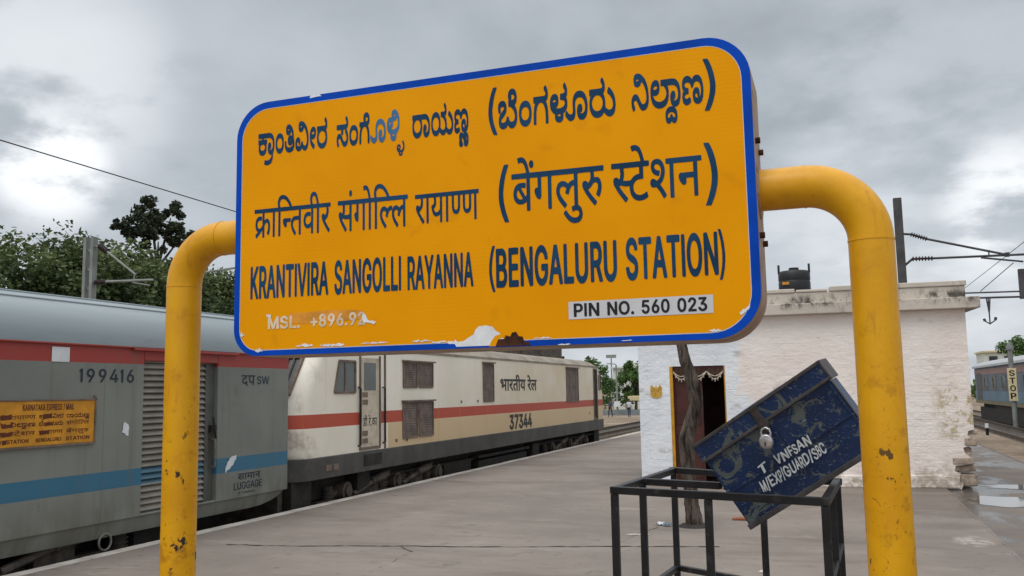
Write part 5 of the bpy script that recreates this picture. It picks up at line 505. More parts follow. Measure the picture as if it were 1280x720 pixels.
luggage=1886,-44 158,4 118,30 92,42 62,40 81,74 47,62 56,112 30,162 0,994 -18,36 -202,2 -23,-24 -2,-980 -9,-70 -35,-98 -65,-81 -90,-54 -112,-30 -112,0 -106,30 -90,54 -65,81 -28,62 -16,78 -2,1008 -14,20 -15,4 -190,0 -22,-24 -2,-1036 30,-134 50,-107 46,-61 74,-71 76,-49 112,-49 98,-23;3405,-36 129,-4 162,30 126,56 65,44 78,76 54,78 56,118 30,120 7,252 -18,36 -588,2 -15,-10 -9,-28 0,-140 18,-30 350,-2 16,-10 -29,-140 -56,-98 -37,-39 -70,-47 -62,-28 -120,-23 -98,7 -76,23 -87,43 -99,92 -40,62 -49,120 -23,118 0,204 23,118 42,112 61,92 80,71 78,42 76,23 120,7 56,-9 104,-42 74,-50 54,-64 76,-141 210,-2 19,17 -4,50 -42,112 -65,107 -62,71 -56,47 -106,63 -118,42 -84,16 -176,0 -118,-23 -50,-14 -112,-56 -70,-54 -98,-106 -64,-107 -56,-140 -30,-140 -7,-176 7,-104 28,-140 54,-140 67,-112 85,-95 92,-68 140,-63 90,-23;4931,-36 137,-4 160,30 98,42 87,58 85,84 54,76 49,106 30,118 7,260 -18,36 -588,2 -15,-10 -9,-28 0,-140 18,-30 350,-2 16,-10 -13,-98 -23,-64 -44,-72 -48,-50 -92,-54 -90,-28 -70,-9 -84,7 -84,23 -94,51 -78,70 -61,90 -35,92 -23,104 -7,70 7,196 44,162 49,90 58,67 62,47 84,42 98,23 84,0 78,-16 104,-49 78,-68 50,-74 48,-99 210,-2 22,25 -28,112 -49,98 -61,84 -60,59 -62,47 -92,49 -76,28 -112,23 -176,0 -168,-37 -98,-49 -90,-68 -93,-102 -77,-140 -42,-112 -30,-168 0,-216 21,-126 51,-154 70,-126 91,-106 93,-71 118,-56 112,-30;7871,-36 137,-4 160,30 98,42 92,61 80,81 75,118 35,84 30,162 0,202 -18,30 -588,2 -15,-10 -9,-28 0,-140 18,-30 350,-2 16,-10 1,-42 -30,-106 -51,-86 -48,-50 -92,-54 -90,-28 -64,-9 -90,7 -84,23 -94,51 -71,62 -54,78 -49,112 -23,104 -7,84 7,176 23,104 42,106 75,104 73,58 70,35 112,30 92,0 70,-16 84,-35 98,-82 43,-60 55,-113 210,-2 22,25 -14,76 -63,134 -54,76 -73,74 -78,54 -70,35 -76,28 -112,23 -176,0 -168,-37 -98,-49 -98,-75 -92,-109 -70,-126 -42,-118 -30,-176 0,-188 30,-176 50,-136 70,-118 106,-113 84,-61 104,-49 112,-30;166,-16 890,-3 22,9 10,22 0,148 -10,22 -14,9 -652,0 -16,11 -1,1274 -9,28 -16,10 -196,0 -14,-9 -10,-23 0,-1462;5780,-16 212,-3 20,9 139,386 23,18 552,-2 154,-402 22,-9 188,0 27,17 -4,42 -504,1372 -28,70 -23,30 -230,2 -23,-24 -532,-1456 -7,-28;8846,-16 926,-3 22,11 9,20 0,140 -17,37 -694,2 -14,5 -3,12 5,434 642,4 16,10 9,28 0,140 -11,23 -14,9 -642,4 -2,439 700,7 18,36 0,140 -18,30 -916,2 -23,-10 -9,-28 0,-1456;6244,605 -9,17 205,600 210,-610 -14,-8
tonnes=9593,-32 115,3 106,23 90,35 73,43 71,64 61,90 37,112 4,64 -4,70 -37,104 -61,84 -50,42 -142,79 -414,130 -70,40 -57,59 -16,50 0,84 16,48 33,50 46,36 56,28 126,30 118,-7 78,-23 56,-28 57,-50 55,-121 168,-2 20,10 -5,63 -35,92 -33,56 -73,73 -70,47 -78,35 -118,30 -78,7 -126,-7 -76,-16 -106,-42 -94,-65 -60,-60 -50,-86 -23,-70 -7,-56 7,-106 53,-114 48,-57 70,-54 92,-49 76,-28 302,-88 84,-35 62,-40 44,-53 16,-48 0,-70 -30,-78 -58,-66 -84,-47 -112,-30 -126,0 -98,23 -90,47 -58,67 -40,106 -182,2 -17,-18 15,-84 28,-70 33,-56 71,-76 86,-58 106,-42 104,-23;3825,-26 109,4 146,37 106,49 101,78 81,96 64,108 56,168 23,160 -7,224 -30,134 -45,118 -83,129 -62,71 -68,52 -114,65 -120,37 -126,14 -112,-7 -154,-44 -84,-42 -86,-65 -85,-90 -75,-126 -49,-126 -23,-112 -13,-162 13,-160 23,-112 49,-126 75,-126 73,-81 112,-82 134,-56 104,-23;173,-4 169,-4 18,18 0,1462 -4,16 -14,9 -154,-2 -178,-183 4,-163 14,-2 118,65 17,-6 1,-1190;691,-4 169,-4 18,18 0,1462 -4,16 -14,9 -154,-2 -171,-177 0,-154 10,-14 119,58 14,1 4,-9 0,-1184;2308,-4 176,-4 18,18 1,1294 17,11 440,2 11,23 0,140 -11,15 -1106,2 -22,-11 -2,-146 10,-23 442,-2 16,-11 1,-1288;4807,-4 183,-4 18,18 0,902 -14,218 4,80 15,-10 151,-266 593,-932 25,-10 188,0 22,9 3,1471 -9,22 -176,3 -18,-17 4,-1198 -188,316 -568,890 -22,9 -196,0 -20,-9 -4,-1472;6354,-4 176,-4 18,18 0,986 -10,220 22,-24 221,-378 519,-813 22,-9 196,0 20,9 4,1471 -9,22 -177,3 -17,-17 3,-1200 -138,234 -621,972 -25,11 -188,0 -22,-9 -3,-1472;7894,-4 898,-4 22,10 2,154 -18,18 -692,0 -14,5 -4,13 5,468 643,4 15,4 9,20 0,140 -18,18 -649,4 -1,460 700,5 14,9 3,16 0,140 -11,15 -888,2 -23,-11 -2,-1470;3842,162 -104,14 -120,49 -76,54 -56,64 -58,107 -30,92 -21,132 0,126 21,148 30,90 56,106 40,48 88,72 70,35 84,23 84,7 84,-9 132,-49 84,-61 50,-57 50,-87 35,-90 23,-106 7,-154 -7,-98 -23,-104 -35,-92 -54,-90 -50,-56 -58,-44 -70,-35 -98,-30
karnataka=23762,-278 206,-3 36,16 29,29 478,1772 -3,43 -50,35 -210,2 -42,-21 -22,-31 -478,-1772 14,-42;20955,-82 165,4 112,23 90,35 106,63 87,85 40,56 42,106 16,76 0,92 -23,90 -58,101 -70,71 -76,54 -134,63 -381,117 -67,39 -36,53 -9,76 35,84 66,51 126,27 70,-6 108,-36 55,-64 30,-84 53,-36 224,-2 34,16 23,22 9,50 -37,132 -40,64 -73,80 -64,47 -90,49 -84,30 -140,21 -120,0 -140,-21 -168,-72 -84,-61 -71,-81 -42,-76 -30,-106 0,-104 23,-92 30,-65 90,-99 64,-47 126,-63 412,-130 70,-43 30,-43 9,-56 -7,-48 -42,-78 -74,-50 -112,-30 -118,9 -56,14 -64,35 -43,58 -27,85 -56,42 -230,2 -36,-16 -22,-23 -9,-48 37,-134 54,-90 80,-81 42,-33 98,-49 98,-35 84,-16;22306,-82 172,4 104,23 92,35 100,58 85,76 61,92 42,126 6,70 -6,76 -42,120 -61,84 -64,56 -171,92 -412,130 -42,26 -44,46 -9,28 0,84 39,71 34,28 64,28 90,15 98,-15 73,-29 41,-36 28,-48 23,-70 45,-30 232,-2 34,16 23,22 7,22 -5,56 -37,104 -40,70 -88,88 -70,47 -104,49 -120,30 -70,7 -118,0 -148,-23 -76,-28 -106,-56 -112,-103 -36,-53 -49,-126 -9,-62 7,-106 40,-104 58,-78 64,-56 149,-85 448,-144 50,-33 29,-38 9,-28 0,-70 -35,-78 -36,-34 -48,-28 -115,-32 -112,7 -112,44 -51,57 -33,100 -50,35 -238,2 -34,-16 -23,-23 -8,-28 6,-48 37,-112 36,-66 84,-92 162,-96 168,-44;151,-54 235,-3 56,37 10,36 0,448 28,42 94,90 442,-617 48,-34 274,-2 56,30 56,-30 230,0 28,9 32,22 19,36 109,322 16,27 14,4 461,-3 139,-378 50,-37 246,-2 48,28 16,39 -539,1470 -37,50 -42,16 -252,0 -34,-16 -23,-22 -515,-1422 -21,-48 -9,-2 -572,806 548,588 28,42 -7,42 -59,32 -266,0 -42,-16 -554,-591 -10,15 0,518 -9,36 -23,22 -34,16 -218,0 -52,-24 -21,-50 0,-1456 14,-42;3021,-54 235,-3 34,16 23,23 9,34 0,490 4,13 14,5 196,-4 278,-518 36,-43 42,-16 252,0 36,16 22,23 0,42 -304,552 2,14 70,46 76,77 37,53 49,118 16,78 0,146 -51,162 -51,80 -76,77 -70,47 -120,49 -154,23 -594,0 -36,-16 -22,-22 -9,-36 0,-1456 14,-42;4379,-54 235,-3 42,21 22,38 6,914 15,-10 597,-938 46,-25 258,0 60,31 14,42 0,1456 -9,36 -15,17 -42,21 -224,0 -36,-16 -22,-22 -9,-36 -3,-899 -44,53 -550,868 -26,28 -46,24 -252,0 -59,-32 -14,-42 0,-1456 14,-42;5835,-54 249,-3 42,21 22,32 123,356 23,11 454,-1 16,-16 123,-350 27,-36 38,-17 238,0 34,16 23,23 4,28 -18,56 -518,1406 -14,36 -23,22 -42,16 -252,0 -34,-16 -23,-22 -539,-1478 -6,-28 6,-20;7802,-54 234,-3 46,25 21,42 1,1246 16,10 386,0 37,18 20,20 9,28 0,148 -14,34 -46,30 -1162,2 -42,-16 -22,-22 -9,-36 0,-140 9,-28 22,-22 36,-16 384,0 17,-10 1,-1240 14,-42;8649,-54 249,-3 42,21 22,32 123,356 23,11 454,-1 16,-16 130,-364 20,-22 38,-17 238,0 34,16 23,23 7,20 -7,28 -539,1464 -30,36 -42,16 -252,0 -34,-16 -23,-22 -539,-1478 -6,-28 6,-20;10231,-54 235,-3 56,37 10,36 0,456 116,126 42,-47 398,-565 56,-41 266,-2 56,32 64,-32 230,0 28,9 28,19 16,25 123,356 23,11 461,-3 132,-364 23,-32 34,-19 246,-2 45,25 17,34 -537,1470 -14,36 -23,22 -42,16 -252,0 -34,-16 -23,-22 -522,-1436 -23,-35 -572,805 569,616 9,28 -9,28 -59,32 -274,0 -42,-16 -546,-591 -10,15 0,518 -9,36 -23,22 -34,16 -218,0 -52,-24 -21,-50 0,-1456 14,-42;13801,-54 955,-3 42,16 23,23 9,34 0,140 -14,36 -46,29 -650,2 -14,5 -4,12 5,372 593,3 53,31 14,42 -2,148 -19,34 -38,23 -601,5 -1,363 650,7 46,30 14,34 0,148 -9,28 -23,22 -42,16 -924,0 -42,-16 -22,-22 -9,-36 0,-1456 14,-42;14949,-54 263,-3 42,21 364,512 361,-516 37,-17 252,0 60,31 9,28 -5,23 -506,741 49,84 430,616 2,34 -17,25 -50,21 -244,0 -36,-16 -48,-55 -294,-421 -302,442 -34,34 -36,16 -244,0 -60,-32 -12,-28 7,-28 476,-692 -504,-728 -11,-36 4,-20;16510,-54 234,-3 36,16 22,23 9,34 5,462 370,11 112,30 90,42 78,54 73,81 26,42 42,90 23,92 7,126 -16,104 -43,123 -50,76 -70,71 -70,47 -104,49 -176,30 -588,0 -34,-16 -23,-22 -9,-36 0,-1456 14,-42;17854,-54 234,-3 36,16 22,23 9,34 0,490 3,13 14,5 196,-4 265,-490 51,-71 42,-16 252,0 34,16 23,23 5,20 -8,28 -300,554 78,59 80,81 33,48 35,84 21,84 7,84 -12,120 -51,146 -54,78 -73,66 -64,40 -118,49 -154,23 -596,0 -34,-16 -23,-22 -9,-36 0,-1456 14,-42;19212,-54 956,-3 42,16 22,23 9,34 0,140 -14,36 -45,29 -652,2 -14,5 -3,12 5,372 600,3 53,31 14,42 -2,148 -19,34 -38,23 -608,5 -2,363 658,7 46,30 14,34 0,148 -9,28 -23,22 -42,16 -930,0 -42,-16 -23,-22 -9,-36 0,-1456 14,-42;25372,-54 228,-3 34,16 23,23 9,34 4,732 15,-18 299,-751 56,-36 196,0 50,21 29,46 277,714 22,37 4,-745 9,-34 23,-23 42,-16 216,0 46,25 21,48 0,1456 -17,46 -50,28 -300,0 -42,-16 -25,-22 -395,-1017 -403,1017 -25,22 -42,16 -294,0 -45,-24 -21,-50 0,-1456 14,-42;27136,-54 242,-3 42,21 22,24 123,358 23,17 462,-2 138,-373 27,-28 37,-17 232,0 34,16 23,23 7,34 -35,98 -497,1352 -16,36 -28,28 -34,16 -252,0 -36,-16 -29,-30 -539,-1484 12,-42;28704,-54 228,-3 48,28 18,39 0,1462 -14,42 -52,32 -218,0 -45,-24 -21,-42 0,-1464 14,-42;29271,-54 927,-3 50,28 17,39 -2,154 -15,31 -42,26 -630,7 -4,1244 -14,42 -52,32 -224,0 -50,-28 -17,-38 0,-1464 14,-42;1988,637 -8,17 126,370 16,19 137,-397 -11,-10;6378,638 -2,16 134,388 16,-24 127,-378;9198,637 -8,17 126,370 16,19 137,-397 -11,-10;12062,638 -2,16 134,388 16,-24 127,-378;27678,637 -7,9 6,22 135,375 140,-399 -14,-8;16822,763 -11,17 3,481 260,5 70,-16 62,-33 58,-87 16,-78 -9,-126 -47,-98 -66,-43 -56,-16 -56,-7;3332,805 -10,17 4,439 258,5 78,-16 56,-26 50,-60 23,-76 0,-112 -9,-42 -33,-64 -45,-36 -112,-30;18166,805 -11,17 5,440 258,4 98,-23 59,-37 40,-76 13,-106 -20,-112 -40,-56 -66,-36 -78,-16
trunk_a=538,-54 234,-3 46,25 21,42 1,1246 16,10 386,0 37,18 20,20 9,28 0,148 -14,34 -46,30 -1162,2 -42,-16 -22,-22 -9,-36 0,-140 9,-28 22,-22 36,-16 384,0 17,-10 1,-1240 14,-42
trunk_a2=4867,-80 137,-3 154,21 104,37 92,49 90,75 65,87 42,106 16,84 -7,112 -32,94 -59,88 -73,66 -50,33 -146,70 -378,116 -56,33 -44,52 -9,92 31,72 64,48 98,30 90,0 112,-37 39,-29 33,-50 23,-76 45,-30 232,-2 56,37 10,43 -37,134 -43,72 -50,57 -76,61 -102,54 -164,46 -98,7 -140,-7 -78,-16 -140,-56 -118,-82 -64,-71 -43,-79 -30,-98 0,-120 16,-70 35,-76 72,-88 70,-54 132,-70 434,-137 53,-37 33,-48 2,-98 -35,-70 -31,-30 -60,-34 -94,-24 -134,7 -84,30 -38,29 -33,42 -33,101 -50,34 -238,2 -34,-16 -23,-23 5,-98 30,-84 44,-79 70,-78 84,-61 84,-42 90,-30;569,-52 269,-3 36,16 22,23 525,1434 21,70 -8,23 -22,21 -34,16 -238,0 -56,-37 -372,-1066 -15,21 -368,1044 -23,22 -42,16 -230,0 -36,-16 -22,-22 -4,-28 18,-56 525,-1428 23,-32;1605,-52 235,-3 42,21 22,38 6,913 36,-45 576,-902 46,-25 258,0 60,31 14,42 0,1456 -9,36 -15,17 -42,21 -224,0 -36,-16 -22,-22 -9,-36 -3,-904 -23,22 -597,932 -46,24 -252,0 -59,-32 -14,-42 0,-1456 14,-42;3187,-52 235,-3 34,16 23,23 9,34 5,568 573,3 34,16 23,23 9,34 0,140 -14,36 -46,29 -579,5 -5,378 4,13 14,5 636,2 46,30 14,34 0,148 -9,28 -23,22 -42,16 -924,0 -42,-16 -22,-22 -9,-36 0,-1456 14,-42;5665,-52 249,-3 42,21 29,52 102,302 15,33 14,5 462,-1 16,-17 116,-328 34,-50 38,-17 230,0 36,16 22,23 8,28 -22,70 -525,1428 -23,22 -42,16 -252,0 -34,-16 -23,-22 -539,-1478 -6,-28 6,-20;7247,-52 235,-3 42,21 22,38 6,907 15,-11 597,-930 46,-25 258,0 60,31 14,42 0,1456 -9,36 -15,17 -42,21 -224,0 -42,-16 -23,-22 -9,-36 -4,-896 -36,42 -576,904 -46,24 -252,0 -59,-32 -14,-42 0,-1456 14,-42;6208,640 -2,22 134,383 143,-397 -17,-10
trunk_b=1918,-268 192,-3 36,16 22,23 482,1784 -11,36 -39,22 -196,2 -50,-32 -483,-1784 12,-42;6748,-268 200,-3 37,17 20,28 478,1772 -14,42 -39,22 -188,2 -36,-16 -22,-22 -478,-1772 2,-42;14987,-268 199,-3 38,17 20,28 478,1772 -14,42 -38,22 -190,2 -34,-16 -23,-22 -478,-1772 2,-42;9793,-72 73,-3 126,14 70,16 140,63 70,47 74,67 61,84 42,90 30,112 7,92 0,966 -14,42 -38,22 -218,2 -50,-32 -9,-34 0,-946 -7,-76 -18,-60 -56,-95 -42,-36 -62,-35 -92,-23 -104,0 -84,23 -42,21 -67,57 -54,92 -16,70 0,1008 -9,34 -16,16 -42,16 -210,0 -50,-32 -9,-34 0,-960 7,-90 37,-134 42,-84 40,-56 115,-106 84,-49 106,-42 98,-23;16317,-72 143,-3 78,7 160,44 70,35 106,75 48,57 51,87 30,98 7,104 -30,126 -44,80 -84,85 -70,47 -154,70 -356,109 -78,47 -36,60 -2,84 35,70 81,57 98,23 84,0 84,-23 42,-21 43,-36 28,-50 23,-70 38,-22 218,-2 48,30 11,30 -7,56 -30,84 -50,86 -64,64 -62,47 -98,49 -162,44 -202,0 -78,-14 -112,-37 -90,-49 -70,-54 -58,-66 -42,-78 -30,-90 -7,-78 7,-62 23,-78 35,-70 64,-73 70,-54 126,-63 417,-132 73,-45 30,-39 9,-28 0,-84 -39,-72 -70,-55 -112,-37 -118,0 -120,37 -52,43 -26,36 -30,90 -46,30 -224,2 -48,-30 -4,-58 37,-126 37,-65 84,-92 56,-40 112,-56 70,-23;8218,-64 144,-4 160,30 140,63 80,51 85,84 54,76 49,106 37,140 7,258 -14,36 -24,15 -28,9 -588,0 -42,-21 -18,-39 0,-146 18,-39 42,-21 317,-4 1,-34 -16,-64 -68,-118 -74,-58 -56,-28 -118,-23 -84,7 -78,23 -58,29 -92,84 -40,64 -49,112 -23,118 0,204 23,118 42,106 61,90 74,65 48,28 78,23 104,7 56,-9 92,-35 59,-43 47,-56 68,-136 42,-27 224,-2 51,31 7,22 -5,34 -45,130 -64,104 -66,74 -102,79 -87,47 -73,30 -134,30 -188,0 -120,-23 -48,-14 -140,-70 -70,-54 -106,-113 -64,-108 -56,-146 -30,-140 -7,-176 7,-104 28,-140 58,-154 63,-106 93,-101 90,-68 168,-77 92,-23;19180,-64 158,-4 98,16 104,35 140,77 109,100 61,84 35,70 43,146 -13,36 -45,24 -218,-2 -42,-27 -54,-129 -78,-87 -92,-47 -104,-23 -98,9 -112,42 -84,68 -58,80 -49,112 -23,106 -7,98 7,146 37,148 42,84 37,52 90,82 64,28 98,23 70,0 76,-16 70,-28 78,-61 54,-80 30,-86 45,-34 221,-3 50,31 6,28 -41,140 -35,70 -92,123 -126,96 -81,41 -81,29 -112,23 -188,0 -168,-37 -126,-63 -84,-61 -102,-109 -61,-98 -63,-154 -30,-132 -7,-224 28,-190 51,-146 63,-112 110,-126 87,-65 140,-70 112,-30;161,-44 213,-3 42,21 16,32 6,815 15,-17 326,-820 51,-31 182,0 42,16 22,23 319,818 15,18 4,-808 9,-36 15,-15 42,-16 204,0 42,21 17,46 0,1456 -14,42 -45,24 -288,0 -59,-32 -409,-1058 -417,1058 -59,32 -280,0 -42,-21 -18,-45 0,-1456 14,-42;2828,-44 942,-3 42,16 15,15 9,36 0,140 -14,34 -38,23 -658,2 -14,5 -4,12 5,378 607,4 46,24 14,42 -2,148 -12,28 -38,22 -615,6 -1,383 664,7 39,22 14,36 0,146 -25,44 -42,16 -916,0 -42,-16 -16,-16 -9,-34 0,-1456 14,-42;3976,-44 248,-3 42,21 372,524 368,-528 38,-17 238,0 52,25 10,28 -6,22 -507,740 473,686 12,36 -14,31 -48,21 -232,0 -37,-18 -333,-485 -14,-8 -341,493 -37,18 -232,0 -52,-24 -12,-28 8,-30 477,-692 -513,-742 0,-42;5537,-44 221,-3 50,31 9,36 5,468 342,4 140,30 90,42 70,47 74,73 40,64 58,168 7,146 -9,64 -49,146 -35,56 -72,81 -70,47 -118,56 -106,23 -98,7 -532,0 -42,-16 -15,-16 -9,-34 0,-1456 14,-42;10668,-44 234,-3 42,21 137,382 17,10 490,-2 139,-372 15,-18 42,-21 210,0 42,16 16,15 8,28 -8,28 -525,1428 -19,42 -32,23 -28,9 -230,0 -36,-16 -22,-22 -532,-1470 -6,-28 6,-22;12243,-44 227,-3 51,31 9,36 0,490 4,12 14,5 202,0 22,-9 250,-470 50,-79 36,-16 238,0 42,16 15,15 5,22 -12,34 -296,546 88,64 63,62 40,56 42,106 23,140 -14,140 -47,132 -41,60 -76,77 -50,33 -126,56 -104,23 -106,7 -532,0 -42,-16 -15,-16 -9,-34 0,-1456 14,-42;13601,-44 571,-3 154,23 56,14 140,63 98,68 106,115 56,92 28,70 51,188 7,78 -7,244 -23,106 -42,118 -70,126 -100,109 -84,61 -146,70 -168,37 -106,7 -504,0 -56,-30 -10,-36 0,-1456 14,-42;17255,-44 675,-3 84,14 98,30 106,56 66,57 47,64 35,84 23,104 0,78 -16,84 -35,84 -40,62 -60,60 -77,52 102,92 40,70 23,76 7,64 -7,84 -23,84 -43,86 -84,92 -64,40 -118,49 -182,23 -540,0 -42,-16 -15,-16 -9,-34 0,-1456 14,-42;13898,220 -10,16 1,1030 17,10 168,0 98,-7 118,-30 87,-51 64,-62 51,-84 31,-84 23,-140 0,-134 -21,-140 -23,-70 -49,-90 -47,-56 -60,-44 -70,-35 -146,-30;17546,220 -11,16 5,386 320,3 106,-37 31,-22 33,-42 37,-106 -7,-70 -28,-56 -52,-43 -120,-30;11190,633 -8,9 6,22 148,421 157,-443 -17,-10;5828,759 -11,17 3,495 224,5 78,-7 76,-23 42,-26 56,-84 18,-74 -9,-140 -14,-42 -50,-70 -63,-36 -70,-16;12540,794 -10,16 5,462 223,4 76,-7 84,-23 56,-42 37,-64 16,-134 -23,-98 -40,-56 -46,-29 -84,-23;17546,885 -11,17 5,370 230,4 84,-7 70,-23 48,-41 32,-65 7,-50 -7,-56 -30,-62 -41,-42 -37,-23 -98,-23
stop=571,-72 151,-3 76,7 78,16 140,56 90,61 92,99 36,72 30,98 0,140 -23,78 -51,93 -70,71 -104,68 -92,42 -398,123 -64,40 -36,45 -14,70 7,50 23,44 48,48 42,21 84,23 98,0 84,-23 42,-21 51,-50 41,-101 42,-27 216,-2 50,30 3,72 -30,98 -37,65 -70,78 -84,61 -84,42 -160,44 -210,0 -78,-14 -90,-30 -106,-56 -66,-50 -68,-78 -35,-62 -37,-148 7,-104 30,-84 26,-50 78,-84 59,-43 140,-70 416,-131 61,-42 28,-42 9,-92 -12,-42 -40,-59 -84,-54 -50,-16 -98,-11 -104,13 -108,51 -48,62 -26,86 -42,28 -224,2 -50,-30 -9,-30 6,-42 37,-118 47,-78 81,-80 140,-82 90,-30;3427,-64 137,-4 76,7 84,23 168,77 98,75 84,99 72,121 49,134 30,154 7,118 -7,126 -28,148 -51,140 -63,112 -96,112 -95,71 -140,70 -104,30 -232,7 -70,-9 -112,-35 -126,-63 -79,-57 -103,-110 -64,-108 -56,-146 -30,-134 -7,-202 7,-98 21,-98 58,-168 77,-126 86,-95 90,-68 168,-77 84,-23;1901,-44 221,-3 42,21 17,38 1,1254 16,10 392,0 36,16 24,44 0,146 -14,36 -38,22 -1148,2 -42,-16 -16,-16 -9,-34 0,-140 25,-44 34,-16 392,0 17,-10 1,-1246 14,-42;4484,-44 220,-3 51,31 9,36 5,468 341,4 120,23 112,49 70,47 73,73 40,64 42,104 23,126 0,78 -23,126 -42,98 -37,58 -84,85 -48,33 -120,56 -104,23 -98,7 -532,0 -42,-16 -16,-16 -9,-34 0,-1456 14,-42;3486,207 -112,21 -62,28 -64,47 -48,57 -51,86 -28,70 -23,112 -7,126 7,106 23,112 42,98 61,90 74,65 70,35 98,23 56,0 84,-16 84,-35 62,-47 51,-59 56,-106 23,-70 21,-118 0,-162 -37,-182 -75,-140 -95,-87 -48,-26 -84,-23;4774,759 -10,17 4,495 224,5 70,-7 84,-23 48,-33 44,-67 23,-90 -7,-120 -42,-98 -60,-50 -98,-30
"""
# ------------------------------------------------------------------ lettering
# outlines of the painted words (font units, first point absolute, then steps)
GLYPHS = {}
for ln in GLYPH_TEXT.strip().split('\n'):
    k, body = ln.split('=', 1); cs = []
    for c in body.split(';'):
        x = y = 0; P = []
        for q in c.split(' '):
            a, b = q.split(','); x += int(a); y += int(b); P.append((x, y))
        cs.append(P)
    GLYPHS[k] = cs
def word(mb, key, x0, x1, z0, z1, f, base=None, head=None):
    """lay a word between x0..x1; z0 is the baseline, z1 the head line"""
    cs = GLYPHS[key]; xs = [p[0] for c in cs for p in c]; ys = [p[1] for c in cs for p in c]
    a, b = min(xs), max(xs)
    if base is None: base, head = min(ys), max(ys)
    g = lambda x, y: f(x0+(x-a)/(b-a)*(x1-x0), z0+(y-base)/(head-base)*(z1-z0))
    mb.sheet(cs, g); return mb
KB, KH, DB, DH, LB, LH = -25, 605, -5, 632, -50, 1540

# ------------------------------------------------------------------ ground, platform, tracks
struct(MB().poly([(-900,-300,-1.02),(900,-300,-1.02),(900,1500,-1.02),(-900,1500,-1.02)]).build('ground', MT['ground']))
plat = struct(MB().box(-7.0,1.45,-12,62,-1.0,0).build('platform', MT['platform']))
mb = MB()
y = -12
rnd = random.Random(3)
while y < 62:
    mb.box(-7.16,-7.002,y+.006,min(y+1.2,62)-.006,-.16,.004+rnd.uniform(-.002,.003)); y += 1.2
mb.build('edge_stone', MT['kerb'], plat, bevel=.006)
MB().box(-7.1,-7.001,-12,62,-1.0,-.165).build('edge_wall', MT['brick'], plat)
def crack(pts, w, seed, name='crack'):
    r = random.Random(seed); P = []
    for (x0,y0),(x1,y1) in zip(pts, pts[1:]):
        n = max(3, int(math.hypot(x1-x0, y1-y0)/.07))
        for i in range(n): P.append((x0+(x1-x0)*i/n, y0+(y1-y0)*i/n))
    P.append(pts[-1]); rows = []; jx = jy = 0
    for i, (x, y) in enumerate(P):
        jx = jx*.7+r.uniform(-.012,.012); jy = jy*.7+r.uniform(-.014,.014); ww = w*r.uniform(.25,1.3)
        rows.append([(x+jx, y+jy-ww/2, .004), (x+jx, y+jy+ww/2, .004)])
    MB().grid(rows).build(name, MT['crack'], plat)
crack([(-6.2,8.23),(-5.28,8.36),(-4.33,8.58),(-3.19,8.81),(-2.22,9.08),(-1.2,9.3)], .036, 1)
crack([(-4.33,8.56),(-4.07,8.3),(-4.0,7.6),(-3.95,7.0),(-3.9,6.2)], .022, 2)
crack([(-2.2,9.1),(-2.15,9.9),(-2.0,10.4),(-2.02,10.75)], .05, 5)
crack([(1.40,5.0),(1.415,14.7)], .022, 7, 'joint')
def blot(pts, seed, z=.004, jag=.12, name='patch', mat='kerb'):
    r = random.Random(seed); cx = sum(p[0] for p in pts)/len(pts); cy = sum(p[1] for p in pts)/len(pts)
    P = []
    for (x0,y0),(x1,y1) in zip(pts, pts[1:]+pts[:1]):
        for i in range(5):
            t = i/5; x, y = x0+(x1-x0)*t, y0+(y1-y0)*t; k = 1+r.uniform(-jag, jag); P.append((cx+(x-cx)*k, cy+(y-cy)*k))
    return MB().sheet([P], lambda u, v: (u, v, z)).build(name, MT[mat], plat)
blot([(-2.25,9.83),(-2.0,9.85),(-2.02,9.93),(-2.25,9.9)], 8, jag=.3)
blot([(-.72,8.1),(-.66,8.1),(-.66,8.2),(-.72,8.2)], 9, jag=.3)
# right: lower apron with rain water, then the yard with sunk rails
struct(MB().box(1.452,3.36,-12,62,-1.0,-.03).build('yard_pavement', MT['apron']))
struct(MB().grid([[(3.362,-12,-.16),(3.362,120,-.16)],[(5.6,-12,-.22),(5.6,120,-.22)],[(6.6,-12,-.5),(6.6,120,-.5)],[(7.4,-12,-.72),(7.4,120,-.72)],[(60,-12,-.76),(60,120,-.76)],[(61,-12,-1.05),(61,120,-1.05)]]).build('yard_ground', MT['ground']))
r = random.Random(12); P = []
for i in range(48):
    a = 2*math.pi*i/48; k = 1+.10*math.sin(3*a+1)+.06*math.sin(7*a)+r.uniform(-.02,.02)
    P.append((2.02+.52*k*math.cos(a)*(1.1 if math.cos(a)>0 else .8), 13.95+.6*k*math.sin(a)))
struct(MB().sheet([P], lambda u,v: (u,v,-.026)).build('puddle', MT['water']))
P = [(2.6+.55*math.cos(2*math.pi*i/40)*(1+.2*math.sin(5*i)), 15.9+.35*math.sin(2*math.pi*i/40)*(1+.12*math.cos(3*i))) for i in range(40)]
struct(MB().sheet([P], lambda u,v: (u,v,-.026)).build('puddle', MT['water']))
def track(x, zt, y0, y1, sleepers=True, name='railway_track'):
    root = bpy.data.objects.new(name, None); COL.objects.link(root); struct(root)
    for sgn in (-1, 1):
        xx = x+sgn*.84
        pr = [(-.07,-.15),(.07,-.15),(.07,-.135),(.012,-.12),(.012,-.04),(.036,-.03),(.036,0),(-.036,0),(-.036,-.03),(-.012,-.04),(-.012,-.12),(-.07,-.135)]
        MB().prism(pr, lambda u, v, t: (xx+u, y0+(y1-y0)*t, zt+v)).build('rail', MT['rail'], root)
    if sleepers:
        mb = MB(); yy = y0
        while yy < y1: mb.box(x-1.35,x+1.35,yy,yy+.25,zt-.33,zt-.155); yy += .65
        mb.build('sleeper_row', MT['sleeper'], root)
    return root
track(-8.85, -.76, -12, 130)
track(-13.4, -.76, -12, 130)
track(4.30, -.06, -5, 120, False)
track(9.6, -.56, -5, 120)
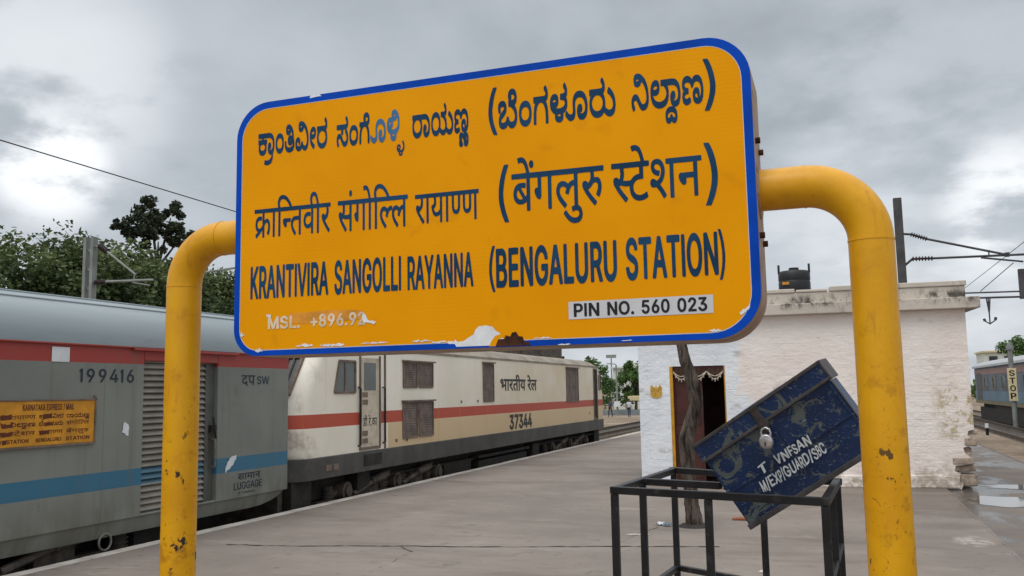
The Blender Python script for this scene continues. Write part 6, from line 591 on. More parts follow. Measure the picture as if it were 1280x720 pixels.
track(6.08, -.27, -5, 120)

# ------------------------------------------------------------------ station nameboard
FY, BY, PY, PR = 3.08, 3.335, 3.2, .0725
sb = thing('station_nameboard', 'large yellow station nameboard with blue border on two bent yellow pipe posts', 'sign', (-1.26, PY, 0))
BX0, BX1, BZ0, BZ1 = -2.304, -.221, 1.713, 2.764
def rrect(x0, x1, z0, z1, rs, n=10):
    P = []
    for (cx, cz, a0, q) in ((x1-rs[0], z0+rs[0], -90, rs[0]), (x1-rs[1], z1-rs[1], 0, rs[1]), (x0+rs[2], z1-rs[2], 90, rs[2]), (x0+rs[3], z0+rs[3], 180, rs[3])):
        for i in range(n+1):
            a = R(a0+90*i/n); P.append((cx+q*math.cos(a), cz+q*math.sin(a)))
    return P
outer = rrect(BX0, BX1, BZ0, BZ1, (.16,.155,.15,.11))
MB().prism(outer, lambda u, v, t: (u, FY+.003+(BY-FY-.003)*t, v)).build('sign_box', MT['rim'], sb, smooth=True, bevel=.004)
inner = rrect(BX0+.027, BX1-.031, BZ0+.023, BZ1-.029, (.138,.13,.128,.088))
fr = lambda y: (lambda u, v: (u, y, v))
MB().sheet([rrect(BX0+.004, BX1-.003, BZ0+.004, BZ1-.004, (.158,.153,.148,.108))], fr(FY)).build('face_panel', MT['yellow'], sb)
MB().sheet([rrect(BX0+.001, BX1-.001, BZ0+.002, BZ1-.001, (.16,.155,.15,.11)), inner], fr(FY-.001)).build('blue_border', MT['blue'], sb)
thin = rrect(BX0+.0295, BX1-.0335, BZ0+.0255, BZ1-.0315, (.136,.128,.126,.086))
MB().sheet([inner, thin], fr(FY-.0006)).build('border_line', MT['pin'], sb)
ls = {}
def sign_words(name, keys, mat='letter', base=None, head=None, y=FY-.0012):
    for k, (x0, x1, z0, z1) in keys: o = word(MB(), k, x0, x1, z0, z1, fr(y), base, head).build(name, MT[mat], sb)
    return o
sign_words('kannada_lettering', [('kan_a',(-2.1980,-1.8725,2.5398,2.6332)),('kan_b',(-1.8294,-1.6814,2.5355,2.6272)),('kan_c',(-1.4949,-1.2607,2.5328,2.6266)),('kan_d',(-1.1406,-0.6921,2.5279,2.6359)),('kan_e',(-0.6348,-0.3816,2.5339,2.6373))], base=KB, head=KH)
o = sign_words('kannada_lettering', [('kan_b2',(-1.6786,-1.5499,2.5346,2.6292))], 'fade', KB, KH); o['label'] = 'faded pale blue letters'
sign_words('kannada_lettering', [('kan_b3',(-1.5626,-1.5289,2.4695,2.5305))])
sign_words('hindi_lettering', [('hin_a',(-2.2113,-1.8552,2.1955,2.3132)),('hin_b',(-1.8227,-1.5160,2.1911,2.3144)),('hin_c',(-1.4855,-1.2228,2.1952,2.3088)),('hin_d',(-1.0925,-0.7436,2.2088,2.3501)),('hin_e',(-0.7158,-0.3988,2.2100,2.3501))], base=DB, head=DH)
sign_words('english_lettering', [('krantivira',(-2.2261,-1.8635,1.9451,2.0780)),('sangolli',(-1.8366,-1.5461,1.9445,2.0769)),('rayanna',(-1.5190,-1.2486,1.9436,2.0724)),('bengaluru',(-1.1586,-0.7056,1.9317,2.0763)),('station',(-0.6742,-0.3568,1.9320,2.0787))], base=LB, head=LH)
sign_words('bracket_lettering', [('lpar',(-1.1791,-1.1439,2.5062,2.6900)),('rpar',(-0.3807,-0.3400,2.5023,2.6881)),('lpar',(-1.1434,-1.1035,2.1722,2.3892)),('rpar',(-0.3901,-0.3458,2.1710,2.3903)),('lpar',(-1.1856,-1.1620,1.9171,2.0886)),('rpar',(-0.3545,-0.3334,1.9137,2.0876))])
PINS = (('pin_a',-.8667,-.7737),('pin_b',-.7449,-.6501),('pin_c',-.6233,-.5268),('pin_d',-.5008,-.4002))
pl = MB().sheet([[(-.886,1.8037),(-.3795,1.8037),(-.3795,1.8663),(-.886,1.8663)]], fr(FY-.0012)).build('postcode_label', MT['pin'], sb)
for k, a, b in PINS: word(MB(), k, a, b, 1.8123, 1.8592, fr(FY-.0022), LB, LH).build('postcode_lettering', MT['black'], pl)
def jag(pts, seed, amp, n=6):
    rr = random.Random(seed); P = []
    for (x0,z0),(x1,z1) in zip(pts, pts[1:]+pts[:1]):
        for i in range(n):
            t = i/n; P.append((x0+(x1-x0)*t+rr.uniform(-amp,amp), z0+(z1-z0)*t+rr.uniform(-amp,amp)))
    return P
MB().sheet([jag([(-2.08,1.838),(-1.72,1.842),(-1.71,1.882),(-2.07,1.874)], 3, .006)], fr(FY-.0008)).build('label_residue', MT['pinkish'], sb)
for k, a, b in (('msl_a',-2.1407,-1.9898),('msl_b',-1.9430,-1.7000)): word(MB(), k, a, b, 1.8201, 1.8701, fr(FY-.0016), LB, LH).build('altitude_lettering', MT['msl'], sb)
mb = MB()
for q in ([(-1.71,1.828),(-1.66,1.820),(-1.655,1.832),(-1.69,1.838),(-1.70,1.862),(-1.715,1.858)], [(-2.148,1.868),(-2.128,1.866),(-2.128,1.880),(-2.148,1.879)]):
    MB().sheet([jag(q, 5, .003, 3)], fr(FY-.0018)).build('torn_label', MT['torn'], sb)
# torn and rusted bottom edge
rr = random.Random(21)
def sliver(x0, x1, zc, h):
    n = max(6, int((x1-x0)/.006)); top = []; bot = []
    for i in range(n+1):
        x = x0+(x1-x0)*i/n; e = max(0, math.sin(math.pi*i/n))**.5
        top.append((x, zc+h*e*rr.uniform(.05,.75))); bot.append((x, zc-h*e*rr.uniform(.0,.45)))
    MB().sheet([bot+list(reversed(top))], fr(FY-.0018)).build('torn_vinyl', MT['torn'], sb)
for x0, x1, zc, h in ((-2.20,-2.16,1.735,.020),(-2.275,-2.25,1.80,.02),(-2.01,-1.93,1.748,.014),(-1.90,-1.79,1.746,.016),(-1.72,-1.60,1.748,.008),(-1.50,-1.42,1.748,.012),(-1.42,-1.36,1.742,.014),(-1.36,-1.30,1.738,.016),(-1.02,-.95,1.742,.008),(-.93,-.88,1.716,.006),(-.40,-.355,1.744,.012),(-.70,-.66,1.722,.006)):
    sliver(x0, x1, zc, h)
for q_, yy_ in (([[(-1.32,1.722),(-1.10,1.722),(-1.06,1.735),(-1.13,1.742),(-1.15,1.768),(-1.165,1.776),(-1.175,1.790),(-1.20,1.796),(-1.23,1.794),(-1.245,1.780),(-1.25,1.765),(-1.27,1.755),(-1.29,1.742),(-1.33,1.738)]], .0014), ([jag([(-.292,1.79),(-.262,1.815),(-.259,1.827),(-.297,1.801)], 2, .003)], .0019), ([jag([(-1.955,2.752),(-1.90,2.754),(-1.91,2.763),(-1.95,2.763)], 6, .002)], .0019)):
    MB().sheet(q_, fr(FY-yy_)).build('torn_vinyl', MT['torn'], sb)
MB().sheet([[(-1.165,1.718),(-1.03,1.718),(-1.035,1.73),(-1.055,1.733),(-1.06,1.75),(-1.075,1.752),(-1.085,1.768),(-1.10,1.766),(-1.108,1.752),(-1.125,1.757),(-1.13,1.745),(-1.155,1.743)]], fr(FY-.0023)).build('rusted_hole', MT['rust'], sb)
MB().sheet([[(-1.19,1.719),(-1.165,1.719),(-1.15,1.745),(-1.13,1.752),(-1.14,1.763),(-1.165,1.757),(-1.18,1.74)]], fr(FY-.0020)).build('flaked_yellow', MT['yellow'], sb)
for zz_ in (2.40, 2.07):
    for dy in (.06, .19): MB().cyl((BX1-.004, FY+dy, zz_-dy*.08), (BX1+.016, FY+dy, zz_-dy*.08), .011, 6).build('bolt', MT['rust'], sb)
MB().cyl((BX1-.002, PY, 2.232), (BX1+.006, PY, 2.232), .10, 24).build('side_flange', MT['rim'], sb)
MB().cyl((BX0+.002, PY, 2.232), (BX0-.006, PY, 2.232), .10, 24).build('side_flange', MT['rim'], sb)
def post(x, xe, sgn):
    zc, Rb = 2.232, .20; P = []
    P.append((x, PY, 0.0)); 
    for i in range(1, 8): P.append((x, PY, (zc-Rb)*i/7))
    for i in range(1, 17):
        a = R(90*i/16); P.append((x-sgn*Rb*(1-math.cos(a)), PY, zc-Rb+Rb*math.sin(a)))
    P.append((xe, PY, zc))
    p = MB().tube(P, PR, 40).build('pipe_post', MT['pipe'], sb, smooth=True)
    for (a, b) in (((x,PY,zc-Rb-.004),(x,PY,zc-Rb+.004)), ((x-sgn*Rb-.004,PY,zc),(x-sgn*Rb+.004,PY,zc))): MB().cyl(a, b, PR+.0016, 40).build('weld_seam', MT['pipe'], p, smooth=True)
    MB().cyl((x,PY,0),(x,PY,.012),.13,24).build('base_plate', MT['rim'], p)
post(.13, BX1, 1); post(-2.655, BX0, -1)

# ------------------------------------------------------------------ luggage coach
TX = -7.25; CX = -8.85
co = thing('passenger_coach', 'grey luggage coach with red and blue bands and a slatted shutter door', 'train coach', (CX, 3, 0))
CE = 10.94
side = MB()
def prof_roof(n=14):
    pts = [(TX,2.125),(TX-.012,2.22),(TX-.06,2.36),(TX-.16,2.48),(TX-.34,2.585),(TX-.62,2.67),(TX-1.0,2.73),(TX-1.6,2.755)]
    return pts
def mir(x): return 2*CX-x
for sx in (lambda x: x, mir):
    a, b = sx(TX), sx(TX-.1); a, b = min(a,b), max(a,b)
    if sx is mir: side.box(a, b, -14, CE, .28, 2.123)
    else:
        side.box(a, b, -14, 8.12, .28, 2.123); side.box(a, b, 9.40, CE, .28, 2.123)
        side.box(a, b, 8.12, 9.40, 1.975, 2.123); side.box(a, b, 8.12, 9.40, .28, .31)
side.box(mir(TX)-.0+0.0-.1 if False else TX-3.1, TX-.1, CE-.1, CE-.002, .28, 2.123); side.box(TX-3.1, TX-.1, -14, -13.9, .28, 2.123)
side.box(TX-3.1, TX-.1, -13.9, CE-.1, .28, .34)
side.build('body', MT['coach'], co, bevel=.012)
pf = prof_roof(); full = [(x, z) for x, z in pf]+[(mir(x), z) for x, z in reversed(pf[:-1])]
rows = [[(x, y, z) for x, z in full] for y in (-14, -8, -2, 3, 8, CE)]
mb = MB().grid(rows); mb.poly([(x, CE, z) for x, z in full]); mb.poly([(x, -14, z) for x, z in reversed(full)])
rf = mb.build('roof', MT['roof'], co, smooth=True)
mb = MB()
for i, (x, z) in ((4, (TX-.34,2.585)), (5, (TX-.62,2.67))):
    mb.tube([(x, -14, z+.004), (x, CE-.05, z+.004)], .012, 6)
mb.build('roof_rib', MT['roof'], rf)
mb = MB()
mb.box(TX-.01, TX+.03, -14, 7.92, 2.108, 2.128); mb.box(TX-.01, TX+.05, 7.92, 9.75, 2.085, 2.115); mb.box(TX-.01, TX+.03, 9.75, CE-.01, 2.108, 2.128)
mb.build('gutter', MT['coach'], co, bevel=.004)
val = [(-14,.12),(10.2,.12),(10.42,.13),(10.62,.165),(10.76,.21),(10.86,.278),(-14,.278)]
MB().prism(val, lambda u, v, t: (TX-.02-.05*(1-(v-.12)/.16)-.10*t, u, v)).build('valance', MT['coach'], co)
MB().prism(val, lambda u, v, t: (mir(TX)+.02+.05*(1-(v-.12)/.16)+.10*t, u, v)).build('valance', MT['coach'], co)
# shutter and its door post
mb = MB(); z = .33
while z < 1.965:
    mb.prism([(0,.022),(.046,.0),(.050,.008),(.012,.058),(0,.064)], lambda u, v, t: (TX-.075+u, 8.135+1.06*t, z+v)); z += .068
mb.box(TX-.10, TX-.074, 8.12, 9.22, .31, 1.975)
sh = mb.build('shutter_door', MT['shutter'], co)
fr_ = MB().box(TX-.095,TX-.03,9.20,9.265,.31,1.975).box(TX-.095,TX-.06,9.265,9.40,.31,1.975).build('door_frame', MT['shade'], co)
mb = MB(); mb.tube([(TX-.05,9.335,1.05),(TX+.02,9.335,1.04),(TX+.025,9.335,1.0),(TX+.025,9.335,.76),(TX+.02,9.335,.72),(TX-.05,9.335,.71)], .014, 8)
mb.build('handle', MT['steel'], fr_, smooth=True)
mb = MB().box(TX-.06,TX+.01,9.29,9.37,1.14,1.22).cyl((TX-.05,9.33,1.18),(TX+.03,9.33,1.18),.022,10).bar((TX+.01,9.33,1.18),(TX+.015,9.30,1.32),.02,.014).bar((TX+.01,9.33,1.18),(TX+.015,9.36,1.06),.02,.014)
mb.build('latch', MT['dark'], fr_)
sd_ = lambda d: (lambda u, v: (TX+d, u, v))
def side_words(name, parent, items, mat, d=.004):
    mb = MB()
    for k, x0, x1, z0, z1, b, h in items: word(mb, k, x0, x1, z0, z1, sd_(d), b, h)
    return mb.build(name, MT[mat], parent)
side_words('number_lettering', co, [('n199416',7.20,7.96,1.734,1.876,-48,1538)], 'train_letter')
side_words('depot_lettering', co, [('dapa',9.87,10.16,1.712,1.84,DB,DH),('sw',10.20,10.47,1.722,1.83,LB,LH)], 'train_letter')
side_words('luggage_lettering', co, [('saman',9.82,10.30,.508,.585,DB,DH),('luggage',9.745,10.335,.386,.482,LB,LH),('tonnes',9.84,10.18,.330,.358,LB,LH)], 'train_letter')
db_ = MB().box(TX-.01,TX+.018,5.95,7.40,1.128,1.553).build('destination_board', MT['board'], co, bevel=.004)
mb = MB()
for q in ((5.93,7.42,1.108,1.128),(5.93,7.42,1.553,1.566)): mb.box(TX-.01,TX+.026,q[0],q[1],q[2],q[3])
mb.box(TX-.01,TX+.026,7.40,7.42,1.128,1.60)
mb.build('board_frame', MT['frame'], db_)
bw = [('karnataka',6.52,7.13,1.462,1.522,LB,LH)]
rows_ = [(1.385,['kan_d','hin_c','kan_a','kan_c']),(1.315,['hin_a','kan_e','kan_d','hin_b']),(1.235,['hin_d','hin_e','hin_c','hin_d'])]
for z0, ks in rows_:
    xx = 6.05
    for k in ks:
        wd = .29; dv = k[0] == 'h'
        bw.append((k, xx, xx+wd, z0, z0+.035, DB if dv else KB, DH if dv else KH)); xx += wd+.04
bw += [('bengaluru',6.03,6.30,1.162,1.198,LB,LH),('station',6.36,6.60,1.162,1.198,LB,LH),('bengaluru',6.68,6.98,1.162,1.198,LB,LH),('station',7.04,7.34,1.162,1.198,LB,LH)]
side_words('board_lettering', db_, bw, 'board_text', .0195)
for (x0,x1,z0,z1) in ((6.28,6.40,1.385,1.43),(6.30,6.42,1.31,1.345),(6.29,6.41,1.23,1.27),(6.31,6.36,1.16,1.20),(6.76,6.86,1.385,1.43),(6.78,6.87,1.315,1.345),(6.72,6.84,1.235,1.27)): MB().sheet([jag([(x0,z0),(x1,z0),(x1,z1),(x0,z1)], 7, .006, 4)], sd_(.0202)).build('board_blotch', MT['board_text'], db_)
MB().sheet([[(6.842,1.936),(7.062,1.936),(7.062,2.083),(6.842,2.083)]], sd_(.006)).build('paper_notice', MT['paper'], co)
MB().sheet([jag([(7.80,1.20),(7.89,1.16),(7.91,1.27),(7.84,1.32)], 5, .008, 4)], sd_(.006)).build('torn_paper', MT['paper'], co)
MB().sheet([jag([(9.55,.62),(9.66,.66),(9.76,.76),(9.78,.83),(9.70,.82),(9.60,.75)], 6, .014, 4)], sd_(.006)).build('torn_paper', MT['paper'], co)
# what hangs under the coach
mb = MB(); mb.box(TX-2.6,TX-.55,-12,10.2,-.12,.30); mb.box(TX-.6,TX-.14,2.2,5.4,-.45,.05); mb.box(TX-.4,TX-.2,8.25,8.75,-.2,.2)
for yy in (1.2, 6.3, 6.9): mb.box(TX-.8,TX-.25,yy,yy+.25,-.4,.1)
mb.build('underframe', MT['dark'], co)
def ring(c, R0, r0, n=24): return [(c[0], c[1]+R0*math.cos(2*math.pi*i/n), c[2]+R0*math.sin(2*math.pi*i/n)) for i in range(n+1)]
MB().tube(ring((TX-.06,7.68,.075),.085,.012), .013, 8, False).build('lifting_ring', MT['steel'], co, smooth=True)
def wheel(parent, y, rad, x):
    mb = MB(); mb.cyl((x-.065,y,-.76+rad),(x+.065,y,-.76+rad),rad,32); mb.cyl((x-.09,y,-.76+rad),(x-.065,y,-.76+rad),rad+.03,32); mb.cyl((x+.06,y,-.76+rad),(x+.12,y,-.76+rad),.16,16)
    return mb.build('wheel', MT['grime'], parent, smooth=True)
def bogie(parent, yc, ys, rad, loco=False):
    fs = []
    for sx in (lambda x: x, mir):
        mb = MB(); x = sx(TX-.42); za = .05 if loco else -.76+rad
        mb.box(min(x,sx(TX-.28)),max(x,sx(TX-.28)),yc+ys[0]-.7,yc+ys[-1]+.7,-.35,-.05)
        for y in ys:
            xa = sx(TX-.16); mb.cyl((sx(TX-.45),yc+y,za),(xa,yc+y,za),.15,16); mb.cyl((sx(TX-.2),yc+y,za),(sx(TX-.12),yc+y,za),.09,12)
            for q in (-.38,.38):
                mb.tube([(sx(TX-.30),yc+y+q,-.35),(sx(TX-.30),yc+y+q,.16)],.085,10)
                for k in range(6): mb.tube([(sx(TX-.30),yc+y+q,-.16+k*.05),(sx(TX-.30),yc+y+q,-.14+k*.05)],.11,12)
                mb.bar((sx(TX-.30),yc+y,za+.02),(sx(TX-.30),yc+y+q*1.15,-.02),.08,.07)
        for k in range(len(ys)-1):
            yy = yc+(ys[k]+ys[k+1])/2; mb.box(min(x,sx(TX-.2)),max(x,sx(TX-.2)),yy-.28,yy+.22,-.15,.14)
            mb.tube([(sx(TX-.16),yy-.7,-.02),(sx(TX-.16),yy+.5,.24)],.045,10); mb.tube([(sx(TX-.17),yy-.1,.12),(sx(TX-.17),yy+.45,.20)],.075,12)
        fs.append(mb.build('bogie_frame', MT['grime'], parent, smooth=True, angle=35))
    for y in ys:
        for f_, x in zip(fs, (CX+.84, CX-.84)): wheel(f_, yc+y, rad, x)
bogie(co, -9.0, (-1.3,1.3), .45); bogie(co, 7.2, (-1.3,1.3), .45)
mb = MB()
for x in (CX+.95, CX-.95): mb.cyl((x,CE,.28-.02),(x,CE+.25,.26),.08,12); mb.cyl((x,CE+.25,.26),(x,CE+.29,.26),.2,18)
mb.box(CX-.15,CX+.15,CE,CE+.2,.1,.4); mb.box(CX-.55,CX+.55,CE-.01,CE+.14,.32,2.3)
mb.build('gangway', MT['dark'], co)

# ------------------------------------------------------------------ electric engine
lo = thing('electric_locomotive', 'cream electric railway engine with a red stripe and brown grilles', 'locomotive', (CX, 20, 0))
def outline(hw, y0, y1, rc, n=7):
    P = []
    for cx, cy, a0 in ((CX+hw-rc, y0+rc, -90), (CX+hw-rc, y1-rc, 0), (CX-hw+rc, y1-rc, 90), (CX-hw+rc, y0+rc, 180)):
        for i in range(n+1):
            a = R(a0+90*i/n); P.append((cx+rc*math.cos(a), cy+rc*math.sin(a)))
    return P
def loft(levels, close=True):
    mb = MB(); rows = [[(x, y, z) for x, y in outline(hw, y0, y1, rc)] for z, hw, y0, y1, rc in levels]
    mb.grid(rows, True); mb.poly(list(reversed(rows[0]))); mb.poly(rows[-1]); return mb
YA, YB = 11.12, 29.24
lev = [(.652,1.6,YA+.06,YB-.06,.40),(.72,1.6,YA,YB,.40),(1.05,1.6,YA-.02,YB+.02,.38),(1.30,1.6,YA+.03,YB-.03,.34),(1.55,1.6,YA+.16,YB-.16,.26),(2.10,1.6,YA+.52,YB-.52,.22),(2.29,1.6,YA+.66,YB-.66,.22)]
loft(lev).build('body', MT['loco'], lo, smooth=True, angle=35)
loft([(2.29,1.612,YA+.65,YB-.65,.22),(2.335,1.612,YA+.67,YB-.67,.22),(2.36,1.57,YA+.72,YB-.72,.5),(2.43,1.50,YA+.85,YB-.85,.5),(2.50,1.34,YA+1.1,YB-1.1,.5),(2.55,1.0,YA+1.5,YB-1.5,.4)]).build('roof', MT['loco_roof'], lo, smooth=True)
loft([(.34,1.62,YA-.02,YB+.02,.4),(.645,1.625,YA-.04,YB+.04,.45),(.655,1.61,YA+.05,YB-.05,.45)]).build('skirt', MT['skirt'], lo, smooth=True)
def frame_pane(y0, y1, z0, z1, name='window', slant=0, d=.0, mat='cabglass', fw_=.035, slats=0, hood=False, mull=0):
    mb = MB()
    q = [(y0+slant,z1),(y1,z1),(y1,z0),(y0,z0)]
    for i in range(4):
        a, b = q[i], q[(i+1)%4]; mb.bar((TX+d+.006,a[0],a[1]),(TX+d+.006,b[0],b[1]), .03 if 0 else fw_, .03, (1,0,0))
    if slats:
        n = slats; ms = MB()
        for i in range(n):
            z = z0+.02+(z1-z0-.04)*i/n; ms.prism([(0,0),(.009,.004),(.009,.012),(0,(z1-z0)/n*.85)], lambda u, v, t: (TX+d+u-.002, y0+.012+(y1-y0-.024)*t, z+v))
    for i in range(1, mull+1): yy = y0+(y1-y0)*i/(mull+1); mb.box(TX+d-.005,TX+d+.018,yy-.018,yy+.018,z0,z1)
    if hood: mb.box(TX+d,TX+d+.06,y0-.05,y1+.05,z1+.012,z1+.04)
    o = mb.build(name, MT['frame'], lo, bevel=.004)
    if slats: ms.build('slat_panel', MT['grille'], o)
    MB().poly([(TX+d+.003,a,b) for a,b in q]).build('pane', MT['grille'] if slats else MT[mat], o)
    return o
frame_pane(12.16,12.80,1.60,2.09,slant=.14,mull=1)
frame_pane(14.50,15.06,1.68,2.12,'grille',slats=10,hood=True); frame_pane(15.14,15.74,1.68,2.12,'grille',slats=10,hood=True)
frame_pane(14.48,15.06,.79,1.41,'grille',slats=13,hood=True); frame_pane(15.14,15.74,.79,1.41,'grille',slats=13,hood=True)
frame_pane(18.35,18.98,1.37,2.19,'grille',slats=16,hood=True); frame_pane(24.76,26.0,1.27,2.21,'grille',slats=18,hood=True)
frame_pane(27.80,28.22,.68,2.24,'grille',mat='dark',fw_=.05); frame_pane(28.42,28.72,1.60,2.05,slant=0,mat='glass')
dr = MB().box(TX-.02,TX+.006,12.97,13.60,.70,2.16).build('cab_door', MT['white_old'], lo, bevel=.004)
mb = MB()
for a, b in (((12.95,.70),(12.95,2.2)),((13.62,.70),(13.62,2.2))): mb.bar((TX+.008,a[0],a[1]),(TX+.008,b[0],b[1]),.03,.03,(1,0,0))
mb.box(TX,TX+.02,12.935,13.635,.675,.72)
mb.build('door_frame', MT['frame'], dr)
MB().bar((TX+.008,13.80,.66),(TX+.008,13.80,2.25),.035,.03,(1,0,0)).build('door_post', MT['frame'], lo)
MB().poly([(TX+.010,13.08,1.63),(TX+.010,13.48,1.63),(TX+.010,13.48,2.08),(TX+.010,13.08,2.08)]).build('pane', MT['cabglass'], dr)
for zc in (1.50, .88):
    for k in (0,1): MB().box(TX+.004,TX+.013,13.03,13.20,zc-.10+k*.12,zc-.02+k*.12).build('foot_step', MT['frame'], dr)
for yy in (12.90, 13.73): MB().tube([(TX,yy,.75),(TX+.05,yy,.77),(TX+.05,yy,1.66),(TX,yy,1.68)],.015,8).build('grab_rail', MT['dark'], lo, smooth=True)
MB().box(TX+.01,TX+.03,13.05,13.65,.42,.60).build('step_recess', MT['dark'], lo)
# windscreens with bars on the cab end towards the coach
mb = MB(); zf = lambda z: YA+.16+.36*(z-1.55)/.55-.006
for xa, xb in ((CX+.10,CX+1.36),(CX-1.36,CX-.10)):
    mb.poly([(xa,zf(1.60),1.60),(xb,zf(1.60),1.60),(xb,zf(2.12),2.12),(xa,zf(2.12),2.12)])
ws = mb.build('windscreen', MT['glass'], lo)
mb = MB()
for xa, xb in ((CX+.10,CX+1.36),(CX-1.36,CX-.10)):
    n = 11
    for i in range(n+1):
        x = xa+(xb-xa)*i/n; mb.bar((x,zf(1.58)-.03,1.58),(x,zf(2.14)-.03,2.14),.016,.016)
    for z in (1.58, 2.14): mb.bar((xa-.03,zf(z)-.02,z),(xb+.03,zf(z)-.02,z),.04,.04)
    for x in (xa-.02, xb+.02): mb.bar((x,zf(1.58)-.02,1.58),(x,zf(2.14)-.02,2.14),.05,.04)
mb.build('window_bars', MT['frame'], ws)
mb = MB()
for z, w in ((1.05,.5),(1.35,.5)): mb.tube([(CX+1.2,YA-.01,z),(CX+1.2,YA-.07,z),(CX+.8,YA-.07,z),(CX+.8,YA-.01,z)],.014,6)
mb.tube([(CX+1.28,YA+.04,.9),(CX+1.28,YA-.04,.9),(CX+1.28,YA+.0,1.45),(CX+1.28,YA+.08,1.45)],.014,6)
mb.build('hand_rail', MT['dark'], lo)
for yy, dd in ((YA,-1),(YB,1)):
    bm_ = MB().box(CX-1.35,CX+1.35,yy-.05 if dd<0 else yy-.12,yy+.12 if dd<0 else yy+.05,-.5,.30).build('buffer_beam', MT['grime'], lo)
    for x in (CX+.95, CX-.95): MB().cyl((x,yy,.26),(x,yy+dd*.3,.26),.09,12).cyl((x,yy+dd*.3,.26),(x,yy+dd*.34,.26),.22,18).build('buffer', MT['grime'], bm_, smooth=True, angle=35)
mb = MB(); mb.box(TX-1.2,TX-.10,11.18,11.70,-.45,.33); mb.box(TX-.5,TX-.12,13.1,13.5,-.4,.32); mb.box(TX-2.9,TX-.35,11.6,28.8,-.02,.335)
mb.box(TX-.5,TX-.16,16.6,18.0,-.3,.18); mb.box(TX-.6,TX-.15,18.4,21.6,-.5,.10); mb.box(TX-.3,TX-.1,18.3,21.7,.16,.22); mb.box(TX-.3,TX-.12,22.0,22.5,-.3,.25)
mb.tube([(TX-.2,13.6,.18),(TX-.2,18.2,.16)],.03,8); mb.tube([(TX-.2,22.6,.2),(TX-.2,28.2,.2)],.03,8)
mb.box(TX-.5,TX-.15,28.3,28.9,-.4,.33)
mb.build('underframe', MT['dark'], lo)
bogie(lo, 14.6, (-1.75,0,1.75), .5, True); bogie(lo, 25.6, (-1.75,0,1.75), .5, True)
mb = MB()
for x0,x1,y0,y1,z1 in ((-.3,.5,20.9,21.5,2.66),(-.2,.55,22.6,23.3,2.72),(.0,.7,24.2,24.7,2.78),(-.1,.8,25.2,26.1,2.80),(.1,.8,26.5,27.1,2.90)): mb.box(CX+x0,CX+x1,y0,y1,2.45,z1)
for yy in (22.0, 23.8, 26.3): mb.tube([(CX+.5,yy,2.45),(CX+.5,yy,2.84)],.05,10)
mb.tube([(CX+.5,21.2,2.80),(CX+.5,26.3,2.84)],.018,6)
mb.build('roof_equipment', MT['grime'], lo, bevel=.02)
mb = MB(); mb.tube([(CX+.5,27.35,2.45),(CX+.5,27.35,2.72)],.07,10); mb.tube([(CX+.5,27.15,2.74),(CX+.5,27.6,2.74)],.10,12); mb.tube([(CX+.2,27.35,2.55),(CX+.8,27.35,2.62)],.04,8)
mb.build('horn', MT['dark'], lo, smooth=True)
mb = MB()
for a, b in ((14.0,16.6),(23.0,25.6)):
    mb.bar((CX-.5,a,2.78),(CX-.4,b,3.02),.05,.05); mb.bar((CX+.5,a,2.78),(CX+.4,b,3.02),.05,.05); mb.bar((CX-.9,b,3.04),(CX+.9,b,3.04),.08,.05)
    for x in (CX-.5,CX+.5): mb.tube([(x,a,2.5),(x,a,2.78)],.06,8); mb.tube([(x,b,2.5),(x,b,2.99)],.03,8)
mb.build('pantograph', MT['dark'], lo)
side_words('railway_lettering', lo, [('rail_a',19.42,21.2,1.60,1.86,DB,DH),('rail_b',21.34,22.08,1.60,1.86,DB,DH)], 'loco_letter', .004)
side_words('number_lettering', lo, [('n37344',19.99,21.64,.697,1.03,LB,LH)], 'loco_letter', .004)
mb = MB()
for k, x0, x1, z0, z1, b, h in [('dlw',13.05,13.52,1.055,1.18,DB,DH)]: word(mb, k, x0, x1, z0, z1, sd_(.0085), b, h)
mb.build('works_lettering', MT['loco_letter'], dr)
mb = MB()
for y0, z0 in ((18.0,1.36),(17.1,1.36),(14.2,.74),(14.6,.73),(27.2,.86)): mb.box(TX+.001,TX+.008,y0,y0+.07,z0,z0+.05)
mb.box(TX+.02+.001,TX+.034,11.9,12.05,.44,.53); mb.box(TX+.021,TX+.034,12.1,12.25,.44,.53)
mb.build('rust_fitting', MT['frame'], lo)
# ------------------------------------------------------------------ whitewashed platform building
bd = thing('platform_building', 'low whitewashed brick platform building with stained flat parapet and maroon door', 'building', (-3.119, 14.953, 0), R(4.6))
mb = MB()
mb.box(0,.51,0,.23,-.02,2.70); mb.box(.51,1.40,0,.23,1.93,2.70)
edge = [(1.40,-.02),(4.80,-.02),(4.83,.06),(4.78,.10),(4.80,.22),(4.72,.25),(4.74,.33),(4.93,.35),(4.95,.46),(4.88,.52),(4.86,.60),(4.97,.63),(4.98,.74),(4.93,.78),(4.95,.85),(5.03,.87),(5.03,2.70),(1.40,2.70)]
mb.prism(edge, lambda u, v, t: (u, .23*t, v))
mb.box(0,.23,.232,5.2,-.02,2.70); mb.box(4.86,5.03,.4,5.2,-.02,2.70); mb.box(.232,4.858,5.0,5.2,-.02,2.70); mb.box(4.9,5.028,.232,.398,.9,2.70)
wl = mb.build('wall', MT['wall'], bd, local=True)
mb = MB()
for u0,u1,z0,z1,v in ((4.88,5.06,.62,.745,-.01),(4.70,5.00,.345,.455,-.012),(4.72,5.04,.24,.335,.06),(4.80,5.05,.02,.20,.07),(4.93,5.09,.79,.86,.04),(4.84,4.99,.48,.60,.06)):
    mb.box(u0,u1,v,v+.2,z0,z1)
mb.build('broken_brick', MT['brick'], wl, local=True, bevel=.02)
MB().prism([(1.45,.0),(4.78,.0),(4.78,.16),(4.4,.19),(3.4,.17),(2.6,.2),(1.45,.18)], lambda u, v, t: (u, -.025*(1-t), v)).build('plinth', MT['wall'], bd, local=True, bevel=.008)
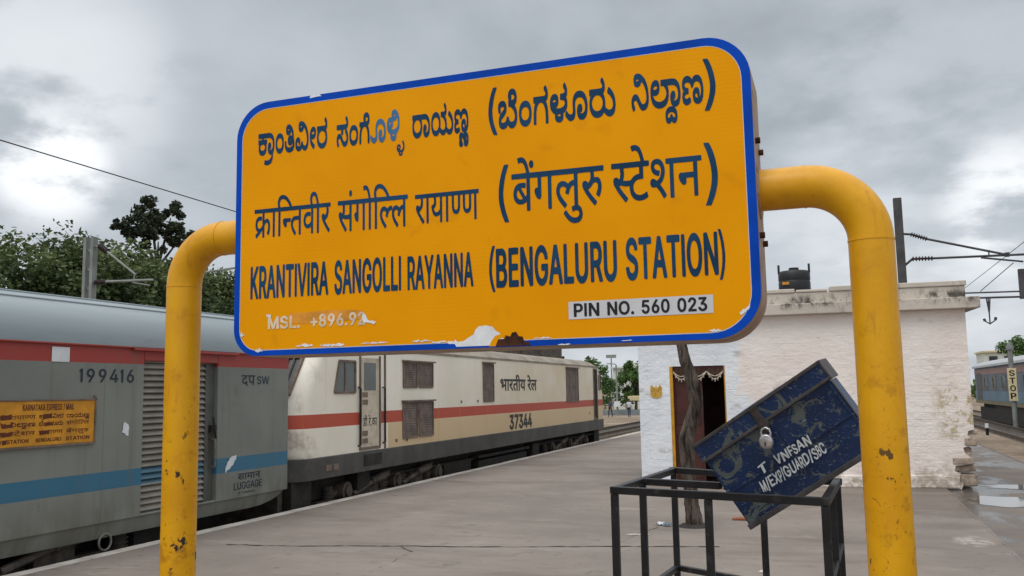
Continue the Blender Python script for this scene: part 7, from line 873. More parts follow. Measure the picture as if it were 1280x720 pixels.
rs = MB().box(-.12,5.215,-.17,5.4,2.702,2.875).build('roof_slab', MT['cornice'], bd, local=True, bevel=.01)
mb = MB()
mb.box(-.01,5.05,-.015,.18,2.877,3.06); mb.box(-.01,.18,.182,5.2,2.877,3.06); mb.box(4.87,5.05,.182,5.2,2.877,3.06); mb.box(.182,4.868,5.0,5.2,2.877,3.06)
mb.build('parapet', MT['cornice'], rs, local=True, bevel=.012)
mb = MB()
mb.box(-.03,2.55,-.035,.2,3.062,3.125); mb.box(2.57,3.05,-.03,.2,3.062,3.105); mb.box(3.08,5.07,-.035,.2,3.062,3.14); mb.box(4.85,5.07,.202,5.2,3.062,3.13); mb.box(-.03,.2,.202,5.2,3.062,3.13)
mb.build('coping', MT['cornice'], rs, local=True, bevel=.012)
mb = MB().box(.512,.56,-.012,.1,0,1.928).box(1.382,1.398,-.006,.1,0,1.928)
dfm = mb.build('door_frame', MT['jamb'], bd, local=True, bevel=.004)
MB().box(.562,1.38,.02,.10,1.885,1.927).build('door_lintel', MT['door'], bd, local=True)
MB().box(.562,1.03,.06,.10,0.01,1.883).box(.60,.99,.05,.062,.12,.85).box(.60,.99,.05,.062,.98,1.75).build('door', MT['door'], bd, local=True, bevel=.005)
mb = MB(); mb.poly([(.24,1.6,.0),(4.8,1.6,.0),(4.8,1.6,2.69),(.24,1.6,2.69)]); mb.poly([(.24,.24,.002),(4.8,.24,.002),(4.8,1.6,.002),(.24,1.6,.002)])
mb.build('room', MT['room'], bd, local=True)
pts = [(.185,1.47),(.21,1.43),(.28,1.412),(.35,1.43),(.375,1.47),(.372,1.60),(.345,1.635),(.325,1.60),(.30,1.59),(.28,1.62),(.26,1.59),(.235,1.60),(.215,1.635),(.188,1.60)]
MB().prism(pts, lambda u, v, t: (u, -.012*(1-t), v)).build('painted_emblem', MT['emblem'], bd, local=True)
MB().prism([(1.62,1.30),(2.1,1.22),(2.2,1.9),(1.8,2.1)], lambda u, v, t: (u, -.004*(1-t)+.001, v)) 
gl_ = thing('door_garland', 'scalloped white garland hanging in the top of the maroon doorway', 'garland', (-3.119, 14.953, 0), R(4.6))
mb = MB(); n = 40
rows = [[(.56+.815*i/n, .02+.012*math.sin(i*1.7), z+(.03*abs(math.sin(i*.9)) if z < 1.8 else 0)) for i in range(n+1)] for z in (1.885, 1.76)]
mb.grid(rows).build('cloth_strip', MT['valance_dark'], gl_, local=True)
mb = MB()
for k in range(3):
    u0 = .565+.27*k
    for dz in (0, .05): mb.tube([(u0+.27*i/12, .005, 1.86-.02-(.13-dz)*math.sin(math.pi*i/12)) for i in range(13)], .009, 6)
    for i in range(1, 6): mb.tube([(u0+.27*i/6, .005, 1.86-.13*math.sin(math.pi*i/6)), (u0+.27*i/6, .005, 1.80-.13*math.sin(math.pi*i/6))], .007, 5)
mb.build('swag', MT['valance'], gl_, local=True)
tk = thing('water_tank', 'small black plastic water tank standing on the building roof', 'water tank', (-.66, 17.5, 2.877))
prof = [(0,.0),(.28,.0),(.285,.22),(.275,.24),(.285,.26),(.285,.44),(.275,.46),(.285,.48),(.285,.66),(.275,.68),(.285,.70),(.285,.83),(.25,.88),(.09,.905),(.09,.95),(.0,.955)]
mb = MB(); rows = [[(r_*math.cos(2*math.pi*k/28), r_*math.sin(2*math.pi*k/28), h*.93) for k in range(28)] for r_, h in prof]
mb.grid(rows, True).build('tank_body', MT['tank'], tk, smooth=True, local=True, fix=True)
for a in (0, math.pi): MB().box(.27*math.cos(a)-.02,.27*math.cos(a)+.02,-.02,.02,.78,.95).build('lifting_lug', MT['tank'], tk, local=True)
MB().poly([(-.2,-.291,.55),(-.08,-.291,.55),(-.08,-.291,.60),(-.2,-.291,.60)]).build('label', MT['board'], tk, local=True)

# ------------------------------------------------------------------ bare crooked tree trunk
tr = thing('tree', 'crooked grey pruned tree trunk standing on the platform before the doorway', 'tree', (-1.63, 10.6, 0))
P = [(-1.63,10.6,-.05),(-1.63,10.6,.03),(-1.655,10.6,.25),(-1.66,10.6,.5),(-1.675,10.6,.8),(-1.675,10.6,1.02),(-1.62,10.62,1.2),(-1.555,10.62,1.38),(-1.56,10.6,1.55),(-1.60,10.6,1.72),(-1.665,10.58,1.9),(-1.70,10.6,2.1),(-1.74,10.64,2.5),(-1.70,10.7,3.0)]
rad = [.19,.125,.098,.095,.105,.115,.105,.098,.10,.095,.085,.075,.07,.055]
def limb(mb, P, rad, n=14, seed=1):
    rr = random.Random(seed); rows = []
    # finer rings with knobbly radii
    for i in range(len(P)-1):
        for j in range(6):
            t = j/6; p = [P[i][k]+(P[i+1][k]-P[i][k])*t for k in range(3)]; q = rad[i]+(rad[i+1]-rad[i])*t
            rows.append([(p[0]+q*(1+.09*math.sin(3*2*math.pi*k/n+i*1.3)+rr.uniform(-.05,.05))*math.cos(2*math.pi*k/n), p[1]+q*(1+rr.uniform(-.05,.05))*math.sin(2*math.pi*k/n), p[2]) for k in range(n)])
    mb.grid(rows, True); mb.poly(rows[-1])
    return mb
rad = [q_*.80 for q_ in rad]
mb = MB(); limb(mb, P, rad).build('trunk', MT['bark'], tr, smooth=True, angle=60)
mb = MB()
mb.tube([(-1.73,10.63,2.45),(-1.95,10.7,2.8),(-2.1,10.75,3.2)],[.05,.042,.035],8); mb.tube([(-1.71,10.68,2.9),(-1.5,10.75,3.2),(-1.42,10.7,3.5)],[.045,.036,.028],8)
mb.build('branch', MT['bark'], tr, smooth=True)
MB().cyl((-1.63,10.6,.0),(-1.63,10.6,.03),.19,18,.14).build('root_collar', MT['dark'], tr)

# small litter on the platform
o = MB().box(-1.27,-1.06,11.18,11.28,.001,.03).build('brick_piece', MT['redbrick'], None, bevel=.01); tag(o, 'loose red brick lying on the platform behind the black stand', 'brick')
rr = random.Random(5)
for i, (x, y, mat, nm, lb) in enumerate(((-2.03,10.62,'paper','paper_scrap','crumpled white paper scrap on the platform left of the tree foot'),(-1.93,10.55,'rcoach_low','plastic_scrap','small bluish plastic scrap on the platform beside the tree foot'))):
    mb = MB(); rows = [[(x+.09*(a/5-.5)+rr.uniform(-.01,.01), y+.09*(b/5-.5)+rr.uniform(-.01,.01), .006+rr.uniform(0,.035)) for a in range(6)] for b in range(6)]
    o = mb.grid(rows).build(nm, MT[mat]); tag(o, lb, 'litter')

# ------------------------------------------------------------------ black steel stand and the blue trunk
st = thing('luggage_stand', 'open black square-tube steel stand holding the tilted blue trunk', 'stand', (-.5, 4.6, 0))
H = 1.1; TW = .034
c4 = dict(fl=Vector((-1.024,4.266,0)), fr=Vector((-.077,3.981,0)), bl=Vector((-.932,5.368,0)), br=Vector((-.032,4.815,0)))
mixv = lambda a, b, t: a+(b-a)*t
z_ = lambda p, h: (p.x, p.y, h)
def bars(name, items, w=TW, h=TW):
    for a, b in items: MB().bar(a, b, w, h).build(name, MT['stand'], st, bevel=.003)
ml = mixv(c4['fl'], c4['bl'], .42); mr = mixv(c4['fr'], c4['br'], .5); mf = mixv(c4['fl'], c4['fr'], .48); mk = mixv(c4['bl'], c4['br'], .58)
for p in (c4['fl'], c4['fr'], c4['bl'], c4['br'], ml, mr, mf, mk):
    MB().box(p.x-TW/2, p.x+TW/2, p.y-TW/2, p.y+TW/2, 0, H-TW-.001).build('leg', MT['stand'], st, bevel=.003)
hz = H-TW/2
ex = (c4['fr']-c4['fl']).normalized()*TW/2
bars('top_rail', [(z_(c4['fl']-ex,hz), z_(c4['fr']+ex,hz)), (z_(c4['bl']-ex,hz), z_(c4['br']+ex,hz))])
bars('side_rail', [(z_(mixv(c4['fl'],c4['bl'],.017),hz-.002), z_(mixv(c4['fl'],c4['bl'],.983),hz-.002)), (z_(mixv(c4['fr'],c4['br'],.022),hz-.002), z_(mixv(c4['fr'],c4['br'],.978),hz-.002))])
bars('cross_rail', [(z_(mixv(ml,mr,.02),hz-.004), z_(mixv(ml,mr,.45),hz-.004))])
lz = .53
bars('lower_rail', [(z_(c4['bl'],lz), z_(c4['br'],lz)), (z_(c4['fl'],lz+.001), z_(c4['bl'],lz+.001)), (z_(mf,lz+.002), z_(mk,lz+.002)), (z_(c4['fl'],lz-.001), z_(c4['fr'],lz-.001))], .03, .03)
bars('lower_rail', [(z_(c4['fr'],.76), z_(c4['br'],.78))], .03, .03)

TC = Vector((-.4188, 4.40, .915)); TA = Vector((.8307,-.1201,.5437)).normalized(); TB = Vector((-.5469,.0069,.8372)); TB = (TB-TA*TB.dot(TA)).normalized(); TV = TA.cross(TB)*-1
if TV.y < 0: TV = -TV
tp = lambda a, b, w=0: TC+TA*a+TB*b-TV*w          # along, up, outwards
tb = thing('metal_trunk', 'dented dark blue metal trunk with chipped paint tilted in the black stand', 'trunk', (-.1, 4.5, .9))
def tbox(mb, a0, a1, b0, b1, w0, w1):
    return mb.hexa([tp(a0,b0,w1),tp(a1,b0,w1),tp(a1,b0,w0),tp(a0,b0,w0),tp(a0,b1,w1),tp(a1,b1,w1),tp(a1,b1,w0),tp(a0,b1,w0)])
TL_, TH_, TD_ = .690, .442, .26
def dented(a0, a1, b0, b1, w, seed, amp, na=26, nb=12):
    r = random.Random(seed); cs = [(r.uniform(a0,a1), r.uniform(b0,b1), r.uniform(.05,.13), r.uniform(-1,.4)*amp) for _ in range(9)]
    rows = []
    for j in range(nb+1):
        row = []
        for i in range(na+1):
            a = a0+(a1-a0)*i/na; b = b0+(b1-b0)*j/nb; d = 0
            e = min(1, min(i, na-i)/2)*min(1, min(j, nb-j)/2)
            for ca, cb, cr, ck in cs: d += ck*math.exp(-((a-ca)**2+(b-cb)**2)/cr**2)
            row.append(tp(a, b, w+d*e))
        rows.append(row)
    return rows
mb = MB(); mb.grid(dented(.0,TL_,.0,.345,.0,4,.007))
for q in (((0,0,0),(0,.345,0),(0,.345,-TD_),(0,0,-TD_)), ((TL_,0,0),(TL_,0,-TD_),(TL_,.345,-TD_),(TL_,.345,0)), ((0,0,-TD_),(0,.345,-TD_),(TL_,.345,-TD_),(TL_,0,-TD_)), ((0,0,0),(0,0,-TD_),(TL_,0,-TD_),(TL_,0,0)), ((0,.345,0),(TL_,.345,0),(TL_,.345,-TD_),(0,.345,-TD_))):
    mb.poly([tp(*p) for p in q])
body = mb.build('body', MT['trunk'], tb, smooth=True, angle=40)
mb = MB(); tbox(mb, .012, TL_-.012, .166, .176, -.01, .0055); tbox(mb, .004, .018, .01, .34, -.01, .004); tbox(mb, TL_-.018, TL_-.004, .01, .34, -.01, .004)
mb.build('pressed_rib', MT['trunk'], body, bevel=.002)
mb = MB(); mb.grid(dented(-.01,TL_+.01,.349,TH_,.010,9,.004,26,5))
a0, a1, b0, b1, w1, w0 = -.01, TL_+.01, .349, TH_, .010, -TD_-.01
# lid: slightly domed top
top = [[tp(a0+(a1-a0)*i/12, b1+.012*math.sin(math.pi*i/12)*math.sin(math.pi*k/8), w1+(w0-w1)*k/8) for i in range(13)] for k in range(9)]
mb.grid(top)
for q in (((a0,b0,w1),(a0,b1,w1),(a0,b1,w0),(a0,b0,w0)), ((a1,b0,w1),(a1,b0,w0),(a1,b1,w0),(a1,b1,w1)), ((a0,b0,w0),(a0,b1,w0),(a1,b1,w0),(a1,b0,w0)), ((a0,b0,w1),(a0,b0,w0),(a1,b0,w0),(a1,b0,w1))):
    mb.poly([tp(*p) for p in q])
lid = mb.build('lid', MT['trunk'], tb, smooth=True, angle=40)
mb = MB(); tbox(mb, a0-.002, a1+.002, .347, .362, .004, .016); tbox(mb, a1-.004, a1+.006, .347, TH_+.004, -TD_, .014); tbox(mb, a0-.002, a1+.002, TH_-.012, TH_+.004, .004, .015)
mb.build('lid_rim', MT['rim_brown'], lid, bevel=.003)
mb = MB(); tbox(mb, -.008, TL_+.008, -.014, .012, -TD_-.008, .010); tbox(mb, TL_+.001, TL_+.007, .0121, .34, -.03, .006)
mb.build('base_batten', MT['rim_brown'], tb, bevel=.003)
mb = MB(); tbox(mb, .312, .352, .345, .432, .012, .018); tbox(mb, .318, .346, .305, .350, .017, .024); tbox(mb, .305, .359, .338, .354, .010, .021)
mb.tube([tp(.325,.325,.02),tp(.325,.325,.042),tp(.345,.325,.042),tp(.345,.325,.02)], .005, 6)
mb.build('hasp', MT['trunk_metal'], tb, bevel=.003)
mb = MB(); tbox(mb, .362, .432, .205, .278, -.002, .0045); mb.build('hasp_plate', MT['trunk'], tb, bevel=.003)
mb = MB(); mb.tube([tp(-.004,.2,-.10),tp(-.03,.2,-.11),tp(-.035,.19,-.18),tp(-.03,.2,-.25),tp(-.004,.2,-.26)], .007, 8)
mb.build('carry_handle', MT['trunk_metal'], tb, smooth=True)
mb = MB(); ft = lambda u, v: tp(u, v, .0085)
ft = lambda u, v: tp(u+.16*(v-.15)+.004*math.sin(u*60), v+.0025*math.sin(u*95), .0085)
word(mb, 'trunk_a', .186, .224, .162, .206, ft); word(mb, 'trunk_a2', .274, .454, .160, .205, ft); word(mb, 'trunk_b', .156, .506, .094, .143, ft, -30, 1520)
mb.build('painted_name', MT['trunk_white'], tb)
# padlock hangs straight down from the hasp staple
pk = thing('padlock', 'round shiny padlock hanging on the hasp of the blue trunk', 'padlock', tuple(tp(.338,.325,.05)))
pc = tp(.336,.325,.042)+Vector((0,-.012,-.060)); nz_ = Vector((-.30,-.95,-.05)).normalized(); ux = nz_.cross(Vector((0,0,1))).normalized(); uz = ux.cross(nz_)
disc = lambda a, r_, d: pc+ux*(r_*math.cos(a))+uz*(r_*math.sin(a)*1.06)+nz_*d
mb = MB(); n = 28
rows = [[disc(2*math.pi*k/n, r_, d) for k in range(n)] for r_, d in ((.001,.0135),(.024,.0135),(.031,.010),(.033,.004),(.033,-.006),(.03,-.011),(.001,-.0115))]
pb = mb.grid(rows, True).build('lock_body', MT['padlock'], pk, smooth=True, angle=60)
mb = MB(); mb.tube([pc+ux*.021+uz*.022, pc+ux*.022+uz*.042, pc+ux*.017+uz*.056, pc+uz*.063, pc-ux*.017+uz*.056, pc-ux*.022+uz*.042, pc-ux*.021+uz*.022], .0052, 10)
mb.build('shackle', MT['padlock'], pk, smooth=True)
mb = MB(); mb.cyl(pc-uz*.006+nz_*.013, pc-uz*.006+nz_*.0145, .0042, 10); mb.bar(pc-uz*.008+nz_*.0142, pc-uz*.017+nz_*.0142, .004, .001, tuple(nz_))
mb.build('keyhole', MT['black'], pb)

# ------------------------------------------------------------------ overhead line
def rod(mb, a, b, r): mb.tube([a, b], r, 8)
def insul(mb, a, b, r=.075, n=7):
    a, b = Vector(a), Vector(b); rows = [a]; rr_ = [.03]
    for i in range(n):
        for t, q in ((.15,.035),(.3,r),(.6,r),(.75,.035)): rows.append(a+(b-a)*((i+t)/n)); rr_.append(q)
    rows.append(b); rr_.append(.03); mb.tube(rows, rr_, 10)
mm = thing('overhead_mast', 'dark steel overhead line mast rising behind the whitewashed building', 'mast', (2.04, 30, -.2), 0, 'overhead line masts')
Y3 = 30
mb = MB(); mb.box(1.92,2.16,Y3-.10,Y3-.085,-.2,7.32); mb.box(1.92,2.16,Y3+.085,Y3+.10,-.2,7.32); mb.box(2.03,2.05,Y3-.085,Y3+.085,-.2,7.32)
mb.build('mast_post', MT['mast'], mm)
mb = MB(); rod(mb, (2.15,Y3,6.19), (2.40,Y3,6.16), .035); rod(mb, (2.75,Y3,6.0), (4.94,Y3,5.35), .035); rod(mb, (2.13,Y3,5.21), (2.36,Y3,5.40), .035); rod(mb, (2.9,Y3,5.38), (5.45,Y3,5.33), .035)
rod(mb, (4.24,Y3,5.31), (5.35,Y3,5.12), .028); rod(mb, (4.46,Y3,5.53), (4.46,Y3,5.33), .02); mb.box(4.88,5.0,Y3-.05,Y3+.05,5.29,5.42)
rod(mb, (5.09,Y3,5.1), (4.15,Y3,4.30), .012)
mb.build('cantilever_arm', MT['mast'], mm, smooth=True)
mb = MB(); insul(mb, (2.35,Y3,6.17), (2.82,Y3,5.98)); mb.build('insulator', MT['insul'], mm, smooth=True)
mb = MB(); insul(mb, (2.34,Y3,5.40), (2.95,Y3,5.38)); mb.build('insulator', MT['insul'], mm, smooth=True)
mb = MB(); rod(mb, (2.1,Y3,4.30), (5.3,Y3,4.24), .024); rod(mb, (2.1,Y3,4.15), (5.3,Y3,4.08), .03); mb.build('cross_tube', MT['mast'], mm)
mb = MB(); mb.box(5.19,5.38,Y3-.08,Y3+.08,4.02,4.90); mb.build('drop_post', MT['mast'], mm)
mb = MB(); rod(mb, (4.345,Y3,4.12), (4.345,Y3,3.30), .02); rod(mb, (4.29,Y3,4.12), (4.345,Y3,3.62), .018); rod(mb, (4.40,Y3,4.12), (4.345,Y3,3.62), .018)
rod(mb, (4.345,Y3,3.32), (4.22,Y3,3.40), .018); rod(mb, (4.345,Y3,3.32), (4.49,Y3,3.42), .018); rod(mb, (4.22,Y3,3.40), (4.19,Y3,3.48), .04); rod(mb, (4.49,Y3,3.42), (4.51,Y3,3.51), .04)
mb.build('hanger', MT['mast'], mm, smooth=True)
ml_ = thing('overhead_mast', 'pale twin-channel overhead line mast standing among trees behind the grey coach', 'mast', (-20.05, 20.16, -1), 0, 'overhead line masts')
Y2 = 20.16
mb = MB()
for x in (-20.19, -19.93): mb.box(x-.05,x+.05,Y2-.09,Y2+.09,-1.0,6.22)
z = -.8
while z < 6: mb.box(-20.139,-19.981,Y2-.02,Y2+.02,z,z+.08); z += .55
mb.build('mast_post', MT['mastL'], ml_)
mb = MB(); rod(mb, (-19.9,Y2,5.95), (-19.5,Y2,5.85), .03); rod(mb, (-19.5,Y2,5.80), (-18.40,Y2,5.03), .03); rod(mb, (-19.9,Y2,4.9), (-19.5,Y2,4.9), .04); rod(mb, (-19.5,Y2,4.9), (-17.78,Y2,4.85), .035)
rod(mb, (-18.45,Y2,5.07), (-18.45,Y2,4.86), .02); rod(mb, (-18.5,Y2,4.82), (-17.9,Y2,4.70), .02)
mb.build('cantilever_arm', MT['mastL'], ml_, smooth=True)
for a, b, q_ in (((-19.72,Y2,5.95), (-19.45,Y2,5.76), .09), ((-19.85,Y2,4.9), (-19.45,Y2,4.9), .07)):
    mb = MB(); insul(mb, a, b, q_); mb.build('insulator', MT['insul'], ml_, smooth=True)
m3 = thing('overhead_mast', 'pale steel overhead line mast hidden behind the bent yellow post by the coach', 'mast', (-14.2, 20.16, -1))
mb = MB(); mb.box(-11.55,-11.35,Y2-.1,Y2+.1,-1,5.4)
wire_l = MB().tube([(-16.164,Y2,4.949),(-15.099,Y2,5.013),(-11.5,Y2,5.2)], .03, 6).build('bracket_tube', MT['mastL'], m3)
mb.build('mast_post', MT['mastL'], m3)
def wire(name, pts, r, label):
    o = MB().tube(pts, r, 5).build(name, MT['wire']); tag(o, label, 'wire')
wire('catenary_wire', [(-8.85,-12,4.62),(-8.85,7.5,4.521),(-8.85,11.8,4.485),(-8.85,30,4.55),(-8.85,60,4.6),(-8.85,120,4.6)], .008, 'long overhead wire crossing the cloudy sky above the grey coach')
wire('catenary_wire', [(4.94,-5,5.34),(4.94,30,5.34),(4.94,90,5.34)], .01, 'thin overhead wire held by the upper arm of the mast behind the building')

# ------------------------------------------------------------------ yard on the right: coach and stop board
rc = thing('passenger_coach', 'pale blue and grey passenger coach standing beyond the whitewashed building', 'train coach', (9.6, 42, -.7))
RX = 8.0
mb = MB(); mb.box(RX,11.2,20,62.7,.42,2.52); body = mb.build('body', MT['rcoach'], rc)
MB().box(RX-.012,RX-.002,20,62.7,.62,1.14).build('lower_band', MT['rcoach_low'], body)
MB().box(RX-.012,RX-.002,20,62.7,2.08,2.40).build('upper_band', MT['rcoach_red'], body)
MB().box(RX-.03,RX-.002,20,62.7,.42,.60).build('sill', MT['sill'], body)
pr = [(RX-.12,2.50),(RX-.10,2.62),(RX+.2,2.80),(RX+.7,2.93),(9.6,3.0),(18.5-.0+0.0-7.8+.0,2.93) if False else (10.5,2.93),(11.0,2.80),(11.3,2.62),(11.32,2.50)]
MB().prism(pr, lambda u, v, t: (u, 19.9+43*t, v)).build('roof', MT['far_roof'], rc, smooth=True)
y = 58.2; first = None
while y > 22:
    if first is None:
        mb = MB()
        for q in ((-.62,.62,-.03,.03),(-.62,.62,.64,.70)): mb.box(RX-.03,RX,y+q[0],y+q[1],1.27+q[2],1.27+q[3])
        mb.box(RX-.03,RX,y-.62,y-.55,1.30,1.91); mb.box(RX-.03,RX,y+.55,y+.62,1.30,1.91)
        first = mb.build('window', MT['frame'], rc); y0 = y
        pane0 = MB().poly([(RX-.008,y-.55,1.30),(RX-.008,y+.55,1.30),(RX-.008,y+.55,1.91),(RX-.008,y-.55,1.91)]).build('pane', MT['glass'], first)
    else:
        w = first.copy(); COL.objects.link(w); w.parent = rc; w.location = (0, y-y0, 0)
        p = pane0.copy(); COL.objects.link(p); p.parent = w
    y -= 2.95
MB().box(RX-.02,RX,59.9,61.9,.45,2.2).build('door', MT['shade'], rc)
mb = MB(); mb.box(RX+.3,10.9,21,62,-.25,.42); mb.box(RX+.05,RX+.3,34,56,-.5,.40); mb.box(RX+.1,RX+.25,21,62,-.62,.2); mb.box(8.9,10.3,62.5,63.3,.3,2.3)
for yy in (58.5, 55.5, 27, 24): 
    for sx in (-.84,.84): mb.cyl((9.6+sx-.07,yy,-.1),(9.6+sx+.07,yy,-.1),.45,24)
mb.build('underframe', MT['dark'], rc)
sp = thing('stop_sign', 'cream vertical STOP board on a grey post beside the yard tracks', 'sign', (7.0, 44, -.8))
mb = MB(); mb.tube([(7.05,44,-.75),(7.05,44,3.3)], .10, 12); mb.tube([(7.05,44,3.0),(7.05,44,3.2)],.15,12); mb.build('post', MT['mastL'], sp, smooth=True)
bdp = MB().box(6.86,7.20,43.84,43.88,.80,2.20).build('sign_board', MT['stop'], sp, bevel=.01)
# the four letters of the board, top to bottom
cs = GLYPHS['stop']; islands = {}
order = sorted(cs, key=lambda c: min(p[0] for p in c)); groups = []
for c in order:
    a, b = min(p[0] for p in c), max(p[0] for p in c)
    for g in groups:
        if a < g[1] and b > g[0]: g[2].append(c); g[1] = max(g[1], b); g[0] = min(g[0], a); break
    else: groups.append([a, b, [c]])
mb = MB()
for i, (a, b, cc) in enumerate(groups):
    zt = 2.12-i*.325; hy = [p[1] for c in cc for p in c]
    mb.sheet(cc, lambda x, y: (6.92+(x-a)/(b-a)*.22, 43.835, zt-.25+(y-min(hy))/(max(hy)-min(hy))*.25))
mb.build('stop_lettering', MT['black'], bdp)
mk_ = thing('trackside_marker', 'short black and white trackside marker post beside the building corner', 'marker', (4.7, 35, -.3))
mb = MB(); mb.tube([(4.72,35,-.3),(4.72,35,.05)],.05,10); mb.build('post', MT['black'], mk_)
mb = MB(); mb.cyl((4.72,35,.05),(4.72,35,.2),.06,12); mb.build('cap', MT['paper'], mk_, bevel=.02)

# ------------------------------------------------------------------ trees
def leaves(mb, c, rad, n, size, seed, clumps=26, flat=.85):
    r = random.Random(seed); cs = []
    for _ in range(clumps):
        while True:
            d = Vector((r.uniform(-1,1), r.uniform(-1,1), r.uniform(-1,1)))
            if .05 < d.length < 1: break
        d = d.normalized()*(d.length**.45)*.86
        cs.append((Vector((c[0]+d.x*rad[0], c[1]+d.y*rad[1], c[2]+d.z*rad[2])), r.uniform(.22,.42)*min(rad)))
    for i in range(n):
        cc, cr = cs[r.randrange(clumps)]
        g_ = Vector((r.gauss(0,1), r.gauss(0,1), r.gauss(0,flat)))
        if g_.length > 1.9: g_ *= 1.9/g_.length
        p = cc+g_*cr*.55
        u = Vector((r.gauss(0,1), r.gauss(0,1), r.gauss(0,.6))).normalized(); w = u.cross(Vector((r.gauss(0,1), r.gauss(0,1), r.gauss(0,1)))).normalized()
        s_ = size*r.uniform(.6,1.35)
        mb.poly([p-u*s_*.5, p+w*s_*.27, p+u*s_*.5, p-w*s_*.27])
    return cs
def tree(loc, h, rad, n, size, seed, mat, label, group=None, clumps=26, cz=None, trunk_r=.2):
    t = thing('tree', label, 'tree', loc, 0, group)
    cz = h-rad[2]*.95 if cz is None else cz
    c = (loc[0], loc[1], cz); mb = MB(); cs = leaves(mb, c, rad, n, size, seed, clumps)
    mb.build('crown', MT[mat], t, fix=False)
    tm = MB(); base = Vector(loc); fork = Vector((loc[0], loc[1], cz-rad[2]*.55))
    tm.tube([base, base+(fork-base)*.5+Vector((.08,.05,0)), fork], [trunk_r*1.25, trunk_r, trunk_r*.8], 9)
    for q, cr in cs[:9]: tm.tube([fork, fork+(q-fork)*.5+Vector((0,0,.15)), q], [trunk_r*.5, trunk_r*.3, trunk_r*.12], 6)
    tm.build('trunk', MT['barkfar'], t, smooth=True)
    return t
LT = [((-31,23.6,-1),7.5,(3.0,2.6,3.4),'leafA','bushy olive tree standing before the dark half-hidden tree behind the coach'),
      ((-33,27.2,-1),8.5,(2.8,2.7,3.6),'leafA','bushy olive tree between the pale twin-channel mast and the half-hidden dark tree'),
      ((-31.5,30.6,-1),8.9,(2.7,2.6,3.7),'leafA','tall bushy tree directly behind the pale overhead mast'),
      ((-32.5,34.2,-1),8.9,(2.8,2.7,3.6),'leafA','bushy tree just below the dark tall open-crowned tree'),
      ((-31.8,37.8,-1),8.6,(2.7,2.8,3.6),'leafA','bushy tree behind the bend of the yellow post near the coach'),
      ((-32.4,41.6,-1),8.8,(2.8,2.8,3.5),'leafA','bushy tree between the bent yellow post and the nameboard edge'),
      ((-31.5,45.4,-1),8.9,(2.7,2.8,3.5),'leafA','bushy tree mostly hidden by the faded-letter end of the nameboard')]
for i, (loc, h, rad, mat, lb) in enumerate(LT): tree(loc, h-.1, (rad[0]*1.1,rad[1]*1.12,rad[2]), 21000, .26, 40+i, mat, lb, 'trees behind the coach', 80)
for i, (loc, h) in enumerate((((-27.5,25.5,-1),5.0),((-27.8,29.5,-1),5.2),((-27.5,33.5,-1),5.4),((-27.8,37.6,-1),5.2),((-27.5,41.5,-1),5.2))):
    b_ = tree(loc, h, (2.0,2.3,2.6), 6000, .2, 90+i, 'leafB' if i % 2 else 'leafA', ['low leafy bush behind the coach roof above the paper notice','low leafy bush at the foot of the pale mast','low leafy bush under the cantilever arm of the pale mast','low leafy bush behind the yellow post near the coach shutter','low leafy bush between the bent yellow post and the nameboard'][i], 'bushes behind the coach', 24, None, .08)
    b_.name = 'bush'; b_['category'] = 'bush'
t = thing('tree', 'dark tall open-crowned tree rising above the other trees', 'tree', (-45.5, 51.5, -1))
mb = MB()
DK = [((-45,49.4,13.4),(1.1,1.3,1.3)),((-45,50.6,14.5),(1.1,1.2,1.2)),((-45,52.6,14.6),(1.0,1.3,1.3)),((-45,53.6,13.2),(1.0,1.3,1.1)),((-45,51.4,12.7),(1.2,1.4,.9)),((-45,47.7,13.1),(.8,.8,.5)),((-45,54.8,12.5),(1.0,1.2,.8))]
for i, (c, rd) in enumerate(DK): leaves(mb, c, rd, 1500, .30, 300+i, 12)
mb.build('crown', MT['leafB'], t, fix=False)
tm = MB(); tm.tube([(-45.5,51.5,-1),(-45.3,51.4,6),(-45.1,51.5,10.8)],[.35,.26,.2],9)
for c, rd in DK: tm.tube([(-45.1,51.5,10.8),((c[0]-45.1)/2,(c[1]+51.5)/2,(c[2]+10.8)/2),c],[.14,.09,.04],6)
tm.build('trunk', MT['barkfar'], t, smooth=True)
tree((-41,31.5,-1), 10.9, (2.2,2.2,3.0), 5000, .3, 77, 'leafB', 'dark leafy tree half hidden behind the olive trees above the destination board', None, 26)
# far beyond the engine
for i, (x, y, h, rd, lb) in enumerate(((-25.6,99,5.2,(1.9,1.9,2.9),'green tree just beyond the far end of the engine'),(-22.2,104,5.4,(1.7,1.7,2.6),'green tree behind the lamp post far down the yard'),(-19.2,103,3.2,(1.8,1.8,1.9),'low green tree under the pale far building'),(-28.8,102,5.0,(2.0,2.0,2.8),'green tree hidden mostly by the engine end'),(-24,108,4.0,(2.6,2.0,2.2),'green tree between the engine end and the pale far building'))):
    tree((x, y, -1), h, rd, 3000, .34, 500+i, 'leafC', lb, 'trees far down the yard', 22, None, .12)
fb = thing('far_building', 'pale flat-roofed building far down the yard behind green trees', 'building', (-20, 125, -1))
mb = MB(); mb.box(-29,-18,122,130,-1,4.6); mb.box(-27.5,-25,122,128,4.6,5.3); wb = mb.build('wall', MT['farwhite'], fb)
for k in range(5): MB().box(-28.3+2.1*k,-27.0+2.1*k,121.93,121.99,3.1,4.1).build('window', MT['glass'], fb)
MB().box(-29.3,-17.7,121.7,130.3,4.6,4.78).build('roof', MT['farwhite'], fb)
cs_ = thing('yard_shed', 'cream canopy shed beside the walking people far away', 'shed', (-19.3, 92, -1))
MB().box(-21.3,-17.8,96,100,.45,.95).build('roof', MT['farcream'], cs_, bevel=.05)
for x in (-21.1, -18.0):
    for y in (96.2, 99.8): MB().cyl((x,y,-1),(x,y,.45),.06,8).build('post', MT['mastL'], cs_)
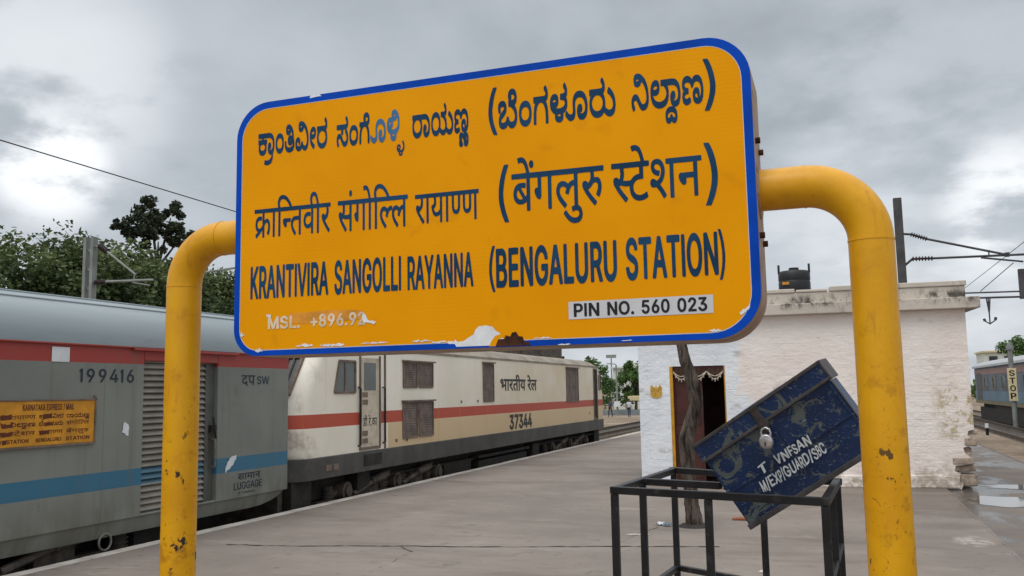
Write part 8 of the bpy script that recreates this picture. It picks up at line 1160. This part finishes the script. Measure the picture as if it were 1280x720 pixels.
fw_o = MB().box(-40,-17,94,94.25,-1.02,-.45).build('boundary_wall', MT['farwall']); tag(fw_o, 'low grey boundary wall far down the yard below the trees', 'wall')
lp = thing('street_lamp', 'tall pale street lamp far down the yard before the trees', 'street lamp', (-21.7, 93, -1))
MB().tube([(-21.75,93,-1),(-21.75,93,4.2)],[.12,.08],10).build('pole', MT['mastL'], lp, smooth=True)
MB().tube([(-21.75,93,4.2),(-21.85,93,4.32),(-22.4,93,4.38)],.05,8).box(-22.75,-22.35,92.9,93.1,4.32,4.42).build('lamp_head', MT['mastL'], lp)
MB().box(-22.05,-21.45,92.8,93.1,-.1,.45).build('junction_box', MT['paper'], lp)
ft_ = thing('light_tower', 'thin far floodlight tower above the engine end', 'light tower', (-33.5, 140, -1))
MB().tube([(-33.5,140,-1),(-33.5,140,7.0)],[.14,.09],8).build('pole', MT['mastL'], ft_)
MB().box(-34.3,-32.7,139.9,140.1,6.7,7.2).build('lamp_bar', MT['mastL'], ft_)
# right, beyond the coach
for i, (x, y, h, rd) in enumerate(((18.2,112,6.6,(2.6,2.6,2.6)),(21.6,116,6.6,(2.4,2.4,2.4)),(25.5,118,6.0,(2.6,2.6,2.4)))):
    tree((x, y, -1), h, rd, 2800, .36, 600+i, 'leafC', ['green tree above the near end of the far coach roof','green tree behind the STOP post above the coach roof','green tree farthest from the whitewashed building above the coach roof'][i], 'trees beyond the coach', 20)
f2 = thing('far_building', 'pale far building showing above the coach roof beside the white wall', 'building', (17, 135, -1))
MB().box(18.5,22.5,135,142,-1,5.7).build('wall', MT['farwhite'], f2); MB().box(18.3,22.7,134.7,142.3,5.7,5.92).build('roof', MT['farcream'], f2)
for k in range(2): MB().box(19.1+1.8*k,20.1+1.8*k,134.9,134.98,4.2,5.2).build('window', MT['glass'], f2)

mb = MB(); rr = random.Random(9)
for i in range(46):
    x = -110+5.2*i+rr.uniform(-1,1); leaves(mb, (x, 185+rr.uniform(-8,8), 1.6), (4.2,3.0,2.6+rr.uniform(-.6,1.4)), 420, .9, 900+i, 12)
o = mb.build('treeline', MT['leafC'], None, fix=False); tag(o, 'far low line of green trees along the horizon', 'trees'); o['kind'] = 'stuff'

# ------------------------------------------------------------------ people far away
def person(x, y, zf, face, pose, shirt, trousers, label):
    """one skinned figure; pose 0 standing, 1 mid-stride"""
    J = {'pel':(0,0,.95),'sp':(0,.01,1.12),'ch':(0,0,1.32),'nk':(0,0,1.46),'hd':(0,.02,1.58),'tp':(0,.015,1.70)}
    st_ = .20 if pose else .04
    for sgn, k in ((-1,'l'),(1,'r')):
        f = st_*sgn
        J['hip'+k] = (.09*sgn,0,.90); J['kn'+k] = (.10*sgn,f*.6+.02,.49); J['an'+k] = (.10*sgn,f*.9-.02,.08); J['to'+k] = (.11*sgn,f*.9+.15,.03)
        J['sh'+k] = (.18*sgn,0,1.38); J['el'+k] = (.24*sgn,-f*.5,1.10); J['wr'+k] = (.25*sgn,-f*.8+.08,.86); J['ha'+k] = (.25*sgn,-f*.8+.11,.76)
    E_ = [('pel','sp'),('sp','ch'),('ch','nk'),('nk','hd'),('hd','tp')]
    for k in 'lr': E_ += [('pel','hip'+k),('hip'+k,'kn'+k),('kn'+k,'an'+k),('an'+k,'to'+k),('ch','sh'+k),('sh'+k,'el'+k),('el'+k,'wr'+k),('wr'+k,'ha'+k)]
    rd = dict(pel=.13,sp=.125,ch=.145,nk=.06,hd=.095,tp=.075)
    for k in 'lr': rd.update({'hip'+k:.085,'kn'+k:.06,'an'+k:.042,'to'+k:.035,'sh'+k:.065,'el'+k:.045,'wr'+k:.034,'ha'+k:.036})
    ks = list(J); me = bpy.data.meshes.new('person')
    me.from_pydata([J[k] for k in ks], [(ks.index(a), ks.index(b)) for a, b in E_], [])
    o = bpy.data.objects.new('person', me); COL.objects.link(o)
    bm = bmesh.new(); bm.from_mesh(me); ly = bm.verts.layers.skin.verify(); bm.verts.ensure_lookup_table()
    for i, k in enumerate(ks): bm.verts[i][ly].radius = (rd[k], rd[k]); bm.verts[i][ly].use_root = (k == 'pel')
    bm.to_mesh(me); bm.free()
    o.modifiers.new('skin', 'SKIN').use_smooth_shade = True; q = o.modifiers.new('sub', 'SUBSURF'); q.levels = 1; q.render_levels = 1
    M = Mat('person_clothes'); xx, yy, zc = M.xyz()
    skin = s(120,84,62); arm = M.math('MULTIPLY', M.math('GREATER_THAN', M.math('ABSOLUTE', xx), .20), M.math('LESS_THAN', zc, 1.12))
    col = M.mix(M.math('GREATER_THAN', zc, .95), trousers, shirt); col = M.mix(arm, col, skin)
    col = M.mix(M.math('GREATER_THAN', zc, 1.47), col, skin); col = M.mix(M.math('LESS_THAN', zc, .07), col, s(40,34,30))
    me.materials.append(M.done(col, .8, 0, .2))
    o.location = (x, y, zf); o.rotation_euler = (0, 0, face)
    tag(o, label, 'person', 'people far down the yard')
    hr = MB(); n = 12; rows = [[(r_*math.cos(2*math.pi*k/n), r_*math.sin(2*math.pi*k/n)-.005, h) for k in range(n)] for r_, h in ((.098,1.62),(.108,1.68),(.098,1.74),(.06,1.785),(.005,1.80))]
    hr.grid(rows, True); h = hr.build('hair', MT['black'], None, smooth=True, local=True); h.parent = o
person(-21.3, 88, -1.02, R(160), 1, s(70,72,84), s(44,46,56), 'person in dark clothes walking far down the yard near the street lamp')
person(-19.2, 87, -1.02, R(200), 1, s(196,200,206), s(46,52,70), 'person in a pale shirt and dark trousers walking far down the yard')
person(-18.4, 70, -1.02, R(190), 0, s(40,42,46), s(38,38,40), 'person in dark clothes standing beside the track at the engine end')
